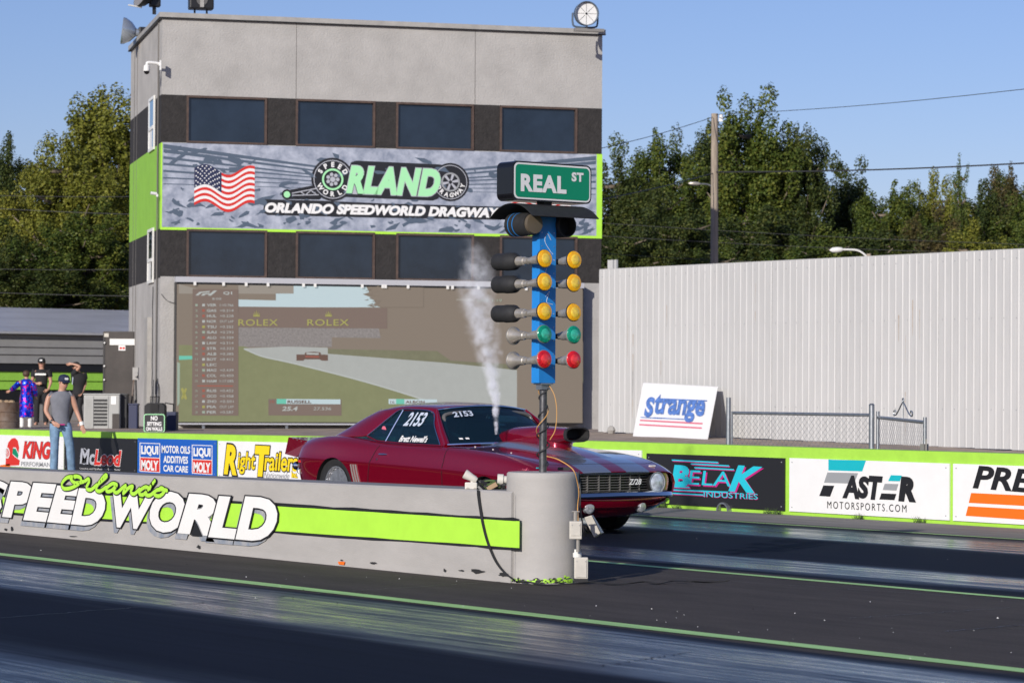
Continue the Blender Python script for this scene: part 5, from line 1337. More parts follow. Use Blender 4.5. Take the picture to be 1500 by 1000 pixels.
for (v, n_, i), tm in zip(rows_, times):
    st(n_, 303, v+2, v-2, 317, bold=.02); st(str(i), 286, v+1.6, v-1.6, 289.5, 'scr_edge')
    if tm: st(tm, 322, v+1.8, v-1.8, 342)
    q = [TW.hit(a, b, -DS) for a, b in ((296, v+1.8), (300, v+1.8), (300, v-1.8), (296, v-1.8))]
    shape('team_badge', q, ['scr_red', 'scr_white', 'scr_red', 'scr_red', 'scr_white', 'scr_gold', 'scr_edge'][i % 7], sc, Y0+.02)
sp_('red_rule', [(289, 564), (341, 564.3), (341, 566), (289, 565.7)], 'scr_red', 9)
for u, w_ in ((371, 0), (450, 0)):
    st('ROLEX', u-(22 if u < 400 else 0), 477, 467.5, u+(36 if u < 400 else 61), 'scr_gold', 7 if u < 400 else 10, bold=.01, spacing=1.1)
    cu = 375.5 if u < 400 else 481; mb = MB()
    for k in range(5):
        a = (k-2)*.42; tip = (cu+7*math.sin(a), 462-8.5*cos(a)+abs(k-2)*1.2)
        mb.add([(x, -Y0-.02, z) for x, z in (TW.hit(p_[0], p_[1], -DS) for p_ in ((cu-4+1.6*k, 462), (cu-2.4+1.6*k, 462), tip))], [(0, 1, 2)])
    P = [TW.hit(a, b, -DS) for a, b in ((cu-5, 463.5), (cu+5, 463.8), (cu+4.5, 461.8), (cu-4.5, 461.6))]; mb.add([(x, -Y0-.02, z) for x, z in P], [(0, 1, 2, 3)])
    mb.build('crown_print', 'scr_gold', sc)
# race car on the broadcast picture
sp_('race_car_picture', [(434, 519), (446, 519), (447, 516), (460, 515), (469, 516), (470, 519), (480, 519.5), (480, 528), (471, 528), (468, 526), (446, 526), (444, 528), (434, 528)], 'scr_dark', 10)
sp_('race_car_picture', [(448, 516.5), (467, 517), (466, 519.5), (449, 519)], 'scr_white', 11); sp_('race_car_picture', [(447, 521), (467, 521.5), (467, 523.5), (447, 523)], 'scr_red', 11)
sp_('driver_panel', [(393, 584), (500, 585), (500, 608.5), (393, 608)], 'scr_panel', 8); sp_('driver_bar', [(405, 584), (498.5, 584.7), (498.5, 591.8), (405, 591.2)], 'scr_sky', 9); sp_('driver_bar', [(405, 584), (419, 584.2), (419, 591.4), (405, 591.2)], 'scr_teal', 10)
st('RUSSELL', 421, 590.5, 586, 456, 'scr_dark', 11, bold=.03); st('10', 396, 590, 586, 401.5, 'scr_red'); st('25.4', 413, 601.5, 595, 436, bold=.03, shear=.15); st('27.536', 459, 600.5, 596, 485, shear=.1)
sp_('driver_bar', [(569, 584), (640, 584.7), (640, 592), (569, 591.5)], 'scr_sky', 9); sp_('driver_bar', [(580, 584.2), (592, 584.4), (592, 591.7), (580, 591.5)], 'scr_teal', 10); st('16', 572, 590.5, 586.5, 577.5, 'scr_dark', 11); st('ALBON', 594, 590.5, 586.5, 622, 'scr_dark', 11, bold=.03)
st('LIVE 1:19', 700, 442, 438, 735, 'scr_edge'); sp_('timing_bar', [(668, 437.5), (696, 438), (696, 441), (668, 440.5)], 'scr_grey', 9)
# silver frame legs under the screen
lg = MB()
for u in (298, 420, 560, 700): x = Fx(u, 620)[0]; lg.box((x-.03, -DS+.0, .5), (x+.03, -DS+.06, zB))
lg.build('support_leg', 'galv', sc)

# ---- things on the roof and walls
def roof_frame(u, v, D, *a): 
    p = at_d(u, v, D); return thing(*a, loc=tuple(p), rz=TA)
def reflector(par, p, ax, R_, L_, m_out, m_in='white'):
    o = MB().lathe(p, ax, [(-L_*.35, R_*.25), (0, R_*.3), (L_*.35, R_*.72), (L_*.8, R_*.97), (L_, R_)], 22).build('lamp_shade', m_out, par, smooth=True)
    MB().lathe(p, ax, [(L_*1.0, R_*.98), (L_*1.015, R_*.96), (L_*1.02, .002)], 22).build('lens', m_in, o); return o
defm('lamp_glass', (.42, .46, .50), .12, metal=.5, coat=1)
r = roof_frame(205, 62, 66.5, 'flood_light', 'silver dish flood light low on the left roof edge of the tower', 'lamp')
reflector(r, Vector((-.08, .15, .25)), Vector((-1, .1, .12)), .33, .34, 'lamp_glass', 'lamp_glass')
MB().box((-.02, .02, .1), (.30, .25, .38)).build('ballast', 'black', r, bevel=.03); MB().box((.0, .05, -.15), (.06, .12, .1)).box((.16, .05, -.25), (.20, .12, .1)).build('bracket', 'cardboard', r)
r = roof_frame(226, 18, 63.5, 'flood_light', 'black tilted flood light on the top left corner of the tower', 'lamp')
reflector(r, Vector((-.05, 0, .32)), Vector((-1, -.3, .45)), .36, .28, 'black', 'lamp_metal'); MB().box((-.12, -.1, .12), (.14, .12, .34)).build('ballast', 'black', r, bevel=.03); MB().box((-.04, -.03, -.05), (.04, .05, .16)).build('bracket', 'black', r)
MB().tube([(-.30, -.1, .08), (-.62, -.15, .12)], .018, 6).build('antenna', 'white_frame', r)
r = roof_frame(294, 21, 63, 'horn_speaker', 'black box horn loudspeaker on the tower roof', 'loudspeaker')
MB().box((-.28, -.2, .10), (.28, .15, .55)).build('cabinet', 'black', r, bevel=.03); MB().lathe((0, -.14, .30), (0, -1, 0), [(0, .03), (.03, .05), (.08, .13)], 14).build('horn', 'grille_bar', r); box_part('horn_core', 'cap_metal', r, (-.045, -.235, .13), (.045, -.21, .40)); MB().box((-.16, -.02, -.0), (-.12, .02, .10)).box((.12, -.02, 0), (.16, .02, .10)).build('bracket', 'black', r)
r = roof_frame(857, 40, 63.5, 'roof_lamp', 'round white faced lamp with dark rim on the right roof corner of the tower', 'lamp')
o = MB().lathe((0, .10, .30), (0, -1, 0), [(0, .20), (.10, .275), (.28, .285), (.285, .27), (.20, .262)], 32).build('drum', 'slate', r, smooth=True)
MB().lathe((0, .10, .30), (0, -1, 0), [(.203, .262), (.208, .25), (.210, .002)], 32).build('face', 'white', o)
mb = MB()
for k in range(8):
    a = 2*pi*k/8; mb.tube([(.05*cos(a), -.11, .30+.05*sin(a)), (.25*cos(a), -.105, .30+.25*sin(a))], .006, 4)
mb.cyl((0, -.12, .30), (0, -.09, .30), .028, n=10); mb.build('spokes', 'black', o)
MB().tube(catmull([(-.30, .0, .32), (-.30, 0, .10), (-.22, 0, -.0), (.22, 0, -.0), (.30, 0, .10), (.30, 0, .32)], 6), .022, 6).build('yoke', 'slate', r, smooth=True)
MB().box((-.25, -.05, -.10), (.45, .10, -.03)).box((.02, -.03, -.08), (.06, .03, .02)).build('base', 'bracket_metal', r)
r = roof_frame(215, 96, 61.8, 'dome_camera', 'white dome security camera on a bracket at the tower corner', 'camera')
MB().tube(catmull([(.30, .0, .02), (.26, 0, .05), (.12, 0, .065), (.02, 0, .06), (0, 0, .02)], 6), [.05]+[.034]*20+[.03]*4, 8).box((.29, -.06, -.10), (.32, .06, .12)).build('arm', 'white', r, smooth=False)
MB().lathe((0, 0, .02), (0, 0, -1), [(0, .03), (.03, .065), (.13, .075), (.15, .070)], 18).build('housing', 'white', r, smooth=True); MB().lathe((0, 0, -.13), (0, 0, -1), [(0, .066), (.03, .062), (.06, .045), (.075, .01)], 18).build('dome', 'black_gloss', r, smooth=True)
r = roof_frame(227, 283, 62, 'bullet_camera', 'small white camera on the green left side of the tower', 'camera')
MB().lathe((-.10, 0, 0), (1, .15, -.1), [(0, .03), (.005, .036), (.14, .036), (.145, .03)], 12).build('housing', 'white', r, smooth=True); MB().cyl((-.1, 0, 0), (-.105, 0, 0), .026).build('lens', 'black_gloss', r); MB().box((.03, -.01, -.08), (.07, .03, -.02)).build('bracket', 'white', r)

# ================================================================== PALE CORRUGATED FENCE
defm('sheet_metal', (.53, .527, .515), .42, metal=.12, objrand=.035, var=.05, vscale=1.2, stretch=(3, 3, .4))
fx0, fy = -46.6, 37.9; r = thing('metal_fence', 'tall pale grey corrugated metal fence behind the lime wall', 'fence', (fx0, fy, .4))
pw = .93; pan = MB(); prof = []
for k in range(5):
    b_ = k*.186; prof += [(b_, 0), (b_+.115, 0), (b_+.13, -.008), (b_+.16, -.008), (b_+.175, 0)]
prof.append((.93, 0))
V = []
for x, y in prof: V += [(x, y, 0), (x, y, 3.68)]
pan.add(V, [(2*i, 2*i+2, 2*i+3, 2*i+1) for i in range(len(prof)-1)])
p0 = pan.build('corrugated_panel', 'sheet_metal', r)
me_ = p0.data
for k in range(1, 34):
    o = bpy.data.objects.new('corrugated_panel', me_); COL.objects.link(o); o.parent = r; o.location = (k*pw, random.uniform(-.003, .003), 0)
for o in list(r.children): o.location.z = .16-.15*min(1, o.location.x/13)-.0; o.scale.z = (3.71-o.location.z)/3.68
MB().box((0, .01, 3.64), (34*pw, .05, 3.73)).build('top_rail', 'sheet_metal', r)
sc_ = MB()
for k in range(100):
    for z in (3.55, 2.45, .75): sc_.box((.10+k*.31, -.006, z), (.114+k*.31, -.0, z+.014))
sc_.build('screws', 'galv', r)
mb = MB(); mb.box((-.20, .4, .1), (-.02, .45, 3.95)).box((.03, .4, .1), (.10, .45, 3.95)); mb.build('end_post', 'sheet_metal', r)

defm('rust_stain', (.36, .26, .18), .7, col2=(.47, .45, .42), vscale=6)
random.seed(31); mb = MB()
for k in range(26):
    x = random.choice([.95, 2.1, 5.0, 9.4, 13.2, 17.7])+random.uniform(-.25, .25); z = random.uniform(.5, 3.3); w_ = random.uniform(.004, .016); h_ = random.uniform(.15, .7)
    x = round(x/.186)*.186+.06; mb.add([(x-w_, -.003, z), (x+w_, -.003, z), (x+w_*.3, -.003, z-h_), (x-w_*.3, -.003, z-h_)], [(0, 1, 2, 3)])
struct(mb.build('rust_stain', 'rust_stain', r), 'stuff')
mb = MB()
for k in range(70): x = k*.45+random.uniform(0, .3); mb.add([(x, -.004, .0), (x+random.uniform(.1, .4), -.004, .0), (x+.3, -.004, .10+random.uniform(0, .05)), (x+.05, -.004, .11+random.uniform(0, .12))], [(0, 1, 2, 3)])

# leaning sign board
pA, pB = gnd(926, 638.5, .53), None
def on_y(u, v, y): d = ray(u, v); return CAM+d*((y-CAM.y)/d.y)
q0 = on_y(927, 638.5, 36.6); q1 = on_y(1034, 645, 36.6); q2 = on_y(1049, 567, 37.6); q3 = on_y(942, 561, 37.6)
r = thing('leaning_sign', 'white Strange sign board leaning against the pale metal fence', 'sign', tuple(q0))
L_ = [p-q0 for p in (q0, q1, q2, q3)]; bk = Vector((0, .05, .015))
MB().add([tuple(p) for p in L_]+[tuple(p+bk) for p in L_], [(0, 1, 2, 3), (7, 6, 5, 4), (0, 4, 5, 1), (1, 5, 6, 2), (2, 6, 7, 3), (3, 7, 4, 0)]).build('board', 'sign_white', r)
e1 = L_[1]; e2 = L_[3]; nn = e1.cross(e2).normalized(); nn = nn if nn.y < 0 else -nn
def on_board(P, F, name, m, k=.006):
    MB().add([tuple(e1*a+e2*b_+nn*k) for a, b_ in P], F).build(name, m, r)
def bt(s, a0, b0, a1, b1, m, bold=.0, shear=0.0):
    V, F = text_mesh(s, bold, shear); bb = bbox(V)
    on_board([(a0+(x-bb[0])/(bb[2]-bb[0])*(a1-a0), b0+(y-bb[1])/(bb[3]-bb[1])*(b1-b0)) for x, y in V], F, 'lettering', m, .010)
bt('S', .10, .36, .22, .74, 'print_blue', .05); bt('trange', .22, .30, .92, .80, 'print_blue', .035)
for a0, a1, b0, b1, m in ((.24, .93, .705, .725, 'print_blue'), (.06, .36, .345, .36, 'print_blue'), (.24, .76, .35, .365, 'print_blue'), (.06, .92, .285, .31, 'print_pink'), (.06, .92, .205, .23, 'print_pink')):
    on_board([(a0, b0), (a1, b0), (a1, b1), (a0, b1)], [(0, 1, 2, 3)], 'stripe_print', m)
# chain link fence and gate
YC = 24.3
def chain(x0, x1, z0f, z1f, name, par, y0=0, y1=0, step=.085):
    mb = MB(); L_ = math.hypot(x1-x0, y1-y0); h = z1f-z0f; ux_, uy_ = (x1-x0)/L_, (y1-y0)/L_; n = int((L_+h)/step)
    for k in range(n):
        for s_ in (0, 1):
            a = k*step-(h if s_ == 0 else 0); b_ = a+h if s_ == 0 else a-h; a0, b0, za, zb_ = a, b_, z0f, z1f
            def cl(a, b_, za, zb_):
                for lim in (0, L_):
                    if (a-lim)*(b_-lim) < 0:
                        t = (lim-a)/(b_-a); m_ = (lim, za+(zb_-za)*t)
                        if (lim == 0 and a < 0) or (lim == L_ and a > L_): a, za = m_
                        else: b_, zb_ = m_
                return a, b_, za, zb_
            if max(a, b_) <= 0 or min(a, b_) >= L_: continue
            a, b_, za, zb_ = cl(a, b_, za, zb_)
            mb.tube([(x0+ux_*a, y0+uy_*a, za), (x0+ux_*b_, y0+uy_*b_, zb_)], .0019, 3)
    return struct(mb.build(name, 'galv', par), 'stuff')
P1 = on_y(1067, 655, YC); Pa = on_y(1072, 606, YC); P2 = on_y(1277, 593, YC); zt1 = on_y(1067, 582, YC).z; zr = on_y(1170, 606, YC).z
g0 = .42; r = thing('chain_link_fence', 'galvanised chain link fence between two steel posts on the lime wall', 'fence', (P1.x, YC, g0))
xb = P2.x-P1.x
MB().cyl((0, 0, 0), (0, 0, zt1-g0), .032, n=14).build('post', 'galv', r, smooth=True)
MB().cyl((xb, 0, 0), (xb, 0, P2.z-g0), .036, n=14).cyl((xb, 0, P2.z-g0), (xb, 0, P2.z-g0+.02), .040, .02, n=14).build('post', 'galv', r, smooth=True)
MB().cyl((.1, 0, zr-g0), (xb, 0, zr-g0), .021, n=10).build('top_rail', 'galv', r, smooth=True); MB().cyl((.07, 0, .1), (.07, 0, zr-g0+.02), .012, n=8).build('tension_bar', 'galv', r, smooth=True)
chain(.08, xb-.04, .14, zr-g0, 'wire_mesh', r)
G1 = on_y(1286, 602, YC+.05); G2 = on_y(1355, 612, 22.95+.1)
r = thing('gate', 'small galvanised gate with scroll ornament standing open beside the chain link fence', 'gate', (G1.x, YC+.05, g0))
dx, dy = G2.x-G1.x, G2.y-G1.y; tg = G2.z-g0-.02
MB().cyl((0, 0, 0), (0, 0, G1.z-g0), .022, n=12).build('gate_post', 'galv', r, smooth=True); MB().cyl((dx, dy, 0), (dx, dy, tg+.03), .022, n=12).build('gate_post', 'galv', r, smooth=True)
mb = MB().cyl((0, 0, tg-.0), (dx, dy, tg-.03), .021, n=10).cyl((0, 0, .1), (dx, dy, .1), .018, n=10)
mb.build('gate_rail', 'galv', r, smooth=True); chain(0, dx, .12, tg-.02, 'wire_mesh', r, 0, dy, .10)
cxg, cyg = dx*.55, dy*.55; ug = Vector((dx, dy, 0)).normalized(); mb = MB()
for s_ in (-1, 1):
    P = [Vector((cxg, cyg, tg+.20))+ug*s_*a+Vector((0, 0, z)) for a, z in ((0, 0), (.10, -.04), (.22, -.10), (.34, -.15), (.46, -.165), (.48, -.12), (.40, -.105), (.38, -.13))]
    mb.tube(catmull([tuple(p) for p in P], 5), .009, 5)
mb.tube([(cxg, cyg, tg), (cxg, cyg, tg+.2)], .009, 5); mb.tube([(cxg+.03*cos(a)*ug.x, cyg+.03*cos(a)*ug.y, tg+.215+.03*sin(a)) for a in [i*pi/6 for i in range(13)]], .008, 5)
mb.build('scroll_ornament', 'galv', r, smooth=True)
MB().box((dx-.03, dy-.05, tg-.42), (dx+.03, dy+.03, tg-.28)).cyl((dx+.05, dy-.03, tg-.38), (dx+.05, dy-.03, tg-.22), .008).build('latch', 'bracket_metal', r)
# bits at the fence foot
for u, v, m, nm, lb, ct in ((868, 627, 'galv', 'metal_stub', 'small metal stub beside the tower corner foot', 'stub'), (888, 632, 'white', 'paper_scrap', 'white crumpled paper at the foot of the pale fence', 'litter'), (895, 634, 'cap_metal', 'stone', 'pale stone at the foot of the pale fence', 'stone')):
    p = gnd(u, v, .55); mb = MB()
    mb.lathe((0, 0, 0), (0, 0, 1), [(0, .06), (.07, .10), (.14, .07), (.17, .02)], 7); o = mb.build(nm, m); o.location = (p.x, p.y, .54); tag(o, lb, ct)

# ================================================================== LEFT BUILDING
SA = radians(88); c_ = at_d(0, 560, 74); SF = Frame((c_.x, c_.y, 0), SA)
shed = SF.root('metal_shed', 'long low grey metal building with black and lime stripes behind the people', 'building')
sh = lambda u, v, yo=0: SF.hit(u, v, yo)
zs = {k: sh(75, v)[1] for k, v in dict(eave=485, l1=496, l2=508.5, l3=519.5, b0=532.5, g0=544.5, g1=570.5, b1=590).items()}
x0, x1 = sh(-80, 500)[0], sh(330, 500)[0]
defm('roof_metal', (.52, .52, .54), .38, metal=.3, var=.14, vscale=.9, stretch=(.6, 3, 3)); defm('siding', (.30, .295, .285), .5, metal=.2, var=.08, vscale=2, stretch=(1, 1, 1))
rz0 = sh(75, 482, -.25)[1]; rr_z = zs['eave']; 
# roof slopes back from the eave
ridge_z = rr_z+ .72
mb = MB(); V = [(x0, -.22, rr_z-.03), (x1, -.22, rr_z-.03), (x1, 3.2, ridge_z), (x0, 3.2, ridge_z), (x0, -.22, rr_z-.09), (x1, -.22, rr_z-.09), (x1, 3.2, ridge_z-.08), (x0, 3.2, ridge_z-.08)]
mb.add(V, [(0, 1, 2, 3), (4, 7, 6, 5), (0, 4, 5, 1), (1, 5, 6, 2), (2, 6, 7, 3), (3, 7, 4, 0)]); mb.build('roof', 'roof_metal', shed)
mb = MB(); n = 26
for k in range(n): x = x0+(x1-x0)*k/n; mb.add([(x, -.221, rr_z-.02), (x+.03, -.221, rr_z-.02), (x+.03, 3.2, ridge_z+.012), (x, 3.2, ridge_z+.012)], [(0, 1, 2, 3)])
mb.build('roof_seam', 'roof_metal', shed)
def lap(za, zb, m, name, y=0): MB().add([(x0, y-.05, za), (x1, y-.05, za), (x1, y-.0, zb), (x0, y-.0, zb), (x0, y, za), (x1, y, za)], [(0, 1, 2, 3), (0, 4, 5, 1)]).build(name, m, shed)
zz_ = [zs['b0'], zs['l3'], zs['l2'], zs['l1'], zs['eave']-.09]
for a, b_ in zip(zz_[:-1], zz_[1:]): lap(a, b_, 'siding', 'siding_board')
lap(zs['g0'], zs['b0'], 'black', 'black_stripe'); gm_ = (zs['g0']+zs['g1'])/2; lap(gm_, zs['g0'], 'stucco_green', 'green_stripe'); lap(zs['g1'], gm_, 'stucco_green', 'green_stripe'); lap(zs['b1'], zs['g1'], 'black', 'black_stripe'); lap(.4, zs['b1'], 'siding', 'siding_board')
MB().box((x0, .01, .4), (x1, 3.1, rr_z-.1)).build('core', 'siding', shed)
# tall dark cabinet
defm('dark_panel', (.045, .038, .034), .45, metal=.3, var=.3, vscale=1.3)
DC = 67.0; a = at_d(150, 600, DC); r = thing('steel_cabinet', 'tall dark steel cabinet with cream label beside the tower', 'cabinet', (a.x, a.y, .5), RZ)
s_ = DC/PXF; wc = 46*s_; hc = at_d(150, 485, DC).z-.5
MB().box((0, 0, 0), (wc, .6, hc)).build('body', 'dark_panel', r, bevel=.02)
box_part('edge_trim', 'black', r, (.015, -.012, .05), (.05, -.003, hc-.15)); box_part('label_plate', 'white_frame', r, (10*s_, -.015, hc-20*s_), (wc+.02, -.004, hc-11*s_))
lb = box_part('warning_label', 'sign_white', r, (23*s_, -.014, hc-28*s_), (33*s_, -.004, hc-20.5*s_)); MB().box((24.5*s_, -.018, hc-26*s_), (28*s_, -.0145, hc-23*s_)).box((29*s_, -.018, hc-26*s_), (32*s_, -.0145, hc-23*s_)).build('red_mark', 'red', lb)
mb = MB()
for z in (hc-17*s_, hc-51*s_, hc-71*s_): mb.lathe((.045, -.01, z), (0, -1, 0), [(0, .025), (.04, .022), (.05, .015)], 10)
mb.build('bolt', 'white', r)
box_part('paper', 'box_beige', r, (.03, -.012, hc-.14), (.14, -.004, hc-.05))
# air conditioner
D_ = 61.0; a = at_d(122, 632, D_); r = thing('air_conditioner', 'grey louvred air conditioning unit beside the tower wall', 'air conditioner', (a.x, a.y, .52), RZ)
s_ = D_/PXF; defm('ac_grey', (.36, .36, .34), .5, var=.05); W_ = 53*s_; H_ = at_d(122, 576, D_).z-.52
MB().box((0, 0, 0), (W_, .8, H_-.03)).build('casing', 'ac_grey', r, bevel=.03); MB().box((-.01, -.015, H_-.03), (W_+.01, .82, H_)).build('lid', 'ac_grey', r, bevel=.01)
lv = MB()
n = 8
for k in range(n):
    z = .09+k*(H_-.19)/n; o = box_part('vent_slot', 'black', r, (.28*W_, -.008, z), (.66*W_, -.001, z+.05))
mb = MB()
for k in range(14): z = .07+k*(H_-.17)/14; mb.box((.05*W_, -.012, z), (.24*W_, -.002, z+.010))
mb.box((.24*W_, -.016, .04), (.275*W_, -.002, H_-.06)).box((.665*W_, -.016, .04), (.69*W_, -.002, H_-.06)); mb.build('louvre', 'ac_grey', r)
box_part('rating_plate', 'white', r, (.76*W_, -.008, H_-.24), (.90*W_, -.001, H_-.06)); box_part('service_panel', 'dark_panel', r, (.80*W_, -.02, .03), (.995*W_, -.004, .36))
# oil drum
D_ = 60; a = at_d(8, 632, D_); r = thing('oil_drum', 'rusty brown steel drum at the left edge behind the wall', 'drum', (a.x, a.y, .50), RZ)
defm('rust', (.13, .075, .045), .7, metal=.3, col2=(.23, .19, .16), vscale=3)
zr_ = at_d(8, 589, D_).z-.5; MB().lathe((0, 0, 0), (0, 0, 1), [(0, .29), (.02, .30), (zr_*.32, .30), (zr_*.34, .312), (zr_*.36, .30), (zr_*.64, .30), (zr_*.66, .312), (zr_*.68, .30), (zr_-.01, .30), (zr_, .305), (zr_, .29), (zr_-.05, .285)], 32).build('drum_body', 'rust', r, smooth=True)
mb = MB(); random.seed(3)
for k in range(9): mb.lathe((random.uniform(-.2, .2), random.uniform(-.2, .2), zr_-.05), (0, 0, 1), [(0, .07), (.04, .09), (.07+random.uniform(0, .04), .04)], 7)
mb.build('contents', 'cardboard', r)
# loudspeaker with sign
D_ = 57.5; a = at_d(226, 634, D_); s_ = D_/PXF
r = thing('loudspeaker', 'black loudspeaker with carry handle standing at the tower foot', 'loudspeaker', (a.x, a.y, .52), RZ)
H_ = at_d(226, 590, D_).z-.52
MB().prism([(-15*s_, 0), (15*s_, 0), (15*s_, H_-.06), (10*s_, H_), (-10*s_, H_), (-15*s_, H_-.06)], 0, .35).build('cabinet', 'rubber', r, bevel=.012)
MB().lathe((0, -.01, H_-.10), (0, -1, -.1), [(0, .02), (.01, .12)], 4).build('horn', 'black', r)
mb = MB().tube([(-7*s_, .1, H_-.0), (-7*s_, .1, H_+9*s_), (6*s_, .1, H_+9*s_), (6*s_, .1, H_)], .012, 6)
for k in range(4): mb.tube([((-4+3*k)*s_, .1, H_), ((-4+3*k)*s_, .1, H_+9*s_)], .007, 4)
for x, zt in ((-3, 34), (1, 33), (4, 36), (6, 28)): mb.tube(catmull([(x*s_, .12, H_), ((x+random.uniform(-1, 1))*s_, .12, H_+zt*.5*s_), ((x+random.uniform(-2, 1))*s_, .12, H_+zt*s_)], 4), .008, 5)
mb.build('cage_and_rods', 'black', r)
a = at_d(226, 633, 56.9); s_ = 56.9/PXF; r = thing('rule_sign', 'black NO SITTING ON WALLS sign with green border in front of the loudspeaker', 'sign', (a.x, a.y, a.z), RZ)
P = roundrect(-15.5*s_, 0, 15.5*s_, 27*s_, 4*s_, 4); o = MB().prism(P, -.02, .0).build('board', 'sign_black', r)
P2 = roundrect(-14.3*s_, 1.2*s_, 14.3*s_, 25.8*s_, 3*s_, 4); n = len(P)
MB().add([(x, -.022, z) for x, z in P]+[(x, -.022, z) for x, z in P2], [(k, (k+1) % n, n+(k+1) % n, n+k) for k in range(n)]).build('green_border', 'mint', o)
for t, x, z0_, z1_ in (('NO', 5, 17.5, 24), ('SITTING', 10.5, 9.5, 15.5), ('ON WALLS', 12, 2.3, 8)):
    V, F = text_mesh(t, .04, 0); bb = bbox(V)
    MB().add([((-x+(p[0]-bb[0])/(bb[2]-bb[0])*2*x)*s_, -.024, (z0_+(p[1]-bb[1])/(bb[3]-bb[1])*(z1_-z0_))*s_) for p in V], F) if 0 else MB().add([((-x+(p[0]-bb[0])/(bb[2]-bb[0])*2*x)*s_, -.024, (z0_+(p[1]-bb[1])/(bb[3]-bb[1])*(z1_-z0_))*s_) for p in V for _ in (0,)], F).build('lettering', 'sign_white', o)
# dark equipment box and bin by the corner
D_ = 58.5; s_ = D_/PXF
a = at_d(249, 632, D_); r = thing('equipment_case', 'dark navy equipment case right of the loudspeaker', 'case', (a.x, a.y, .52), RZ)
MB().box((-9*s_, 0, 0), (9*s_, .4, at_d(249, 603, D_).z-.52)).build('case', 'navy', r, bevel=.02); zt = at_d(249, 603, D_).z-.52
MB().tube([(-9*s_, .1, zt), (-8*s_, .1, zt+13*s_), (4*s_, .1, zt+11*s_), (4*s_, .1, zt)], .018, 6).build('handle', 'black', r)
D_ = 61.2; s_ = D_/PXF
for u0, u1, v0, m, lb in ((174, 186, 578, 'black', 'dark bin standing against the cabinet'), (188, 201, 592, 'navy', 'dark blue bin by the wall meters')):
    a = at_d((u0+u1)/2, 632, D_); r = thing('bin', lb, 'bin', (a.x, a.y, .5), RZ); h = at_d(u0, v0, D_).z-.5; w_ = (u1-u0)/2*s_
    MB().box((-w_, 0, 0), (w_, .3, h-.02)).build('body', m, r, bevel=.02); MB().box((-w_-.01, -.01, h-.02), (w_+.01, .31, h+.02)).build('lid', m, r, bevel=.008)
a = at_d(197, 560, 61.6); s_ = 61.6/PXF; r = thing('meter_cluster', 'corroded electric meters and pipes on the tower side wall', 'electrical box', (a.x, a.y, a.z), RZ)
mb = MB().box((-3*s_, 0, 4*s_), (5*s_, .15, 22*s_)).cyl((2*s_, -.02, 12*s_), (2*s_, -.10, 12*s_), 3.6*s_, n=14); mb.build('meter', 'cap_metal', r)
MB().tube([(-1*s_, 0, 4*s_), (-3*s_, 0, -20*s_), (-6*s_, 0, -45*s_)], 1.2*s_, 6).build('rusty_pipe', 'rust', r, smooth=True); MB().tube([(2*s_, 0, 4*s_), (3*s_, 0, -30*s_)], 1.3*s_, 6).build('black_pipe', 'black', r, smooth=True)
MB().lathe((4*s_, -.05, -52*s_), (-.6, 0, -1), [(0, 1.2*s_), (5*s_, 1.6*s_), (9*s_, 3.2*s_)], 10).build('elbow', 'white', r, smooth=True)

# ================================================================== PEOPLE
def skin_mesh(name, pts, edges, rad, m, par, lv=1, root=0, flat=1.0):
    me = bpy.data.meshes.new(name); me.from_pydata(pts, edges, [])
    o = bpy.data.objects.new(name, me); COL.objects.link(o)
    sk = o.modifiers.new('skin', 'SKIN'); sk.use_smooth_shade = True
    lay = me.skin_vertices[0].data if me.skin_vertices else None
    if lay is None:
        bm = bmesh.new(); bm.from_mesh(me); bm.verts.layers.skin.verify(); bm.to_mesh(me); bm.free(); lay = me.skin_vertices[0].data
    for i, r_ in enumerate(rad):
        lay[i].radius = (r_ if isinstance(r_, tuple) else (r_, r_)); lay[i].use_root = (i == root)
    s_ = o.modifiers.new('s', 'SUBSURF'); s_.levels = lv; s_.render_levels = lv
    dg = bpy.context.evaluated_depsgraph_get(); dg.update(); nm = bpy.data.meshes.new_from_object(o.evaluated_get(dg)); nm.name = name
    bpy.data.objects.remove(o); nm.materials.clear(); nm.materials.append(MT[m] if isinstance(m, str) else m)
    nm.shade_smooth(); o = bpy.data.objects.new(name, nm); COL.objects.link(o); o.parent = par; return o
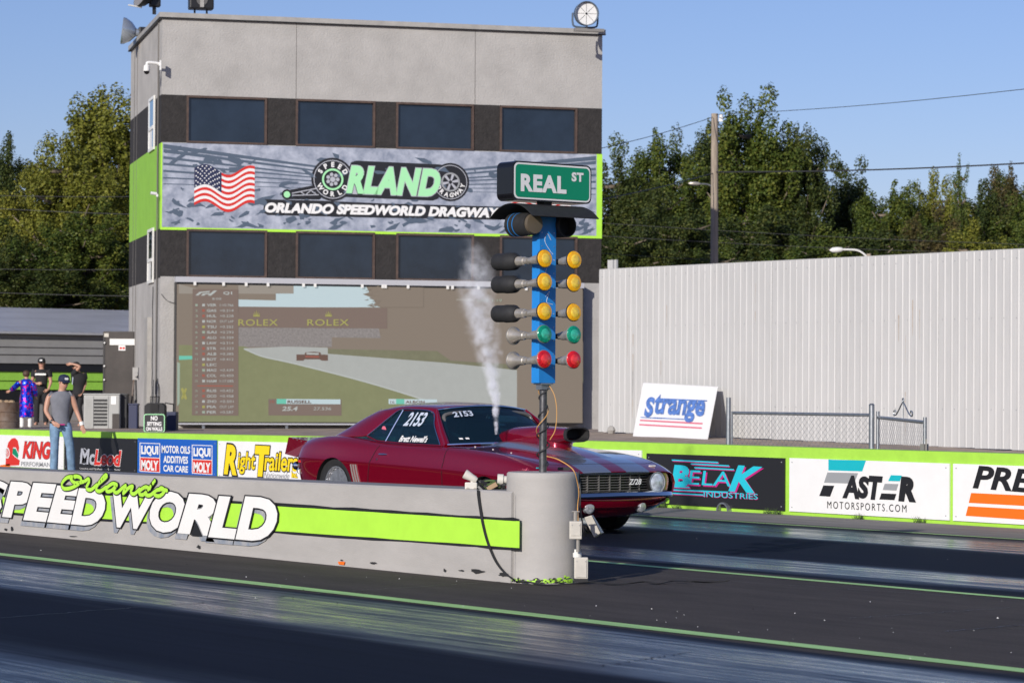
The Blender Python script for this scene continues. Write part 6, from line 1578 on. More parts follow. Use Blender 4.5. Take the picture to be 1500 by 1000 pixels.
def person(loc, rz, label, J, H=1.75, shirt='cloth_black', trousers='cloth_black', sleeve=.45, fat=1.0, shoe='black', hat=None, hair=None, skinm='skin', robe=None):
    """J gives joint positions for a 1.75 m figure facing -y, its own right hand at -x"""
    r = thing('person', label, 'person', loc, rz); k = H/1.75; 
    B = dict(pel=(0, 0, .93), sp=(0, .0, 1.10), ch=(0, 0, 1.30), nk=(0, .01, 1.475), hb=(0, -.01, 1.56), ht=(0, -.01, 1.67),
             ls=(.17, .01, 1.41), rs=(-.17, .01, 1.41), le=(.22, .0, 1.13), re=(-.22, 0, 1.13), lw=(.23, -.06, .89), rw=(-.23, -.06, .89), lh=(.23, -.08, .80), rh=(-.23, -.08, .80),
             lp=(.09, 0, .90), rp=(-.09, 0, .90), lk=(.11, -.02, .50), rk=(-.11, -.02, .50), la=(.12, .02, .09), ra=(-.12, .02, .09), lt=(.13, -.14, .035), rt=(-.13, -.14, .035))
    B.update({a: b_ for a, b_ in J.items() if a != 'face'}); B = {a: tuple(c*k for c in b_) for a, b_ in B.items()}
    R_ = dict(pel=(.135, .10), sp=(.115, .085), ch=(.125, .09), nk=.058, hb=(.072, .085), ht=(.070, .085), ls=.062, rs=.062, le=.044, re=.044, lw=.029, rw=.029, lh=.035, rh=.035, lp=.09, rp=.09, lk=.058, rk=.058, la=.040, ra=.040, lt=.035, rt=.035)
    E_ = [('pel', 'sp'), ('sp', 'ch'), ('ch', 'nk'), ('nk', 'hb'), ('hb', 'ht'), ('ch', 'ls'), ('ls', 'le'), ('le', 'lw'), ('lw', 'lh'), ('ch', 'rs'), ('rs', 're'), ('re', 'rw'), ('rw', 'rh'), ('pel', 'lp'), ('lp', 'lk'), ('lk', 'la'), ('la', 'lt'), ('pel', 'rp'), ('rp', 'rk'), ('rk', 'ra'), ('ra', 'rt')]
    names_ = list(B); 
    def sub(name, keys, m, grow, lv=1, extra=None, over={}):
        P = [B[a] for a in keys]; ix = {a: i for i, a in enumerate(keys)}
        ed = [(ix[a], ix[b_]) for a, b_ in E_ if a in ix and b_ in ix]; rd = []
        for a in keys:
            q = over.get(a, R_[a]); q = q if isinstance(q, tuple) else (q, q); rd.append((q[0]*k+grow, q[1]*k+grow))
        if extra:
            for pa, pos, rr in extra:
                P.append(pos); rd.append(rr); ed.append((pa if isinstance(pa, int) and pa >= 0 else len(P)-2, len(P)-1))
        return skin_mesh(name, P, ed, rd, m, r, lv)
    # fingers branch from each hand
    ex = []; keys = names_
    for s_ in ('l', 'r'):
        h = Vector(B[s_+'h']); w_ = Vector(B[s_+'w']); d = (h-w_).normalized(); q = d.orthogonal().normalized(); sp__ = d.cross(Vector((0, 1, 0))) ; sp__ = (sp__ if sp__.length > .3 else q).normalized(); cu = d.cross(sp__).normalized()
        hi = keys.index(s_+'h')
        for f, (off, ln) in enumerate(((-.026, .062), (-.009, .07), (.009, .066), (.025, .052))):
            a = h+d*.03*k+sp__*off*k; ex.append((hi, tuple(a), (.010*k, .010*k))); ex.append((-1, tuple(a+d*ln*.6*k+cu*.01), (.008*k, .008*k))); ex.append((-1, tuple(a+d*ln*k+cu*.03*k), (.007*k, .007*k)))
        a = h-d*.02*k-sp__*.035*k; ex.append((hi, tuple(a), (.011*k, .011*k))); ex.append((-1, tuple(a+d*.045*k-sp__*.01*k), (.008*k, .008*k)))
    bd = sub('body', keys, skinm, 0, 2, ex)
    # face: nose and ears as small relief, hair, hat, glasses
    hb, ht = Vector(B['hb']), Vector(B['ht']); hc = (hb+ht)/2; up = (ht-hb).normalized(); fd = J.get('face', None); fd = Vector(fd).normalized() if fd else Vector((0, -1, -.05)).normalized(); sd_ = fd.cross(up).normalized()
    mb = MB(); mb.lathe(hc+fd*.082*k-up*.02*k, fd, [(0, .017*k), (.022*k, .008*k)], 6)
    for s_ in (-1, 1): mb.lathe(hc+sd_*s_*.074*k-up*.01*k, sd_*s_, [(0, .022*k), (.014*k, .014*k)], 8)
    mb.build('nose_and_ears', skinm, bd, smooth=True)
    mm = MB().add([tuple(hc+fd*.089*k-up*.055*k+sd_*a*k+up*b_*k) for a, b_ in ((-.022, 0), (.022, 0), (.018, -.009), (-.018, -.009))], [(0, 1, 2, 3)]); mm.build('mouth', 'print_pink', bd)
    if hat:
        hm, hl = hat; o = MB().lathe(hc+up*.015*k-fd*.004, up, [(0, .098*k), (.03*k, .101*k), (.075*k, .092*k), (.105*k, .065*k), (.118*k, .02*k), (.119*k, .002)], 20).build('cap', hm, r, smooth=True)
        V = []
        for i in range(9):
            a = -1+i/4; V += [tuple(hc+up*.035*k+fd*.075*k+sd_*a*.078*k), tuple(hc+up*(.020-.012*abs(a))*k+fd*(.175-.05*a*a)*k+sd_*a*.070*k)]
        MB().add(V+[(x, y, z-.006) for x, y, z in V], [(2*i, 2*i+2, 2*i+3, 2*i+1) for i in range(8)]+[(18+2*i+1, 18+2*i+3, 18+2*i+2, 18+2*i) for i in range(8)]+[(2*i+1, 2*i+3, 21+2*i, 19+2*i) for i in range(8)]).build('peak', hm, o)
        if hl:
            MB().add([tuple(hc+up*(.05+.035*b_)*k+fd*(.103-.012*b_)*k+sd_*a*.032*k) for a, b_ in ((-1, 0), (1, 0), (1, 1), (-1, 1))], [(0, 1, 2, 3)]).build('cap_print', 'sign_white', o)
    if hair:
        hm, ln, wd = hair
        MB().lathe(hc+up*.105*k-fd*.02*k, -up, [(0, .03*k), (.02*k, .075*k), (.07*k, .096*k*wd), (.13*k, .095*k*wd), (ln*k, .075*k*wd), ((ln+.02)*k, .03*k)], 16).build('hair', hm, r, smooth=True).location = tuple(-fd*.028*k)
    def loft(rings, n=20):
        V = []
        for (c, ra, rb) in rings: V += [(c[0]+ra*cos(2*pi*q/n), c[1]+rb*sin(2*pi*q/n), c[2]) for q in range(n)]
        return V, [(i*n+q, i*n+(q+1) % n, (i+1)*n+(q+1) % n, (i+1)*n+q) for i in range(len(rings)-1) for q in range(n)]+[tuple(range(n-1, -1, -1)), tuple(range((len(rings)-1)*n, len(rings)*n))]
    def jn(a, b_, t): return tuple(Vector(B[a]).lerp(Vector(B[b_]), t))
    g_ = random.Random(int(loc[0]*100))
    def wr(r_): return r_*(1+g_.uniform(-.03, .03))
    if shirt:
        lowc = tuple(Vector(B['pel'])+Vector((0, 0, -.06*k)))
        sw = abs(B['ls'][0]-B['rs'][0])/2+.02*k
        rg = [(lowc, wr(.165)*k, wr(.125)*k), (B['pel'], wr(.158)*k, wr(.12)*k), (jn('pel', 'sp', .5), wr(.148)*k, .112*k), (B['sp'], wr(.15)*k, .113*k), (jn('sp', 'ch', .5), wr(.165)*k*fat, .12*k*fat), (B['ch'], wr(.180)*k*fat, .125*k*fat), (jn('ch', 'nk', .45), max(.17*k, sw*.93)*fat, .108*k*fat*fat), (jn('ch', 'nk', .68), max(.13*k, sw*.72)*fat, .088*k*fat*fat), (jn('ch', 'nk', .86), .078*k, .072*k)]
        mb = MB().add(*loft(rg))
        for s_ in ('l', 'r'):
            if sleeve > 0: mb.tube([tuple(Vector(B[s_+'s'])-Vector((0, 0, .01*k))-(Vector(B[s_+'s'])-Vector(B['ch']))*.25), B[s_+'s'], jn(s_+'s', s_+'e', sleeve*.6), jn(s_+'s', s_+'e', sleeve*1.15)], [.07*k, .078*k, .074*k, .072*k], 12)
            else: mb.tube([tuple(Vector(B[s_+'s'])-(Vector(B[s_+'s'])-Vector(B['ch']))*.35), tuple(Vector(B[s_+'s'])*1.0+Vector((0, 0, .012*k)))], [.062*k, .066*k], 12)
        mb.build('shirt', shirt, r, smooth=True)
    if trousers:
        pc = Vector(B['pel'])
        rg = [(tuple(pc+Vector((0, 0, z*k))), a*k, b_*k) for z, a, b_ in ((-.17, .03, .03), (-.14, .10, .085), (-.09, .150, .115), (-.02, .158, .12), (.05, .148, .112), (.07, .14, .105))]
        mb = MB().add(*loft(rg))
        for s_ in ('l', 'r'):
            h_, kn, an = Vector(B[s_+'p']), Vector(B[s_+'k']), Vector(B[s_+'a'])
            P = [tuple(h_-Vector((0, 0, .0)))]+[tuple(h_.lerp(kn, t)) for t in (.25, .5, .78)]+[tuple(kn)]+[tuple(kn.lerp(an, t)) for t in (.3, .6, .85, 1.0)]
            mb.tube(P, [wr(x_)*k for x_ in (.088, .092, .084, .074, .070, .070, .068, .066, .068)], 14)
        mb.build('trousers', trousers, r, smooth=True)
    for s_ in ('l', 'r'):
        a = Vector(B[s_+'a']); t = Vector(B[s_+'t']); skin_mesh('shoe', [tuple(a-Vector((0, -.02, .02))), tuple(a.lerp(t, .5)-Vector((0, 0, .02))), tuple(t)], [(0, 1), (1, 2)], [.05*k, .048*k, .04*k], shoe, r, 1)
    return r, B, k, (hc, up, fd, sd_), bd
def facing(u, v, D, z): p = at_d(u, v, D); return (p.x, p.y, z)
# man in grey sleeveless shirt on the track side of the wall
r, B, k, hd, bd = person(facing(88, 640, 45.0, 0.0), RZ+.15, 'man in grey sleeveless shirt, jeans, navy cap and sunglasses in front of the wall signs',
    dict(nk=(.03, -.01, 1.475), hb=(.05, -.035, 1.55), ht=(.06, -.045, 1.655), face=(.45, -1, -.12), rs=(-.19, .01, 1.385), ls=(.19, .0, 1.39), re=(-.245, -.03, 1.11), rw=(-.13, -.16, .93), rh=(-.07, -.19, .895), le=(.27, .03, 1.12), lw=(.36, -.04, .90), lh=(.385, -.06, .82),
         lk=(.17, -.05, .50), rk=(-.09, -.03, .50), la=(.20, .0, .09), ra=(-.10, .03, .09), lt=(.22, -.15, .035), rt=(-.11, -.14, .035)), H=1.70, shirt='tank_grey', trousers='jeans', sleeve=.0, hat=('cap_navy', True))
hc, up, fd, sd_ = hd
MB().add([tuple(hc+fd*(.108-.035*a*a)*k+up*(b_-.004)*k+sd_*a*.062*k) for b_ in (.018, -.014) for a in (-1, -.5, 0, .5, 1)], [(i, i+1, i+6, i+5) for i in range(4)]).build('sunglasses', 'black_gloss', r)
MB().lathe(Vector(B['rw'])-(Vector(B['rh'])-Vector(B['rw'])).normalized()*.03, Vector(B['rh'])-Vector(B['rw']), [(0, .034), (.03, .034)], 10).build('watch', 'black', r); MB().lathe(Vector(B['lw'])-(Vector(B['lh'])-Vector(B['lw'])).normalized()*.03, Vector(B['lh'])-Vector(B['lw']), [(0, .038), (.06, .038)], 10).build('wrist_band', 'weed' if 0 else 'white_frame', r)
MB().box((-.02, -.155, .85), (.08, -.135, .872)).build('belt_cord', 'magenta', r, bevel=.008)
# man in black T-shirt with hands together
r, B, k, hd, bd = person(facing(60, 640, 65.5, 0.53), RZ, 'long haired man in black T-shirt with a white print, hands held together',
    dict(re=(-.24, .0, 1.12), rw=(-.10, -.17, 1.08), rh=(-.02, -.21, 1.09), le=(.24, .0, 1.12), lw=(.20, -.12, .93), lh=(.15, -.17, .90), rs=(-.19, .01, 1.40), ls=(.19, .01, 1.40)), H=1.64, shirt='cloth_black', trousers='cloth_black', hat=('cloth_black', True), hair=('hair_brown', .24, 1.0))
MB().add([(-.13, -.150, 1.215), (.13, -.150, 1.215), (.13, -.150, 1.26), (-.13, -.150, 1.26)], [(0, 1, 2, 3)]).build('shirt_print', 'white_frame', r)
# man shading his eyes
r, B, k, hd, bd = person(facing(113, 640, 64.5, 0.53), RZ, 'man in black T-shirt shading his eyes with a raised arm near the air conditioner',
    dict(pel=(.02, 0, .93), sp=(.03, 0, 1.1), ch=(.04, 0, 1.30), nk=(.0, 0, 1.46), hb=(-.04, -.02, 1.54), ht=(-.05, -.02, 1.64), face=(-1, -.45, -.05), rs=(-.10, -.08, 1.40), ls=(.17, .06, 1.40), re=(.10, -.20, 1.60), rw=(-.10, -.18, 1.66), rh=(-.18, -.17, 1.655),
         le=(.20, .05, 1.13), lw=(.14, -.04, .93), lh=(.10, -.08, .87), lp=(.10, .02, .9), rp=(-.06, 0, .9), lk=(.05, .0, .52), rk=(-.14, -.02, .50), la=(.10, .05, .09), ra=(-.28, .0, .09), lt=(.04, -.10, .035), rt=(-.36, -.1, .035)), H=1.56, fat=1.22, shirt='cloth_black', trousers='cloth_black', hat=('cloth_black', False))
MB().add([(-.118, -.09, 1.0), (-.10, -.118, 1.0), (-.085, -.125, 1.16), (-.105, -.11, 1.18)], [(0, 1, 2, 3)]).build('shirt_print', 'chalk', r)
# child in sequinned robe seen from behind
m = bpy.data.materials.new('sequins'); m.use_nodes = True; n = m.node_tree; L = n.links; b = n.nodes['Principled BSDF']
tc = n.nodes.new('ShaderNodeTexCoord'); vo = n.nodes.new('ShaderNodeTexVoronoi'); vo.inputs['Scale'].default_value = 26; L.new(tc.outputs['Object'], vo.inputs['Vector'])
no = n.nodes.new('ShaderNodeTexNoise'); no.inputs['Scale'].default_value = 5; no.inputs['Detail'].default_value = 2; L.new(tc.outputs['Object'], no.inputs['Vector'])
ad = n.nodes.new('ShaderNodeMix'); ad.data_type = 'FLOAT'; ad.inputs[0].default_value = .45; sp = n.nodes.new('ShaderNodeSeparateColor'); L.new(vo.outputs['Color'], sp.inputs[0]); L.new(no.outputs[0], ad.inputs[2]); L.new(sp.outputs[0], ad.inputs[3])
rp = n.nodes.new('ShaderNodeValToRGB'); e = rp.color_ramp.elements; rp.color_ramp.interpolation = 'CONSTANT'; e[0].color = (.005, .01, .40, 1); e[1].position = .84; e[1].color = (.85, .8, .95, 1); e.new(.36).color = (.01, .08, .75, 1); e.new(.47).color = (.01, .02, .45, 1); e.new(.56).color = (.65, .01, .20, 1); e.new(.66).color = (.02, .10, .75, 1)
L.new(ad.outputs[0], rp.inputs[0]); L.new(rp.outputs[0], b.inputs['Base Color']); b.inputs['Metallic'].default_value = .7; b.inputs['Roughness'].default_value = .25
nm_ = n.nodes.new('ShaderNodeBump'); nm_.inputs['Strength'].default_value = 1.0; nm_.inputs['Distance'].default_value = .03; L.new(sp.outputs[1], nm_.inputs['Height']); L.new(nm_.outputs[0], b.inputs['Normal']); MT['sequins'] = m
r, B, k, hd, bd = person(facing(38, 640, 61.5, 0.52), RZ+pi, 'child in a blue and pink sequinned robe seen from behind',
    dict(rs=(-.17, 0, 1.39), ls=(.17, 0, 1.39), le=(.34, -.10, 1.24), lw=(.50, -.16, 1.12), lh=(.56, -.18, 1.10), re=(-.24, -.02, 1.15), rw=(-.26, -.12, .95), rh=(-.25, -.18, .90)), H=1.34, shirt=None, trousers=None, shoe='white', hair=('hair_brown', .17, 1.12))
kk = k; V = []; F = []; n_ = 20
prof = [(1.47, .09, .08), (1.42, .19, .12), (1.30, .19, .13), (1.08, .165, .125), (.90, .20, .15), (.60, .225, .17), (.36, .235, .185), (.35, .22, .17)]
for z, a, b_ in prof: V += [(a*kk*cos(2*pi*q/n_)*(1+.05*sin(5*q)), b_*kk*sin(2*pi*q/n_)*(1+.05*cos(4*q)), z*kk) for q in range(n_)]
MB().add(V, [(i*n_+q, i*n_+(q+1) % n_, (i+1)*n_+(q+1) % n_, (i+1)*n_+q) for i in range(len(prof)-1) for q in range(n_)]+[tuple(range(n_))]).build('robe', m, r, smooth=True)
for s_ in ('l', 'r'): skin_mesh('sleeve', [B[s_+'s'], B[s_+'e'], B[s_+'w']], [(0, 1), (1, 2)], [.075, .07, .06], m, r, 1)
MB().cyl((.09, .02, .05), (.09, .0, .33), .045, .05, n=12).cyl((-.09, .02, .05), (-.09, .0, .33), .045, .05, n=12).build('boots', 'white', r, smooth=True)

# ================================================================== TREES
def leaf_mat(name, c1, c2, c3):
    m = bpy.data.materials.new(name); m.use_nodes = True; n = m.node_tree; L = n.links; b = n.nodes['Principled BSDF']
    b.inputs['Roughness'].default_value = .55; b.inputs['Specular IOR Level'].default_value = .25
    tc = n.nodes.new('ShaderNodeTexCoord'); no = n.nodes.new('ShaderNodeTexNoise'); no.inputs['Scale'].default_value = .9; no.inputs['Detail'].default_value = 6; no.inputs['Roughness'].default_value = .7; L.new(tc.outputs['Object'], no.inputs['Vector'])
    gi = n.nodes.new('ShaderNodeNewGeometry'); mx = n.nodes.new('ShaderNodeMath'); mx.operation = 'MULTIPLY_ADD'; L.new(gi.outputs['Random Per Island'], mx.inputs[0]); mx.inputs[1].default_value = .28; L.new(no.outputs[0], mx.inputs[2])
    rp = n.nodes.new('ShaderNodeValToRGB'); e = rp.color_ramp.elements; e[0].position = .42; e[0].color = (*c1, 1); e[1].position = .88; e[1].color = (*c3, 1); e.new(.62).color = (*c2, 1)
    L.new(mx.outputs[0], rp.inputs[0]); L.new(rp.outputs[0], b.inputs['Base Color'])
    t = n.nodes.new('ShaderNodeBsdfTranslucent'); L.new(rp.outputs[0], t.inputs[0]); ms = n.nodes.new('ShaderNodeMixShader'); ms.inputs[0].default_value = .22
    L.new(b.outputs[0], ms.inputs[1]); L.new(t.outputs[0], ms.inputs[2]); L.new(ms.outputs[0], n.nodes['Material Output'].inputs[0]); return m
LM = dict(dark=leaf_mat('leaf_dark', (.018, .034, .010), (.055, .078, .018), (.15, .15, .03)), olive=leaf_mat('leaf_olive', (.065, .085, .014), (.18, .19, .028), (.30, .28, .045)),
          green=leaf_mat('leaf_green', (.026, .052, .012), (.085, .120, .02), (.20, .20, .032)), brown=leaf_mat('leaf_brown', (.05, .055, .02), (.10, .085, .03), (.17, .12, .045)))
def crown_mesh(name, seed, kind, nleaf=20000):
    """unit crown: height 1 from ground to top, spread about .5; limbs end in clumps, clumps hold the leaves"""
    g = np.random.default_rng(seed); cl = []; limbs = []
    trunk = [(0, 0, 0), (g.normal(0, .01), g.normal(0, .01), .18), (g.normal(0, .02), g.normal(0, .02), .38), (g.normal(0, .03), g.normal(0, .03), .62), (g.normal(0, .04), g.normal(0, .04), .86)]
    limbs.append(([Vector(p) for p in trunk], .020, .004))
    nl = 30 if kind != 'pine' else 15
    for i in range(nl):
        t = .16+.76*(i+.5)/nl if kind != 'pine' else .5+.45*(i+.5)/nl
        a = i*2.399+g.normal(0, .3); z = t; base = Vector((g.normal(0, .01), g.normal(0, .01), z*.93))
        if kind == 'pine': L_ = .16*(1-.3*t)*g.uniform(.6, 1.2); rise = g.uniform(.02, .08)
        elif kind == 'tall': L_ = .30*math.sin(pi*min(1, max(.1, (1.02-t)*1.05)))**.75*g.uniform(.65, 1.15); rise = L_*g.uniform(.5, 1.0)
        else: L_ = .37*math.sin(pi*min(1, max(.12, (1.04-t)*.92)))**.6*g.uniform(.7, 1.15); rise = L_*g.uniform(.15, .7)
        rise *= max(0, min(1, (1.0-t)*1.8)); tip = base+Vector((cos(a)*L_, sin(a)*L_, rise)); mid = base.lerp(tip, .5)+Vector((g.normal(0, .015), g.normal(0, .015), -.01))
        limbs.append(([base, mid, tip], .009, .002))
        nc = 4 if kind == 'pine' else 9
        for j in range(nc):
            q = base.lerp(tip, g.uniform(.35, 1.08)); s_ = .045 if kind != 'pine' else .02
            cl.append((q+Vector(g.normal(0, s_, 3)), g.uniform(.03, .062) if kind != 'pine' else g.uniform(.025, .04)))
    for j in range(16): z_ = .62+.325*j/15; cl.append((Vector((trunk[4][0]+g.normal(0, .10*(1-z_)), trunk[4][1]+g.normal(0, .10*(1-z_)), z_)), .075-.052*(z_-.62)/.325))
    mb = MB()
    for P, r0, r1 in limbs: mb.tube(P, [r0+(r1-r0)*i/(len(P)-1) for i in range(len(P))], 6)
    me_w = bpy.data.meshes.new(name+'_wood'); me_w.from_pydata(mb.v, [], mb.f); me_w.materials.append(MT['bark']); me_w.shade_smooth()
    C = np.array([tuple(c[0]) for c in cl]); R_ = np.array([c[1] for c in cl]); pr_ = R_**2; pr_ = pr_/pr_.sum()
    idx = g.choice(len(cl), nleaf, p=pr_); d = g.normal(0, 1, (nleaf, 3)); d /= np.linalg.norm(d, axis=1)[:, None]; rad = g.uniform(.15, 1, nleaf)**.45
    pos = C[idx]+d*(R_[idx]*rad)[:, None]*np.array([1.1, 1.1, .85])
    nrm = d*.7+np.array([0, 0, .45])+g.normal(0, .45, (nleaf, 3)); nrm /= np.linalg.norm(nrm, axis=1)[:, None]
    t1 = np.cross(nrm, g.normal(0, 1, (nleaf, 3))); t1 /= np.linalg.norm(t1, axis=1)[:, None]; t2 = np.cross(nrm, t1); t1 = t1*np.array([1.15, 1.15, .6]); t2 = t2*np.array([1.15, 1.15, .6])
    s_ = g.uniform(.0050, .0105, nleaf)[:, None]*(1.0 if kind != 'pine' else .9); s2 = s_*g.uniform(.5, .9, nleaf)[:, None]
    V = np.stack([pos-t1*s_, pos+t2*s2, pos+t1*s_, pos-t2*s2], 1).reshape(-1, 3).astype(np.float32)
    me = bpy.data.meshes.new(name); me.vertices.add(4*nleaf); me.vertices.foreach_set('co', V.ravel()); me.loops.add(4*nleaf); me.loops.foreach_set('vertex_index', np.arange(4*nleaf, dtype=np.int32))
    me.polygons.add(nleaf); me.polygons.foreach_set('loop_start', np.arange(0, 4*nleaf, 4, dtype=np.int32)); me.update(calc_edges=True)
    return me, me_w
CR = {}
for k_, (kd, sdd) in enumerate((('tall', 1), ('broad', 2), ('broad', 5), ('tall', 8), ('broad', 11), ('pine', 4))):
    CR[k_] = (kd,)+crown_mesh('crown', sdd, kd, 50000 if kd != 'pine' else 8000)
_lmc = {}
def tree(u, vtop, D, wpx, var, leaf, label, name='tree', zrot=None, group=None):
    p = at_d(u, 560, D); top = at_d(u, vtop, D).z; z0 = .45; H = (top-z0)*1.04
    kd, mc, mw = CR[var]; key = (var, leaf)
    if key not in _lmc:
        m2 = mc.copy(); m2.materials.clear(); m2.materials.append(LM[leaf]); _lmc[key] = m2
    wid = wpx*D/PXF; sx_ = wid/.66/1.0
    r = thing(name, label, 'tree', (p.x, p.y, z0), zrot if zrot is not None else random.uniform(0, 6.28), group)
    t = bpy.data.objects.new('trunk', mw); COL.objects.link(t); t.parent = r; t.scale = (sx_*.9, sx_*.9, H)
    c = bpy.data.objects.new('crown', _lmc[key]); COL.objects.link(c); c.parent = r; c.scale = (sx_, sx_, H)
random.seed(12)
GL = 'trees behind the grey metal building'; GR = 'trees behind the pale metal fence'
T = [ # left
 (150, 122, 92, 190, 0, 'olive', 'tallest olive green tree just left of the tower', GL), (95, 200, 88, 150, 1, 'olive', 'round olive tree left of the tallest tree by the tower', GL),
 (8, 196, 100, 110, 2, 'dark', 'dark tree at the left edge above the metal building', GL), (52, 280, 96, 120, 4, 'dark', 'low dark tree in the gap between the left edge tree and the olive tree', GL),
 (120, 300, 84, 150, 2, 'green', 'low bushy tree at the foot of the tallest left tree', GL), (30, 340, 84, 150, 1, 'dark', 'low dark tree above the left end of the shed roof', GL), (190, 260, 90, 130, 4, 'olive', 'olive tree half hidden behind the tower left side', GL),
 (-60, 260, 92, 160, 4, 'green', 'tree at the very left margin behind the shed', GL), (70, 380, 82, 170, 4, 'dark', 'lowest dark bushy tree right above the shed roof ridge', GL),
 # right
 (905, 225, 98, 130, 1, 'dark', 'dark tree directly right of the tower', GR), (962, 186, 102, 135, 4, 'green', 'mid green tree between the tower and the utility pole', GR), (1100, 142, 100, 165, 3, 'green', 'tallest tree just right of the utility pole', GR),
 (1040, 172, 106, 110, 0, 'dark', 'tall dark tree behind the utility pole', GR), (1168, 178, 100, 120, 0, 'dark', 'dark tree on the right shoulder of the tallest tree', GR), (1240, 240, 104, 130, 2, 'dark', 'dark tree where the crown line drops to the right', GR),
 (1308, 262, 100, 120, 4, 'green', 'green tree left of the pine near the right edge', GR), (1365, 250, 102, 100, 1, 'olive', 'olive bushy tree next to the pine', GR), (1403, 222, 96, 70, 5, 'green', 'pine with open tufted top near the right edge', GR),
 (1440, 262, 104, 120, 2, 'dark', 'dark tree right of the pine', GR), (1475, 236, 110, 100, 0, 'brown', 'brownish spindly tree near the right edge', GR), (1530, 258, 102, 140, 4, 'green', 'green tree at the right edge of the view', GR),
 (1000, 290, 88, 150, 2, 'dark', 'low dark tree left of the utility pole foot', GR), (1120, 300, 90, 170, 4, 'dark', 'low dark tree under the tallest tree', GR), (1200, 330, 84, 150, 1, 'green', 'low green bushy tree behind the fence near the street lamp', GR),
 (1290, 325, 88, 160, 4, 'dark', 'low dark tree above the middle of the pale fence', GR), (1350, 310, 92, 140, 2, 'brown', 'brown leaved tree above the pale fence', GR), (1430, 330, 86, 150, 1, 'olive', 'low olive tree above the right part of the pale fence', GR), (1500, 325, 88, 140, 2, 'green', 'low green tree at the right end of the pale fence', GR), (910, 320, 86, 140, 1, 'dark', 'low dark tree beside the fence end at the tower', GR), (1050, 350, 82, 120, 1, 'green', 'low green tree at the foot of the utility pole', GR),
 # back row closing gaps
 (20, 330, 125, 260, 2, 'dark', 'distant dark tree far behind the left edge', GL), (150, 300, 130, 240, 1, 'dark', 'distant dark tree far behind the tallest left tree', GL), (930, 300, 130, 240, 4, 'dark', 'distant dark tree far behind the tower right edge', GR), (1080, 280, 135, 260, 1, 'dark', 'distant dark tree far behind the utility pole', GR), (1230, 300, 130, 240, 2, 'dark', 'distant dark tree far behind the crown line drop', GR), (1370, 310, 132, 240, 4, 'dark', 'distant dark tree far behind the pine', GR), (1500, 300, 130, 240, 1, 'dark', 'distant dark tree far behind the right edge', GR)]
for t_ in T: tree(*t_[:7], group=t_[7])

# ================================================================== UTILITY POLE, LAMPS, WIRES
D_ = 76; a = at_d(1046, 560, D_); zt = at_d(1046, 166, D_).z; r = thing('utility_pole', 'weathered wooden utility pole rising behind the pale metal fence', 'utility pole', (a.x, a.y, .4), RZ)
MB().cyl((0, 0, 0), (-.02, 0, zt-.4), .125, .095, n=14).build('pole', 'wood_pole', r, smooth=True)
MB().box((.10, -.03, zt-.62), (.20, .03, zt-.5)).cyl((.16, 0, zt-.52), (.16, 0, zt-.42), .05, n=8).build('insulator', 'white', r)
s_ = D_/PXF; za = at_d(1046, 272, D_).z-.4
MB().tube(catmull([(-.05, 0, za-.30), (-.08, -.02, za-.05), (-.22, -.03, za+.04), (-.45, -.03, za+.05)], 6), .022, 6).build('lamp_arm', 'galv', r, smooth=True)
MB().lathe((-.42, -.03, za+.05), (-1, 0, .05), [(0, .03), (.05, .05), (.15, .06), (.26, .055), (.33, .02)], 12).build('street_lamp_head', 'lamp_metal', r, smooth=True)
D_ = 80; a = at_d(1272, 560, D_); s_ = D_/PXF; z1_ = at_d(1272, 374, D_).z; r = thing('street_lamp', 'curved arm street lamp just above the pale fence top', 'street lamp', (a.x, a.y, .4), RZ)
MB().cyl((0, 0, 0), (0, 0, z1_-.4+.05), .09, .07, n=12).build('pole', 'wood_pole', r, smooth=True)
MB().tube(catmull([(-.0, 0, z1_-.4-.15), (-.10, 0, z1_-.4-.0), (-.35, 0, z1_-.4+.15), (-.8, 0, z1_-.4+.17)], 6), .03, 6).build('arm', 'white_frame', r, smooth=True)
MB().lathe((-.75, 0, z1_-.4+.17), (-1, 0, -.06), [(0, .03), (.06, .07), (.18, .085), (.32, .075), (.40, .02)], 12).build('lamp_head', 'white_frame', r, smooth=True)
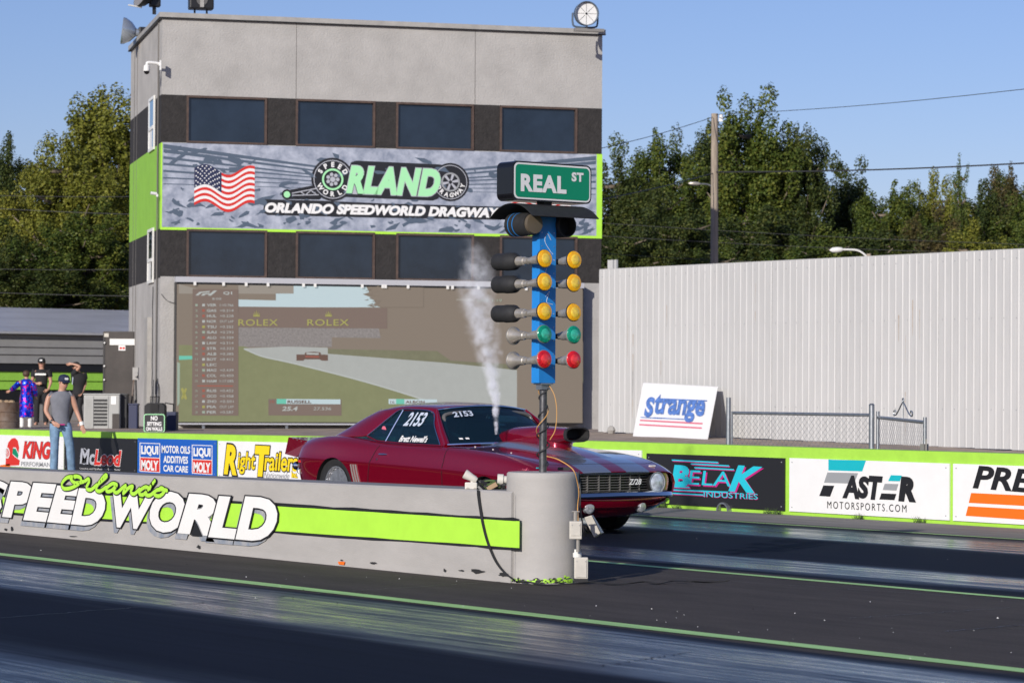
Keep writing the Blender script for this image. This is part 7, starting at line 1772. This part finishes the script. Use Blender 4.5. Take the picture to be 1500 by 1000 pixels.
def wire(label, pts, rad=.012, cat='power line'):
    W_ = [at_d(u, v, D) for u, v, D in pts]; P = []
    for a, b_ in zip(W_[:-1], W_[1:]):
        for i in range(13):
            t = i/12; p = a.lerp(b_, t); p.z -= .10*sin(pi*t)*(a-b_).length/20; P.append(p)
    p0 = W_[0].copy(); o = MB().tube([p-p0 for p in P], rad, 4).build('power_line', 'wire'); o.location = p0; tag(o, label, cat)
wire('thin overhead line rising from the utility pole top to the right edge', [(1049, 168, 76), (1560, 124, 60)], .010)
wire('thin overhead line falling from the utility pole top to the tower', [(1044, 172, 76), (860, 222, 66)], .010)
wire('thick cable from the utility pole across the trees to the right edge', [(1050, 252, 76), (1560, 236, 64)], .024)
wire('cable from the utility pole lamp down left toward the tower', [(1044, 254, 76), (860, 296, 68)], .016)
wire('upper thin line across the trees right of the tower', [(870, 326, 82), (1560, 360, 82)], .010)
wire('middle thin line across the trees right of the tower', [(870, 345, 81), (1560, 374, 81)], .010)
wire('lowest thin line across the trees right of the tower', [(870, 370, 81), (1100, 383, 81)], .012)
wire('upper thin line crossing the trees left of the tower', [(-60, 302, 80), (230, 315, 80)], .012)
wire('second thin line crossing the trees left of the tower', [(-60, 285, 80), (230, 288, 80)], .009)
wire('third thin line crossing the trees left of the tower', [(-60, 393, 80), (230, 394, 80)], .009)
wire('lowest thin line crossing the trees left of the tower', [(-60, 426, 80), (230, 434, 80)], .012)

# ================================================================== put each thing's origin at its base
bpy.context.view_layer.update()
def desc(o):
    out = []
    for c in o.children: out.append(c); out += desc(c)
    return out
for r in ROOTS:
    lo = [1e9]*3; hi = [-1e9]*3; inv = r.matrix_world.inverted()
    for c in desc(r):
        if c.type != 'MESH': continue
        mw = inv @ c.matrix_world
        for q in c.bound_box:
            p = mw @ Vector(q)
            for i in range(3): lo[i] = min(lo[i], p[i]); hi[i] = max(hi[i], p[i])
    if lo[0] > 1e8: continue
    off = Vector(((lo[0]+hi[0])/2, (lo[1]+hi[1])/2, lo[2]))
    for c in r.children: c.location = c.location - off
    r.location = r.location + Matrix.Rotation(r.rotation_euler.z, 3, 'Z') @ off
